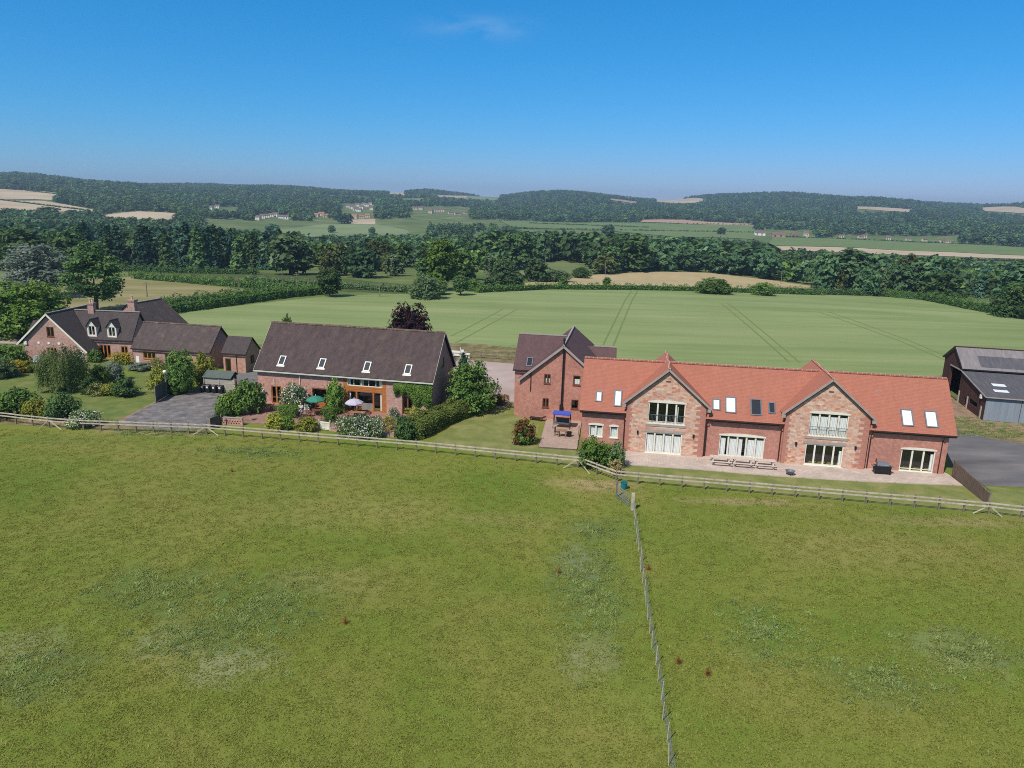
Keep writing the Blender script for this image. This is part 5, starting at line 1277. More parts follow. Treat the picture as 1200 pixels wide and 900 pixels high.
# deck furniture
q = P(658.5, 500.5, .16); o = thing('swing_seat', 'garden swing seat under a bright blue canopy on the deck', 'swing seat', q, R(-12))
mb = MB(); mb.slab((-1.0, -.75, 1.75), (1.0, -.75, 1.75), (1.0, .05, 1.92), (-1.0, .05, 1.92), .04); mb.slab((1.0, .75, 1.72), (-1.0, .75, 1.72), (-1.0, .05, 1.92), (1.0, .05, 1.92), .04)
mb.box(-1.0, 1.0, -.77, -.75, 1.6, 1.76); mb.build('canopy', 'blue', o)
for x in (-.95, .95): mb = MB(); mb.tube([(x, -.7, 0), (x, 0, 1.8), (x, .7, 0)], .035, 6); mb.build('side_frame', 'black', o)
mb = MB(); mb.box(-.8, .8, -.35, .2, .45, .55); mb.build('seat', 'panel_dark', o)
mb = MB(); mb.hexa([(-.8, .18, .5), (.8, .18, .5), (.8, .26, .5), (-.8, .26, .5), (-.8, .32, 1.05), (.8, .32, 1.05), (.8, .4, 1.05), (-.8, .4, 1.05)]); mb.build('backrest', 'panel_dark', o)
table('small orange brown wooden table on the deck before the swing seat', P(659, 511.5, .16), R(-12), 'teak', round_=False, w=.95, d=.75)
chair('wooden deck chair left of the small deck table', P(652.5, 510.5, .16), R(70), 'panel_brown')
bucket('black round planter on the deck right of the small table', P(667, 511.5, .16), 'black', .28, .5, 'planter', 'planter')
o = thing('sun_lounger', 'low black garden lounger lying at the tower house wall', 'lounger', P(630, 492.5, .02), R(-20))
mb = MB(); mb.hexa([(-.95, -.3, .25), (.35, -.3, .25), (.35, .3, .25), (-.95, .3, .25), (-.95, -.3, .33), (.35, -.3, .33), (.35, .3, .33), (-.95, .3, .33)]); mb.build('seat', 'black', o)
mb = MB(); mb.hexa([(.36, -.3, .25), (.95, -.3, .5), (.95, .3, .5), (.36, .3, .25), (.36, -.3, .33), (.92, -.3, .6), (.92, .3, .6), (.36, .3, .33)]); mb.build('backrest', 'black', o)
for x in (-.8, .5):
    for y in (-.26, .26): mb = MB(); mb.box(x - .03, x + .03, y - .03, y + .03, 0, .26); mb.build('leg', 'black', o)
# barn terrace
BM = Matrix.Translation((-29.38, 88.71, 0)) @ Matrix.Rotation(R(-11), 4, 'Z')
def garden_wall(label, pts, h, mat='brick_mid', lattice=False):
    o = thing('garden_wall', label, 'wall', pts[0]); mb = MB(); cpb = MB()
    for a, b in zip(pts, pts[1:]):
        a = a - pts[0]; b = b - pts[0]
        mb.beam(a + Vector((0, 0, h / 2)), b + Vector((0, 0, h / 2)), .24, h); cpb.beam(a + Vector((0, 0, h + .03)), b + Vector((0, 0, h + .03)), .32, .06)
    mb.build('wall', mat, o); cpb.build('coping', 'barge', o)
    if lattice:
        a, b = pts[0], pts[1]; d = (b - a).normalized(); nn = Vector((d.y, -d.x, 0)) * .128; L = (b - a).length; k = MB()
        for i in range(int(L / .3)):
            for j in range(2):
                p = d * (i * .3 + .05 + .15 * (j % 2)) + nn + Vector((0, 0, .22 + j * .24)); k.beam(p, p + d * .11, .02, .11)
        k.build('painted_openings', 'black', o)  # solid black blocks on the face; the holes' darkness is only their colour
    return o
garden_wall('low brick garden wall with pierced lattice bricks beside the big dark shrub', [P(262, 497), P(285, 498.5)], .8, lattice=True)
garden_wall('low brick retaining wall behind the clipped yellow green bushes', [P(311, 499.5), P(341, 501.5), P(373, 504)], .45)
garden_wall('low brick wall below the rose bed by the long hedge', [P(388, 505), P(425, 509), P(462, 512)], .4)
o = thing('hanging_basket', 'black iron bracket post with a round black hanging basket on the brick terrace', 'basket stand', P(285, 493))
mb = MB(); mb.tube([(0, 0, 0), (0, 0, 1.25), (.65, 0, 1.25)], .03, 6); mb.tube([(0, 0, .03), (1.3, 0, .03)], .04, 6); mb.build('bracket', 'black', o)
mb = MB(); mb.lathe([(.03, .72), (.22, .82), (.28, 1.02), (.27, 1.06), (.02, 1.06)], 14, (.62, 0, 0)); mb.build('basket', 'black', o); mb = MB(); mb.tube([(.62, 0, 1.05), (.62, 0, 1.25)], .012, 4); mb.build('chain', 'black', o)
parasol('closed cream parasol against the pink barn wall', P(310, 479, .02), 'cream_cloth', 1.2, 2.5, True)
table('brown wooden table under the closed cream parasol', P(312, 481, .02), R(-8), 'teak', round_=False, w=1.5, d=.9)
chair('dark garden chair left of the table with the closed parasol', P(304, 482, .02), R(80), 'panel_brown'); chair('dark garden chair right of the table with the closed parasol', P(319, 481.5, .02), R(-85), 'panel_brown'); chair('dark garden chair behind the table near the big dark shrub', P(302.5, 477, .02), R(20), 'panel_brown')
parasol('open green parasol on the barn terrace', P(370.5, 485, .02), 'green_cloth', 1.15, 2.25)
table('round dark table under the green parasol', P(372, 486.5, .02), 0, 'door_brown', .65)
chair('wooden chair in front of the green parasol table', P(362.5, 488, .02), R(130), 'teak'); chair('wooden chair right of the green parasol table', P(378, 485, .02), R(-80), 'door_brown'); chair('white garden chair beside the standing person', P(359.5, 484, .02), R(30), 'white')
parasol('open pale lilac parasol before the timber bay', P(415.5, 487, .02), 'mauve_cloth', 1.1, 2.1)
table('long reddish wooden table by the lilac parasol', P(419, 489.5, .02), R(-11), 'teak', round_=False, w=1.9, d=.9)
chair('wooden chair at the left end of the table by the lilac parasol', P(406, 488.5, .02), R(85), 'teak'); chair('wooden chair at the right end of the table by the lilac parasol', P(431, 490, .02), R(-85), 'teak'); chair('wooden chair behind the table by the lilac parasol', P(421, 485.5, .02), R(0), 'door_brown')
o = thing('kettle_barbecue', 'small round black kettle barbecue on the path by the standing person', 'barbecue', P(349, 491.5, .02))
mb = MB(); mb.lathe([(.05, .5), (.24, .58), (.3, .72), (.3, .76)], 14); mb.build('bowl', 'black', o); mb = MB(); mb.lathe([(.3, .765), (.26, .9), (.1, .98), (.03, .985), (.03, 1.02)], 14); mb.build('lid', 'black', o)
for k in range(3): mb = MB(); a = k * 2.094; mb.tube([(.15 * math.cos(a), .15 * math.sin(a), .55), (.28 * math.cos(a), .28 * math.sin(a), 0)], .018, 5); mb.build('leg', 'black', o)
a, b = P(374.5, 503.5), P(387, 505); o = thing('garden_gate', 'pale wooden garden gate between the brick walls below the barn', 'gate', a, math.atan2(b.y - a.y, b.x - a.x)); L = (b - a).length
mb = MB(); [mb.box(.1 + i * (L - .2) / 8, .1 + (i + .85) * (L - .2) / 8, -.02, .02, .08, 1.0) for i in range(8)]; mb.box(.08, L - .08, -.05, -.02, .85, .95); mb.box(.08, L - .08, -.05, -.02, .2, .3); mb.build('leaf', 'cream', o)
for x in (0, L): mb = MB(); mb.box(x - .07, x + .07, -.07, .07, 0, 1.2); mb.build('post', 'fence', o)
# bins, bin store, lamp
a, b = P(240, 459), P(275.5, 461.5); ang = math.atan2(b.y - a.y, b.x - a.x); L = (b - a).length
o = thing('bin_store', 'pale boarded garden store with grey green felt roof behind the wheelie bins', 'shed', a, ang)
mb = MB()
for i in range(6): mb.box(0, L * .47, .0, .04, .05 + i * .33, .05 + i * .33 + .31); mb.box(L * .5, L, .0, .04, .05 + i * .3, .05 + i * .3 + .28)
mb.box(0, .06, .04, 2.0, 0, 2.0); mb.box(L - .06, L, .04, 2.0, 0, 1.85); mb.box(.06, L - .06, 1.95, 2.0, 0, 2.2); mb.build('wall', 'shed_wood', o)
mb = MB(); mb.slab((-.15, -.2, 2.0), (L * .9, -.2, 2.0), (L * .9, 1.1, 2.7), (-.15, 1.1, 2.7), .06); mb.slab((L * .9, 2.3, 2.0), (-.15, 2.3, 2.0), (-.15, 1.1, 2.7), (L * .9, 1.1, 2.7), .06); mb.build('roof', 'felt', o)
for x in (0, L * .485, L): mb = MB(); mb.box(x - .06, x + .06, -.06, .0, 0, 2.05); mb.build('post', 'shed_wood', o)
bin0 = thing('wheelie_bin', 'black wheelie bin at the left end of the row of four', 'bin', P(238.8, 459.5), ang, 'wheelie bins before the garden store')
mb = MB(); mb.hexa([(-.24, -.26, .06), (.24, -.26, .06), (.24, .24, .06), (-.24, .24, .06), (-.29, -.36, .98), (.29, -.36, .98), (.29, .34, .98), (-.29, .34, .98)]); mb.build('body', 'black', bin0)
mb = MB(); mb.hexa([(-.31, -.4, .98), (.31, -.4, .98), (.31, .4, .98), (-.31, .4, .98), (-.28, -.34, 1.07), (.28, -.34, 1.07), (.28, .34, 1.07), (-.28, .34, 1.07)]); mb.build('lid', 'black', bin0)
for x in (-.27, .27): mb = MB(); mb.tube([(x - .03, .28, .1), (x + .03, .28, .1)], .1, 10); mb.build('wheel', 'black', bin0)
mb = MB(); mb.hexa([(-.13, -.352, .66), (.13, -.352, .66), (.13, -.335, .66), (-.13, -.335, .66), (-.13, -.372, .9), (.13, -.372, .9), (.13, -.35, .9), (-.13, -.35, .9)]); mb.build('sticker', 'white', bin0)
mb = MB(); mb.tube([(-.2, .42, .95), (.2, .42, .95)], .02, 6); mb.build('handle', 'black', bin0)
for x, y, t in ((244.6, 460, 'black wheelie bin second from the drive end of the row of four'), (252, 460.5, 'black wheelie bin third along the row, before the right boards'), (259.2, 461, 'black wheelie bin at the right end of the row of four')): dup(bin0, P(x, y), ang, t)
o = thing('lamp_post', 'slim grey post with a white globe lamp beside the dark screen', 'lamp', P(195.5, 464)); mb = MB(); mb.tube([(0, 0, 0), (0, 0, 2.9)], [.06, .045], 8); mb.build('pole', 'steel', o)
mb = MB(); mb.lathe([(.06, 2.9), (.2, 3.0), (.25, 3.15), (.18, 3.33), (.03, 3.38)], 12); mb.build('globe', 'white', o)
# flat roofed lean-to by the barn
c = [P(x, y, 2.25) for x, y in ((277, 438), (302, 435.5), (303, 447.5), (278, 450))]
o = thing('flat_roof_store', 'flat grey roofed brick lean to between the small store and the barn', 'outbuilding', (c[0].x, c[0].y, 0)); b0 = Vector((c[0].x, c[0].y, 0)); mb = MB()
lo = [p - b0 - Vector((0, 0, .14)) for p in c]; up = [p - b0 for p in c]; mb.hexa([lo[3], lo[2], lo[1], lo[0], up[3], up[2], up[1], up[0]]); mb.build('roof', 'flat_roof', o)
mb = MB(); cen = sum(up, Vector()) / 4; ins = [cen + (p - cen) * .93 for p in up]
for i in (0, 1, 2, 3):
    p, q = ins[i], ins[(i + 1) % 4]; L = (q - p).length; mb.face([(p.x, p.y, 0), (q.x, q.y, 0), (q.x, q.y, 2.1), (p.x, p.y, 2.1)], [(0, 0), (L, 0), (L, 2.1), (0, 2.1)])
mb.build('wall', 'brick_mid', o)
# pale blue bench by the cottage, stone troughs
o = thing('garden_bench', 'pale blue painted bench with arched back against the cottage wall', 'bench', P(43, 427), R(-4))
mb = MB(); [mb.box(-.65, .65, -.25 + i * .12, -.15 + i * .12, .43, .47) for i in range(4)]; mb.build('seat', 'pale_blue', o)
mb = MB(); [mb.box(-.6 + i * .15, -.54 + i * .15, .22, .26, .47, 1.0 + .28 * math.sin(math.pi * (i + .5) / 9)) for i in range(9)]
for i in range(9): mb.beam((-.65 + i * .144, .24, 1.0 + .28 * math.sin(math.pi * i / 9)), (-.65 + (i + 1) * .144, .24, 1.0 + .28 * math.sin(math.pi * (i + 1) / 9)), .06, .06)
mb.build('backrest', 'pale_blue', o)
for x in (-.62, .62):
    for y in (-.22, .22): mb = MB(); mb.box(x - .035, x + .035, y - .035, y + .035, 0, .65); mb.build('leg', 'pale_blue', o)
for x, y, t in ((17, 421, 'pale stone trough beside the golden clipped dome'), (25, 423, 'pale stone trough near the cottage corner'), (44, 431, 'small pale stone urn in front of the blue bench')):
    o = thing('stone_trough', t, 'trough', P(x, y)); mb = MB(); mb.box(-.5, .5, -.22, .22, 0, .08); mb.hexa([(-.55, -.25, .08), (.55, -.25, .08), (.55, .25, .08), (-.55, .25, .08), (-.62, -.3, .45), (.62, -.3, .45), (.62, .3, .45), (-.62, .3, .45)]); mb.build('basin', 'barge', o)
    mb = MB(); mb.box(-.52, .52, -.2, .2, .45, .47); mb.build('soil', 'soil', o)
# ---- the standing person -------------------------------------------------------
def skin_mesh(name, verts, edges, rad, mat, parent, sub=2, root=0):
    me = bpy.data.meshes.new(name); me.from_pydata(verts, edges, []); me.materials.append(M[mat]); o = link(name, me, parent)
    o.modifiers.new('skin', 'SKIN'); sv = me.skin_vertices[0].data
    for i, r in enumerate(rad): sv[i].radius = (r, r) if not isinstance(r, tuple) else r; sv[i].use_root = (i == root)
    s = o.modifiers.new('sub', 'SUBSURF'); s.levels = s.render_levels = sub
    return o
pz = thing('person', 'person in white top and white shorts standing on the barn terrace with folded arms', 'person', P(353, 488.6, .02), R(8))
V = [(0, 0, .92), (0, 0, 1.12), (0, 0, 1.34), (0, -.01, 1.47), (0, -.02, 1.6), (0, -.02, 1.68),
     (.1, 0, .88), (.11, -.01, .48), (.12, .01, .08), (.125, -.12, .04), (-.1, 0, .88), (-.11, -.03, .48), (-.12, .0, .08), (-.125, -.13, .04),
     (.19, 0, 1.37), (.25, -.04, 1.12), (.06, -.2, 1.1), (-.02, -.22, 1.12), (-.19, 0, 1.37), (-.25, -.04, 1.12), (-.06, -.22, 1.14), (.02, -.24, 1.15)]
Ed = [(0, 1), (1, 2), (2, 3), (3, 4), (4, 5), (0, 6), (6, 7), (7, 8), (8, 9), (0, 10), (10, 11), (11, 12), (12, 13), (2, 14), (14, 15), (15, 16), (16, 17), (2, 18), (18, 19), (19, 20), (20, 21)]
Rd = [(.15, .11), (.13, .1), (.16, .11), .055, .095, .07, .085, .055, .04, .04, .085, .055, .04, .04, .055, .042, .033, .035, .055, .042, .033, .035]
skin_mesh('body', V, Ed, Rd, 'skin', pz)
skin_mesh('shirt', [(0, 0, .95), (0, 0, 1.15), (0, 0, 1.37), (.2, 0, 1.37), (.255, -.03, 1.16), (-.2, 0, 1.37), (-.255, -.03, 1.16)], [(0, 1), (1, 2), (2, 3), (3, 4), (2, 5), (5, 6)], [(.17, .13), (.155, .12), (.18, .13), .08, .065, .08, .065], 'white', pz)
skin_mesh('shorts', [(0, 0, .98), (0, 0, .88), (.1, 0, .8), (.11, 0, .56), (-.1, 0, .8), (-.11, 0, .56)], [(0, 1), (1, 2), (2, 3), (1, 4), (4, 5)], [(.17, .13), (.17, .13), .11, .1, .11, .1], 'white', pz)
skin_mesh('hair', [(0, .015, 1.64), (0, .005, 1.7)], [(0, 1)], [.1, .085], 'cream', pz)
mb = MB()
for s in (-1, 1): mb.lathe([(.02, 1.6), (.016, 1.615), (.004, 1.62)], 6, (s * .035, -.108, 0))
mb.tube([(0, -.1, 1.6), (0, -.135, 1.57), (0, -.11, 1.56)], [.01, .016, .01], 6); mb.build('face', 'skin', pz)
# ------------------------------------------------------------------ garden plants and single trees
at('walnut_tree', 'open', 'tall open crowned tree with visible trunk rising behind the cottage chimneys', 'tree', 113, 366, 284, 68, 'leaf_dark')
at('silver_tree', 'feathery', 'silvery grey feathery tree behind the big green bush left of the cottage', 'tree', 44, 348, 287, 70, 'leaf_silver')
at('bush_tree', 'bushy', 'broad yellow green bush tree left of the cottage', 'tree', 38, 393, 330, 84, 'leaf_fresh')
at('bush_tree', 'bushy', 'smaller bushy tree at the left picture edge beside the lane', 'tree', -4, 391, 348, 56, 'leaf_mid')
at('shrub', 'shrub', 'rounded light green shrub by the left lane', 'shrub', 8, 393, 372, 30, 'leaf_yellow')
at('shrub', 'loose', 'grey green shrub between lane and bush tree', 'shrub', 27, 392, 380, 26, 'leaf_pale')
at('copper_tree', 'bushy', 'dark purple copper leaved tree behind the barn ridge', 'tree', 479, 404, 357, 54, 'leaf_purple', Y=112)
at('shrub', 'shrub', 'small dark bush showing above the left end of the barn ridge', 'shrub', 333, 396, 370, 20, 'leaf_mid', Y=112)
at('willow_tree', 'weeping', 'small weeping willow with a round drooping crown on the left lawn', 'tree', 76, 457, 408, 50, 'leaf_willow')
at('garden_tree', 'bushy', 'dense dark green tree over the drive beside the dark screen', 'tree', 213, 460, 411, 34, 'leaf_mid')
at('shrub', 'shrub', 'yellow green bush between the dense dark tree and the brick range', 'shrub', 240, 452, 414, 26, 'leaf_yellow')
at('round_tree', 'bushy', 'round broadleaf tree at the end of the clipped hedge by the lane', 'tree', 551, 481, 424, 54, 'leaf_mid')
at('conifer', 'conifer0', 'small dark conifer poking up behind the round tree by the lane', 'tree', 543, 446, 414, 16, 'leaf_conifer')
SH = [  # px, foot, top, width, key, leaf, label
 (117, 452, 427, 22, 'loose', 'leaf_mid', 'leafy green shrub right of the willow in the lawn bed'), (135, 446, 424, 22, 'loose', 'leaf_silver', 'grey green shrub before the dormered cottage front'), (106, 462, 441, 20, 'loose', 'leaf_dark', 'dark shrub at the willow shadow edge'),
 (115, 463, 448, 22, 'flowers', 'leaf_mid', 'flowering border plant right of the willow shadow'), (131, 463, 449, 20, 'shrub', 'leaf_yellow', 'yellow shrub in the round lawn bed'), (146, 464, 442, 28, 'loose', 'leaf_dark', 'dark green shrub in the round lawn bed'),
 (20, 487, 455, 44, 'shrub', 'leaf_mid', 'big green shrub behind the left fence end'), (-6, 487, 460, 34, 'shrub', 'leaf_pale', 'pale shrub at the left picture edge behind the fence'), (42, 489, 468, 26, 'shrub', 'leaf_yellow', 'lime green low shrub behind the fence'), (73, 490, 460, 34, 'shrub', 'leaf_dark', 'dark rounded shrub behind the fence left of the white flowers'),
 (98, 499, 481, 36, 'rose', 'leaf_mid', 'white flowering bush behind the fence'), (6, 443, 420, 26, 'loose', 'leaf_pale', 'grey green border shrub left of the golden plants'), (22, 436, 422, 24, 'shrub', 'leaf_gold', 'golden orange border plant before the cottage corner'), (33, 436, 422, 18, 'loose', 'leaf_yellow', 'yellow green border plant left of the blue bench'), (14, 441, 430, 16, 'loose', 'leaf_silver', 'silver blue low plant in the border'),
 (143, 414, 400, 20, 'loose', 'leaf_fresh', 'leafy shrub above the golden clipped block'), (112, 424, 409, 16, 'loose', 'leaf_mid', 'climber at the cottage corner beside the brown doors'), (183, 432, 419, 18, 'flowers', 'leaf_mid', 'pink flowering plants along the brick range wall'), (163, 434, 425, 26, 'loose', 'leaf_silver', 'low grey border plants below the meter door'),
 (188, 460, 428, 24, 'loose', 'leaf_yellow', 'bright leafy shrub left of the lamp post'), (206, 462, 450, 16, 'loose', 'leaf_mid', 'low dark shrub at the foot of the dense tree'), (12, 428, 404, 34, 'shrub', 'leaf_mid', 'tall green shrub behind the golden dome'),
 (293, 484, 445, 34, 'shrub', 'leaf_mid', 'big dark green shrub between the drive and the barn terrace'), (271, 486, 459, 32, 'shrub', 'leaf_fresh', 'bright green shrub at the drive edge left of the big dark shrub'), (262, 492, 478, 18, 'loose', 'leaf_mid', 'small shrub at the drive corner by the lattice wall'),
 (347, 481, 449, 32, 'rose', 'leaf_dark', 'climbing rose covered in white flowers on the barn wall'), (394, 484, 444, 22, 'loose', 'leaf_fresh', 'tall climbing plant left of the timber bay'), (322, 503, 484, 26, 'shrub', 'leaf_yellow', 'clipped yellow green bush at the fence left of the brick path'), (337, 503, 487, 18, 'shrub', 'leaf_fresh', 'green bush right of the yellow green clipped bush'), (361, 505, 489, 28, 'shrub', 'leaf_yellow', 'yellow green bush before the green parasol'),
 (408, 510, 487, 26, 'rose', 'leaf_mid', 'pale pink rose bush at the left of the rose bed'), (425, 512, 486, 28, 'rose', 'leaf_dark', 'full rose bush in the middle of the rose bed'), (440, 512, 488, 22, 'rose', 'leaf_mid', 'loose pale rose bush at the right of the rose bed'), (417, 511, 498, 18, 'shrub', 'leaf_fresh', 'bright green bush low in front of the roses'), (455, 503, 486, 16, 'flowers', 'leaf_yellow', 'yellow green flowering plant on the low wall'), (462, 493, 478, 14, 'rose', 'leaf_dark', 'small climbing rose on the stone wall'),
 (473, 515, 488, 26, 'shrub', 'leaf_dark', 'dark leafy shrub at the lower end of the clipped hedge'), (486, 497, 482, 22, 'flowers', 'leaf_mid', 'pink flowering shrub below the brown ivy framed door'), (492, 486, 475, 28, 'shrub', 'leaf_yellow', 'low light green bush beneath the ivy'),
 (613, 520, 491, 26, 'loose', 'leaf_red', 'reddish green shrub on the lawn before the tower house'), (614, 520, 500, 20, 'loose', 'leaf_mid', 'green lower part of shrubs on the lawn before the tower house'),
 (694, 546, 512, 34, 'loose', 'leaf_fresh', 'bright green leafy bush at the left end of the stone gable'), (710, 546, 520, 28, 'loose', 'leaf_mid', 'green bush beside the bright leafy bush'), (722, 548, 517, 18, 'loose', 'leaf_pale', 'pale tall bush against the brick gable corner'), (721, 556, 538, 18, 'loose', 'straw', 'dry yellow stems at the terrace corner'), (684, 546, 527, 12, 'loose', 'leaf_silver', 'grey bush at the corner post of the deck'),
 (598, 478, 470, 10, 'flowers', 'leaf_mid', 'small pots of plants by the lane end'),
]
for (px, yb, yt, w, key, lf, lab) in SH: at('shrub', key, lab, 'shrub', px, yb, yt, w, lf)
at('topiary', 'ball', 'golden clipped dome left of the cottage', 'shrub', 15, 424, 406, 22, 'leaf_gold')
def pxline(*pts): return [P(*p) for p in pts]
hedge('clipped_hedge', 'golden clipped block of hedge at the cottage range', 'hedge', pxline((137, 427), (151, 427.5)), 1.6, 1.75, 1500, .12, 'leaf_gold', zf=0, jag=.03)
hedge('clipped_hedge', 'left green topiary cube on the barn terrace', 'hedge', pxline((330, 487), (336, 487.5)), 1.3, 1.35, 1500, .1, 'leaf_fresh', zf=0, jag=.03)
hedge('clipped_hedge', 'right green topiary cube on the barn terrace beside the person', 'hedge', pxline((339, 488.5), (346, 489)), 1.3, 1.45, 1500, .1, 'leaf_fresh', zf=0, jag=.03)
hedge('clipped_hedge', 'green topiary block between the green and lilac parasols', 'hedge', pxline((383, 493), (391, 494)), 1.3, 1.7, 1700, .1, 'leaf_fresh', zf=0, jag=.03)
hedge('clipped_hedge', 'long thick clipped hedge running from the fence to the round tree', 'hedge', pxline((488, 511), (510, 499), (541, 486)), 2.6, 1.9, 13000, .16, 'leaf_hedge', zf=0, jag=.1)
hedge('clipped_hedge', 'small brown hedge block right of the lane end', 'hedge', pxline((582, 474), (591, 474.5)), 1.2, 1.25, 1300, .11, 'leaf_red', zf=0, jag=.05)
# ivy on the barn's right end
def ivy():
    n = 5200; x = rng.random(n) * 4.7 + 15.75; zt = 4.25 - .2 * rng.random(n); lowz = np.where(x > 17.9, 1.2 + .3 * np.sin(x * 5), 2.45 + .2 * np.sin(x * 7))
    z = lowz + (zt - lowz) * rng.random(n) ** .8; y = -.12 - .5 * np.sin(np.clip((z - lowz) / (zt - lowz), 0, 1) * 3.0) * rng.random(n) ** .4
    C = np.stack([x, y, z], 1); N = np.stack([0 * x, -1 + 0 * x, .5 + 0 * x], 1) + .6 * rng.normal(size=(n, 3))
    return leaf_mesh('ivy', C, N, .17 * rng.uniform(.6, 1.4, n), .5 + .2 * np.sin(x * 3 + z * 4) + .2 * rng.normal(size=n), ('leaf_fresh',))
o = link('ivy', ivy()); o.location = (-29.38, 88.71, 0); o.rotation_euler = (0, 0, R(-11)); tag(o, 'thick ivy hanging over the brown door on the barn wall', 'climber')
# dock plants in the pasture
for i, (x, y, t) in enumerate(((795, 778, 'rust red dock plant in the right pasture beside the wire fence'), (829, 791, 'rust red dock plant furthest from the wire fence'), (760, 668, 'rust red dock plant close to the wire fence midway'), (655, 672, 'rust red dock plant in the weedy patch left of the wire fence'), (405, 731, 'small rust red dock plant alone in the left pasture'), (272, 553, 'brown dock plant below the gravel drive fence'))):
    plant('dock_plant', 'spiky', t, 'weed', P(x, y), .45, .45, 'dock')

# ------------------------------------------------------------------ field trees, hedges and woods
HG = 'field hedges'
def fhedge(label, px, w, h, n, leaf='leaf_mid', ls=.5): return hedge('field_hedge', label, 'hedge', [G(*p) for p in px], w, h, int(n * 2.2), ls * .68, leaf, jag=.4)
fhedge('field hedge behind the brick range at the crop edge', [(186, 369), (250, 360), (330, 349), (382, 344)], 3, 2.2, 3800)
fhedge('dark second hedge above the hay meadow', [(196, 362), (262, 353), (320, 347)], 3, 2.2, 2200, 'leaf_dark')
fhedge('long low hedge between crop and golden stubble', [(560, 343), (640, 339), (760, 340), (900, 344), (962, 346)], 2.2, 1.7, 3800)
fhedge('hedge at the right corner of the crop', [(1040, 348), (1085, 352), (1135, 362), (1182, 371)], 3, 2.6, 3000)
fhedge('hedge along the foot of the right wood', [(880, 343), (960, 345), (1050, 348), (1130, 349)], 3, 2.2, 2600, 'leaf_pale')
fhedge('hedge between hay meadow and vine rows', [(160, 327), (225, 332), (300, 338), (380, 345)], 2.5, 2.0, 3000, 'leaf_mid')
fhedge('hedge above the vine rows', [(290, 330), (360, 336), (480, 343)], 2.2, 1.6, 2400, 'leaf_pale')
fhedge('dark hedge at the foot of the conifer belt', [(100, 316), (200, 320), (300, 322)], 2.5, 2.0, 2000, 'leaf_dark', .6)
ST = [ # px, foot, top, width, key, leaf, label
 (518, 340, 281, 38, 'oval', 'leaf_fresh', 'tall dense oval tree standing beyond the crop edge'), (386, 348, 315, 25, 'oval', 'leaf_dark', 'dark young tree on the crop edge'), (499, 350, 322, 34, 'bushy', 'leaf_pale', 'grey green bush at the foot of the tall oval tree'), (540, 346, 323, 19, 'oval', 'leaf_dark', 'dark small tree right of the tall oval tree'), (512, 345, 326, 24, 'bushy', 'leaf_mid', 'bush between the tall oval tree and the crop'),
 (836, 344, 326, 38, 'bushy', 'leaf_mid', 'broad bush at the stubble edge'), (894, 346, 331, 26, 'bushy', 'leaf_mid', 'bush at the right end of the stubble'), (659, 337, 325, 12, 'wood0', 'leaf_mid', 'small tree on the left stubble edge'), (711, 337, 325, 9, 'oval', 'leaf_mid', 'tiny slim tree in the middle stubble'), (681, 326, 313, 20, 'bushy', 'leaf_dark', 'dark bush behind the stubble'), (652, 330, 316, 30, 'bushy', 'leaf_pale', 'pale low bush left of the dark stubble bush'),
 (1187, 372, 331, 42, 'bushy', 'leaf_dark', 'dark round tree at the right picture edge above the crop'), (555, 341, 327, 22, 'bushy', 'leaf_mid', 'round bush right of the small dark tree'), (580, 340, 322, 26, 'wood1', 'leaf_wood', 'tree at the lane beyond the crop'), (603, 338, 318, 24, 'wood2', 'leaf_wood', 'tree left of the stubble'), (628, 330, 302, 28, 'wood3', 'leaf_wood', 'tree before the pale meadow'),
 (340, 322, 273, 54, 'wood4', 'leaf_pale', 'large pale round tree in the valley'), (402, 316, 286, 27, 'wood0', 'leaf_pale', 'pale round tree right of the large pale tree'), (446, 314, 277, 30, 'wood2', 'leaf_dark', 'tall dark tree in the middle of the valley'), (474, 312, 283, 20, 'wood1', 'leaf_dark', 'narrow dark tree left of the tall oval tree'), (495, 312, 285, 17, 'wood3', 'leaf_dark', 'slim dark tree just left of the tall oval tree'),
 (389, 273, 264, 9, 'wood1', 'leaf_dark', 'lone tree in the far green meadow'), (436, 274, 266, 8, 'wood0', 'leaf_dark', 'lone tree at the end of the far meadow'), (845, 275, 266, 10, 'wood2', 'leaf_dark', 'lone dark tree in the far crop rows'), (712, 275, 263, 14, 'wood4', 'leaf_dark', 'tree on the near edge of the far crop rows'), (57, 254, 242, 24, 'wood3', 'leaf_dark', 'round tree clump on the tan hillside'), (85, 254, 246, 16, 'wood1', 'leaf_dark', 'smaller tree right of the clump on the tan hillside'), (15, 256, 244, 32, 'wood0', 'leaf_dark', 'tree clump at the left of the tan hillside'),
 (320, 274, 262, 18, 'wood2', 'leaf_wood', 'tree left of the far meadow'), (404, 262, 250, 18, 'wood4', 'leaf_dark', 'dark tree below the white village')]
for (px, yb, yt, w, key, lf, lab) in ST: at('field_tree' if w > 12 else 'small_tree', key, lab, 'tree', px, yb, yt, w, lf)

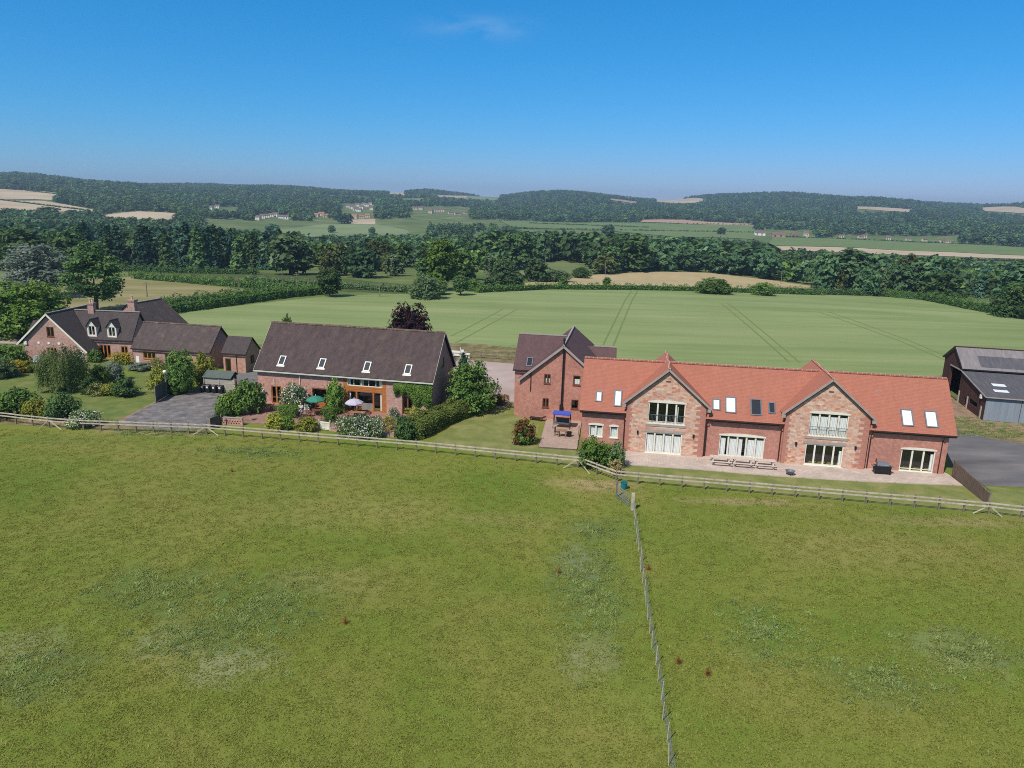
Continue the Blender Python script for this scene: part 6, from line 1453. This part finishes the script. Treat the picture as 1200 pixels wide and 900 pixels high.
def inside(poly, x, y):
    c = np.zeros(len(x), bool); n = len(poly)
    for i in range(n):
        x0, y0 = poly[i]; x1, y1 = poly[i - 1]
        cond = (y0 > y) != (y1 > y)
        with np.errstate(divide='ignore', invalid='ignore'): q = (x1 - x0) * (y - y0) / (y1 - y0) + x0
        c ^= cond & (x < q)
    return c
def clear(pts):
    ok = np.ones(len(pts), bool)
    for f in FIELDS: ok &= ~inside(f, pts[:, 0], pts[:, 1])
    return pts[ok]
def scatter(t0, t1, r0, r1, gap, clearf=True):
    """jittered grid over a sector: t = x/y, r = distance"""
    a0, a1 = math.atan(t0), math.atan(t1); out = []
    r = r0
    while r < r1:
        n = max(1, int(r * (a1 - a0) / gap))
        a = a0 + (np.arange(n) + rng.random(n)) / n * (a1 - a0); rr = r + gap * rng.uniform(-.45, .45, n)
        out.append(np.stack([rr * np.sin(a), rr * np.cos(a)], 1)); r += gap
    p = np.concatenate(out)
    return clear(p) if clearf else p
tx = lambda px: (px - 600) / F
# hand placed woodland belts: individuals
def belt(label, grp, cat, kinds, leafs, t0, t1, r0, r1, gap, hmin, hmax, wf=1.0, thin=0, limit=999, name='woodland_tree'):
    p = scatter(t0, t1, r0, r1, gap)
    if thin: p = p[np.sin(p[:, 0] * .11 + 1) + np.sin(p[:, 0] * .047 - p[:, 1] * .06) > -thin]
    for x, y in p[:limit]:
        h = random.uniform(hmin, hmax); k = random.choice(kinds); w = None if k.startswith('conifer') else h * random.uniform(.6, 1.2) * wf
        plant(name, k, label, cat, (x, y, T(x, y) - .3), h, w, random.choice(leafs), grp)
    return len(p)
WD = ['wood0', 'wood1', 'wood2', 'wood3', 'wood4']; CF = ['conifer0', 'conifer1']
nb = {}
nb['a'] = belt('tall dark conifer in the belt behind the left meadows', 'conifers in the dark belt behind the left meadows', 'tree', CF, ['leaf_conifer', 'leaf_conifer', 'leaf_dark'], tx(95), tx(330), 315, 345, 9, 14, 18, name='conifer_tree')
nb['b'] = belt('broadleaf woodland tree left of the conifer belt', 'broadleaf trees left of the conifer belt', 'tree', WD, ['leaf_dark', 'leaf_wood'], tx(-60), tx(95), 300, 335, 11, 10, 15)
nb['c'] = belt('valley tree between the conifer belt and the tall oval tree', 'valley trees in the middle distance', 'tree', WD, ['leaf_wood', 'leaf_dark', 'leaf_mid', 'leaf_pale', 'leaf_olive'], tx(325), tx(600), 268, 335, 13.5, 6, 12.5, thin=.35)
nb['d'] = belt('dark wood tree behind the golden stubble', 'trees of the dark wood behind the stubble', 'tree', WD, ['leaf_dark', 'leaf_wood', 'leaf_wood', 'leaf_olive', 'leaf_dark'], tx(590), tx(905), 340, 365, 11, 9, 18)
nb['e'] = belt('tree of the mixed wood beyond the right end of the crop', 'trees of the wood beyond the right end of the crop', 'tree', WD, ['leaf_dark', 'leaf_wood', 'leaf_wood', 'leaf_olive', 'leaf_dark', 'leaf_pale'], tx(900), tx(1260), 300, 336, 10.5, 8, 17)
print('belts', nb)
# far woods: one mass per wood
proto = []
for i, (k, lf) in enumerate([('wood0', 'leaf_wood'), ('wood1', 'leaf_dark'), ('wood2', 'leaf_wood'), ('conifer0', 'leaf_conifer'), ('wood3', 'leaf_mid')]):
    base = TT[k][0]
    lb = round_lobes(8, .4, .25, .8, .5) if k[:4] == 'wood' else [(0, 0, .12 + .8 * t, .24 * (1 - t) + .03, .24 * (1 - t) + .03, .09) for t in np.linspace(0, 1, 8)]
    me = clumps(lb, 75, 4, .04, .17 if k[:4] == 'wood' else .13, mats=(lf,), name='canopy')
    me.transform(Matrix.Diagonal((1.15, 1.15, 1, 1)) if k[:4] == 'wood' else Matrix.Identity(4))
    o = bpy.data.objects.new('canopy', me); proto.append(o)
def wood(name, p, hmin, hmax, sub=None):
    z = Tn(p[:, 0], p[:, 1]) - .5; n = len(p)
    return instancer(name, np.column_stack([p, z]).tolist(), rng.uniform(hmin, hmax, n), rng.random(n) * 6.28, proto if sub is None else [proto[i] for i in sub], 'stuff')
wood('conifer_wood', np.concatenate([scatter(tx(95), tx(340), 345, 520, 9), scatter(tx(-200), tx(95), 335, 560, 11)]), 11, 17, [1, 3, 3, 0])
wood('valley_wood', np.concatenate([scatter(tx(330), tx(640), 345, 720, 12), scatter(tx(500), tx(600), 860, 1100, 16)]), 8, 13)
wood('dark_wood', scatter(tx(560), tx(900), 370, 620, 10.5), 9, 18, [0, 1, 1, 2])
wood('mixed_wood', scatter(tx(880), tx(1500), 340, 520, 10.5), 8, 13)
far = np.concatenate([scatter(-.95, .95, 1150, 2100, 15), scatter(-.92, .92, 2100, 3300, 19), scatter(-.9, .9, 3300, 4300, 26)])
def keep_far(p):
    x, y = p[:, 0], p[:, 1]; r = np.hypot(x, y); t = x / y
    # open valley floor in the middle and right stays fields until the foot of the hill
    foot = np.interp(t, [-.7, -.4, -.3, 0, .33, .7], [1900, 1500, 1250, 1500, 1250, 1150])
    gap = np.sin(x * .006 + 1.3) * np.sin(y * .004 + x * .002)
    return p[(r > foot) & ((gap > -.8) | (r > 2400))]
far = keep_far(far)
wood('hill_forest', far, 8, 18)
left = scatter(-.92, tx(335), 565, 1950, 14); tl = left[:, 0] / left[:, 1]; r = np.hypot(left[:, 0], left[:, 1])
wood('hillside_wood', left[(tl < tx(240)) | (r < 760) | (r > 1200)], 9, 15, [0, 1, 1, 2, 4])
wood('valley_edge_wood', np.concatenate([scatter(tx(600), tx(900), 620, 900, 14), scatter(tx(890), tx(1500), 520, 700, 14)]), 8, 13)
# far hedgerow trees along field edges
hr = []
for a, b in (((600, 268), (885, 273)), ((318, 281), (480, 278)), ((900, 300), (1210, 307)), ((905, 277), (1210, 290)), ((0, 235), (100, 247)), ((30, 224), (75, 229)), ((585, 259), (885, 264)), ((620, 262), (760, 267)), ((360, 300), (440, 299)), ((470, 277), (560, 287))):
    n = 150
    for i in range(n):
        t = (i + random.random()) / n; g = G(a[0] + (b[0] - a[0]) * t, a[1] + (b[1] - a[1]) * t + random.uniform(-.15, .15)); hr.append((g.x, g.y))
wood('hedgerow_bushes', np.array(hr), 2, 4, [0, 1, 2])

# ------------------------------------------------------------------ far houses and poles
M['render_white'] = plain('white rendered wall', (.7, .67, .6), .12, .2); M['render_buff'] = plain('buff rendered wall', (.55, .46, .34), .15, .2); M['far_brick'] = plain('far brick wall', (.4, .22, .16), .2, .2)
M['far_roof'] = plain('far brown roof', (.16, .11, .09), .2, .2); M['far_roof_red'] = plain('far red roof', (.3, .15, .11), .2, .2)
def far_house(name, label, px, y, w, d, h, wall, roof, rot, group=None, cat='house'):
    g = G(px, y); o = thing(name, label, cat, g - Vector((0, 0, .6)), R(rot), group)
    mb = MB(); F0 = FRONT(-d / 2, -w / 2); rise = d * .4
    F0.panel(mb, 0, w, 0, [(0, h), (w, h)], [(w * .15, w * .3, h * .55, h * .8), (w * .6, w * .75, h * .55, h * .8), (w * .15, w * .3, h * .18, h * .4), (w * .6, w * .75, h * .18, h * .4)], .3)
    RIGHT(w / 2, -d / 2).panel(mb, 0, d, 0, [(0, h), (d / 2, h + rise), (d, h)]); LEFT(-w / 2, d / 2).panel(mb, 0, d, 0, [(0, h), (d / 2, h + rise), (d, h)]); BACK(w / 2, d / 2).panel(mb, 0, w, 0, [(0, h), (w, h)])
    mb.build('wall', wall, o)
    mb = MB(); e = .4; mb.slab((-w / 2 - e, -d / 2 - e, h - .2), (w / 2 + e, -d / 2 - e, h - .2), (w / 2 + e, 0, h + rise + .15), (-w / 2 - e, 0, h + rise + .15), .2); mb.slab((w / 2 + e, d / 2 + e, h - .2), (-w / 2 - e, d / 2 + e, h - .2), (-w / 2 - e, 0, h + rise + .15), (w / 2 + e, 0, h + rise + .15), .2)
    mb.box(w * .28, w * .28 + .9, -.4, .4, h + rise * .4, h + rise + 1.2); mb.build('roof', roof, o)
    mb = MB(); F0._f(mb, [(w * .13, h * .16), (w * .77, h * .16), (w * .77, h * .82), (w * .13, h * .82)], .28, 0); mb.build('window', 'black', o)
    return o
VG = [  # px list with shared label (too far to tell apart), walls
 ('white_house', 'tiny white house of the cluster on the wooded hillside', 'white houses on the wooded hillside', [(408, 243), (413, 245), (417, 247), (421, 248), (426, 241), (430, 242), (434, 240), (424, 245), (436, 246), (419, 242)], 9, 7, 5.5, 'render_white', 'far_roof'),
 ('village_house', 'tiny pale house of the village below the left woods', 'village houses below the left woods', [(303, 258), (308, 256), (313, 255), (318, 254), (323, 254), (329, 256), (335, 257), (248, 246), (255, 244), (275, 242), (277, 240)], 8, 6, 4.6, 'render_white', 'far_roof'),
 ('hamlet_house', 'tiny buff house of the hamlet below the white cluster', 'hamlet houses below the white cluster', [(371, 254), (377, 253), (382, 255), (416, 256), (424, 256), (431, 255)], 10, 7, 5, 'render_buff', 'far_roof_red'),
 ('hill_house', 'tiny buff house on the central hillside', 'houses on the central hillside', [(487, 246), (493, 246), (505, 250), (512, 248), (518, 248), (528, 251), (536, 252), (546, 251), (475, 238)], 10, 7, 5, 'render_buff', 'far_roof'),
 ('farm_house', 'small buff building in the row above the right green field', 'buildings in a row above the right green field', [(986, 278.4), (1008, 279), (1013, 278.6), (1041, 281), (1064, 282.3), (1083, 283), (1104, 284.6), (1111, 284.4)], 7, 5, 3.6, 'render_buff', 'far_roof')]
for nm, lab, grp, pts, w, d, h, wl_, rf_ in VG:
    for (x, y) in pts: far_house(nm, lab, x, y, w * random.uniform(.8, 1.25), d, h * random.uniform(.85, 1.15), wl_, rf_, random.uniform(-25, 25), grp)
far_house('farm_shed', 'long grey roofed farm shed left of the right green field', 912, 277.5, 20, 9, 4, 'far_brick', 'far_roof', -8, cat='barn'); far_house('farm_shed', 'grey farm shed right of the long one, above the field corner', 931, 277.5, 11, 8, 4, 'far_brick', 'far_roof', 5, cat='barn'); far_house('farm_house', 'taller pale farmhouse at the left corner of the right green field', 944, 278, 8, 8, 7.5, 'render_buff', 'far_roof', -10)
far_house('barn_far', 'large pale barn roofed building above the far crop rows', 890, 276, 16, 9, 5, 'render_white', 'far_roof', -5, cat='barn')
far_house('wood_house', 'pink house standing alone among trees behind the golden stubble', 760, 305, 7, 6, 6.5, 'far_brick', 'far_roof_red', -6)
far_house('tan_barn', 'reddish barn roof at the far wood edge', 808, 285, 11, 7, 4, 'far_brick', 'far_roof_red', 4, cat='barn')
def pole(px, yb, yt, label):
    p, h, _ = sized(px, yb, yt, 2); o = thing('utility_pole', label, 'pole', p); mb = MB(); mb.tube([(0, 0, -.3), (0, 0, h)], [.14, .1], 6); mb.build('shaft', 'post', o)
    mb = MB(); mb.box(-.8, .8, -.06, .06, h - .5, h - .38); mb.build('crossarm', 'post', o)
for px, yb, yt, lb in ((331.7, 344, 318, 'grey wooden pole at the hedge above the crop, taller of the left pair'), (348, 337, 320, 'grey pole among the vine rows, right of the taller hedge pole'), (445, 348, 331, 'pole on the crop edge left of the grey green bush'), (496, 345, 324, 'pole in the bush at the foot of the tall oval tree'), (572, 337, 319, 'pole by the lane bushes left of the stubble'), (172.5, 348, 330, 'pole in the hay meadow'), (280.5, 350, 324, 'pole at the hedge right of the hay meadow'), (639, 309, 298, 'pole before the dark wood'), (650, 328, 316, 'pole at the stubble edge'), (709, 323, 307, 'pole in front of the house among trees'), (915, 333, 317, 'pole at the right end of the stubble'), (8, 348, 331, 'pole in the far left meadow')):
    pole(px, yb, yt, lb)

# ------------------------------------------------------------------ grass in the pasture
M['blade'] = leafm('grass blades', (.14, .178, .03), (.19, .206, .042), (.29, .268, .09), .12, .2)
M['blade_grey'] = leafm('grey green weeds', (.13, .2, .04), (.19, .25, .07), (.3, .32, .15), .2, .3)
def tuft(n, h, sp, mat, w=.02):
    V = []; Fc = []
    for i in range(n):
        a = random.uniform(0, 6.28); r = sp * random.random() ** .5; x, y = r * math.cos(a), r * math.sin(a); l = h * random.uniform(.5, 1.2); b = random.uniform(0, 6.28); t = random.uniform(1.2, 2.6) * l
        dx, dy = math.cos(b + 1.57) * w, math.sin(b + 1.57) * w; k = len(V)
        V += [(x - dx, y - dy, 0), (x + dx, y + dy, 0), (x + math.cos(b) * t, y + math.sin(b) * t, l)]; Fc.append((k, k + 1, k + 2))
    me = bpy.data.meshes.new('tuft'); me.from_pydata(V, [], Fc); me.materials.append(M[mat])
    at_ = me.attributes.new('tone', 'FLOAT', 'FACE'); at_.data.foreach_set('value', rng.random(len(Fc)).astype(np.float32)); me.update()
    return bpy.data.objects.new('tuft', me)
tf = [tuft(14, .045, .24, 'blade'), tuft(18, .055, .28, 'blade'), tuft(12, .04, .22, 'blade')]
wd = [tuft(26, .11, .3, 'blade_grey', .035), tuft(20, .09, .25, 'blade_grey', .03)]
nT = 60000
yy = rng.uniform(24, 76, nT * 2); xx = rng.uniform(-1, 1, nT * 2) * (yy * .78 + 3)
fy = np.interp(xx, [-75, -56, -33, -10, 6.5, 10, 41, 60], [81, 78.4, 76.3, 72.7, 68.4, 65.2, 59.3, 56.2])
ok = (yy < fy) & (rng.random(nT * 2) < np.clip(40 / yy, .3, .8)); P2 = np.stack([xx, yy, 0 * xx], 1)[ok][:nT]
instancer('grass', P2.tolist(), rng.uniform(.6, 1.5, len(P2)), rng.random(len(P2)) * 6.28, tf, 'stuff')
wp = []
for (x, y, rx, ry, col, am) in WEEDS:
    if col[1] > col[0] and am >= .6:
        n = int(rx * ry * 14); a = rng.random(n) * 6.28; q = np.abs(rng.normal(size=n)) * .5
        wp.append(np.stack([x + rx * q * np.cos(a), y + ry * q * np.sin(a), 0 * a], 1))
wp = np.concatenate(wp); wp = wp[rng.random(len(wp)) < .45]
wp = wp[wp[:, 1] < np.interp(wp[:, 0], [-75, -56, -33, -10, 6.5, 10, 41, 60], [80, 77.6, 75.6, 72, 67.8, 64.6, 58.6, 55.5])]
for px0, px1, y0, y1, n in ((1118, 1210, 488, 512, 420), (555, 612, 405, 420, 260), (135, 243, 503, 510, 160)):   # rough edges by the yard, the lane and the drive fence
    q = np.array([tuple(P(random.uniform(px0, px1), random.uniform(y0, y1)))[:2] + (0.0,) for _ in range(n)]); wp = np.concatenate([wp, q])
instancer('weeds', wp.tolist(), rng.uniform(.5, 1.2, len(wp)), rng.random(len(wp)) * 6.28, wd, 'stuff')

# ------------------------------------------------------------------ light, air, sky
SUN_AZ, SUN_EL = R(216), R(50)            # clockwise from +Y: behind us and to the left
W = bpy.data.worlds.new('World'); SC.world = W; W.use_nodes = True
nt = W.node_tree; nt.nodes.clear()
sky = nt.nodes.new('ShaderNodeTexSky'); sky.sky_type = 'NISHITA'; sky.sun_disc = False
sky.sun_elevation = SUN_EL; sky.sun_rotation = SUN_AZ; sky.altitude = 150; sky.air_density = SKY_AIR; sky.dust_density = SKY_DUST; sky.ozone_density = SKY_OZ
# deep summer blue: grade the sky's own colour, channel by channel
sep = nt.nodes.new('ShaderNodeSeparateColor'); cmb = nt.nodes.new('ShaderNodeCombineColor')
nt.links.new(sky.outputs[0], sep.inputs[0])
for i, (gain, pw) in enumerate(SKY_GRADE):
    a = nt.nodes.new('ShaderNodeMath'); a.operation = 'MULTIPLY'; a.inputs[1].default_value = .113
    b = nt.nodes.new('ShaderNodeMath'); b.operation = 'POWER'; b.inputs[1].default_value = pw
    c = nt.nodes.new('ShaderNodeMath'); c.operation = 'MULTIPLY'; c.inputs[1].default_value = gain / .113
    nt.links.new(sep.outputs[i], a.inputs[0]); nt.links.new(a.outputs[0], b.inputs[0]); nt.links.new(b.outputs[0], c.inputs[0]); nt.links.new(c.outputs[0], cmb.inputs[i])
# the graded blue lies low round the horizon; overhead the ungraded sky is brightened and warmed as added fill light
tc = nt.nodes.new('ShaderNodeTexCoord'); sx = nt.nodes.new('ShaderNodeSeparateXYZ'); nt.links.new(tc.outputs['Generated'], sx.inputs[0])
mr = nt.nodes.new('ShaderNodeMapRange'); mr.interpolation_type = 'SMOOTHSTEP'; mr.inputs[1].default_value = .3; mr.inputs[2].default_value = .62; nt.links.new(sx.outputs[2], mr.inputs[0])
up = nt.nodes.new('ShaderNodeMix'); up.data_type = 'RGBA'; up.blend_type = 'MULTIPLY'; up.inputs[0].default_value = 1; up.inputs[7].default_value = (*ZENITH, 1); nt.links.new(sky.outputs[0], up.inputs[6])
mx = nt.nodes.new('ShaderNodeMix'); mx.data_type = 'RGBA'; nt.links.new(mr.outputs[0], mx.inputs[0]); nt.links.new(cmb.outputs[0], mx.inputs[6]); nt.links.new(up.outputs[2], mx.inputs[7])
# one faint wisp of high cloud
dv = Vector(ray(562, 33)).normalized(); rv = dv.cross(Vector((0, 0, 1))).normalized(); uv_ = rv.cross(dv)
def wnode(op, a, b=None):
    k = nt.nodes.new('ShaderNodeMath'); k.operation = op
    for i, v in enumerate((a, b)):
        if v is None: continue
        if isinstance(v, bpy.types.NodeSocket): nt.links.new(v, k.inputs[i])
        else: k.inputs[i].default_value = v
    return k.outputs[0]
def wdot(vec):
    k = nt.nodes.new('ShaderNodeVectorMath'); k.operation = 'DOT_PRODUCT'; nt.links.new(tc.outputs['Generated'], k.inputs[0]); k.inputs[1].default_value = vec; return k.outputs['Value']
nz = nt.nodes.new('ShaderNodeTexNoise'); mp = nt.nodes.new('ShaderNodeMapping'); mp.inputs['Scale'].default_value = (1, 1, 4); nt.links.new(tc.outputs['Generated'], mp.inputs[0]); nt.links.new(mp.outputs[0], nz.inputs['Vector']); nz.inputs['Scale'].default_value = 14; nz.inputs['Detail'].default_value = 6
e2 = wnode('ADD', wnode('POWER', wnode('MULTIPLY', wdot(rv), 1 / .055), 2), wnode('POWER', wnode('ABSOLUTE', wnode('MULTIPLY', wdot(uv_), 1 / .011)), 2))
cl = wnode('MULTIPLY', wnode('EXPONENT', wnode('MULTIPLY', e2, -1.0)), wnode('MAXIMUM', wnode('MULTIPLY', wnode('SUBTRACT', nz.outputs[0], .4), .85), 0))
front = wnode('GREATER_THAN', wdot(dv), 0); cl = wnode('MULTIPLY', cl, front)
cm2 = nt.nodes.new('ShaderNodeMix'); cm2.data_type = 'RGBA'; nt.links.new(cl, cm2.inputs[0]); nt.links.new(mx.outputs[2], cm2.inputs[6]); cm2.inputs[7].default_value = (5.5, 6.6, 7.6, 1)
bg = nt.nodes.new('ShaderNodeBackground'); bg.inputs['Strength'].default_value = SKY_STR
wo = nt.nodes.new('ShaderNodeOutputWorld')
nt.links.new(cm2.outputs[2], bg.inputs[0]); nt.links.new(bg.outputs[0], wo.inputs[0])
sd = bpy.data.lights.new('sun', 'SUN'); sd.energy = SUN_STR; sd.angle = R(.5); sd.color = (1, .94, .84)
so = bpy.data.objects.new('sun', sd); COL.objects.link(so)
to_sun = Vector((math.sin(SUN_AZ) * math.cos(SUN_EL), math.cos(SUN_AZ) * math.cos(SUN_EL), math.sin(SUN_EL)))
so.rotation_euler = to_sun.to_track_quat('Z', 'Y').to_euler()
if HAZE > 0:
    mb = MB(); mb.box(-5800, 5800, -5800, 5800, -24, 135); 
    k = NT('haze'); pv = k.n('ShaderNodeVolumePrincipled', Density=HAZE, Color=HAZE_COL, Anisotropy=.25)
    k.t.links.new(pv.outputs[0], k.out.inputs['Volume']); M['haze'] = k.m
    o = mb.build('haze', 'haze'); o['kind'] = 'stuff'
SC.render.engine = 'CYCLES'
cy = SC.cycles
cy.max_bounces = 6; cy.diffuse_bounces = 3; cy.glossy_bounces = 3; cy.transmission_bounces = 4; cy.transparent_max_bounces = 8; cy.volume_bounces = 0
cy.use_denoising = False; cy.filter_width = 1.0
SC.view_settings.view_transform = 'Standard'; SC.view_settings.look = 'None'; SC.view_settings.gamma = 1; SC.view_settings.exposure = EXPO
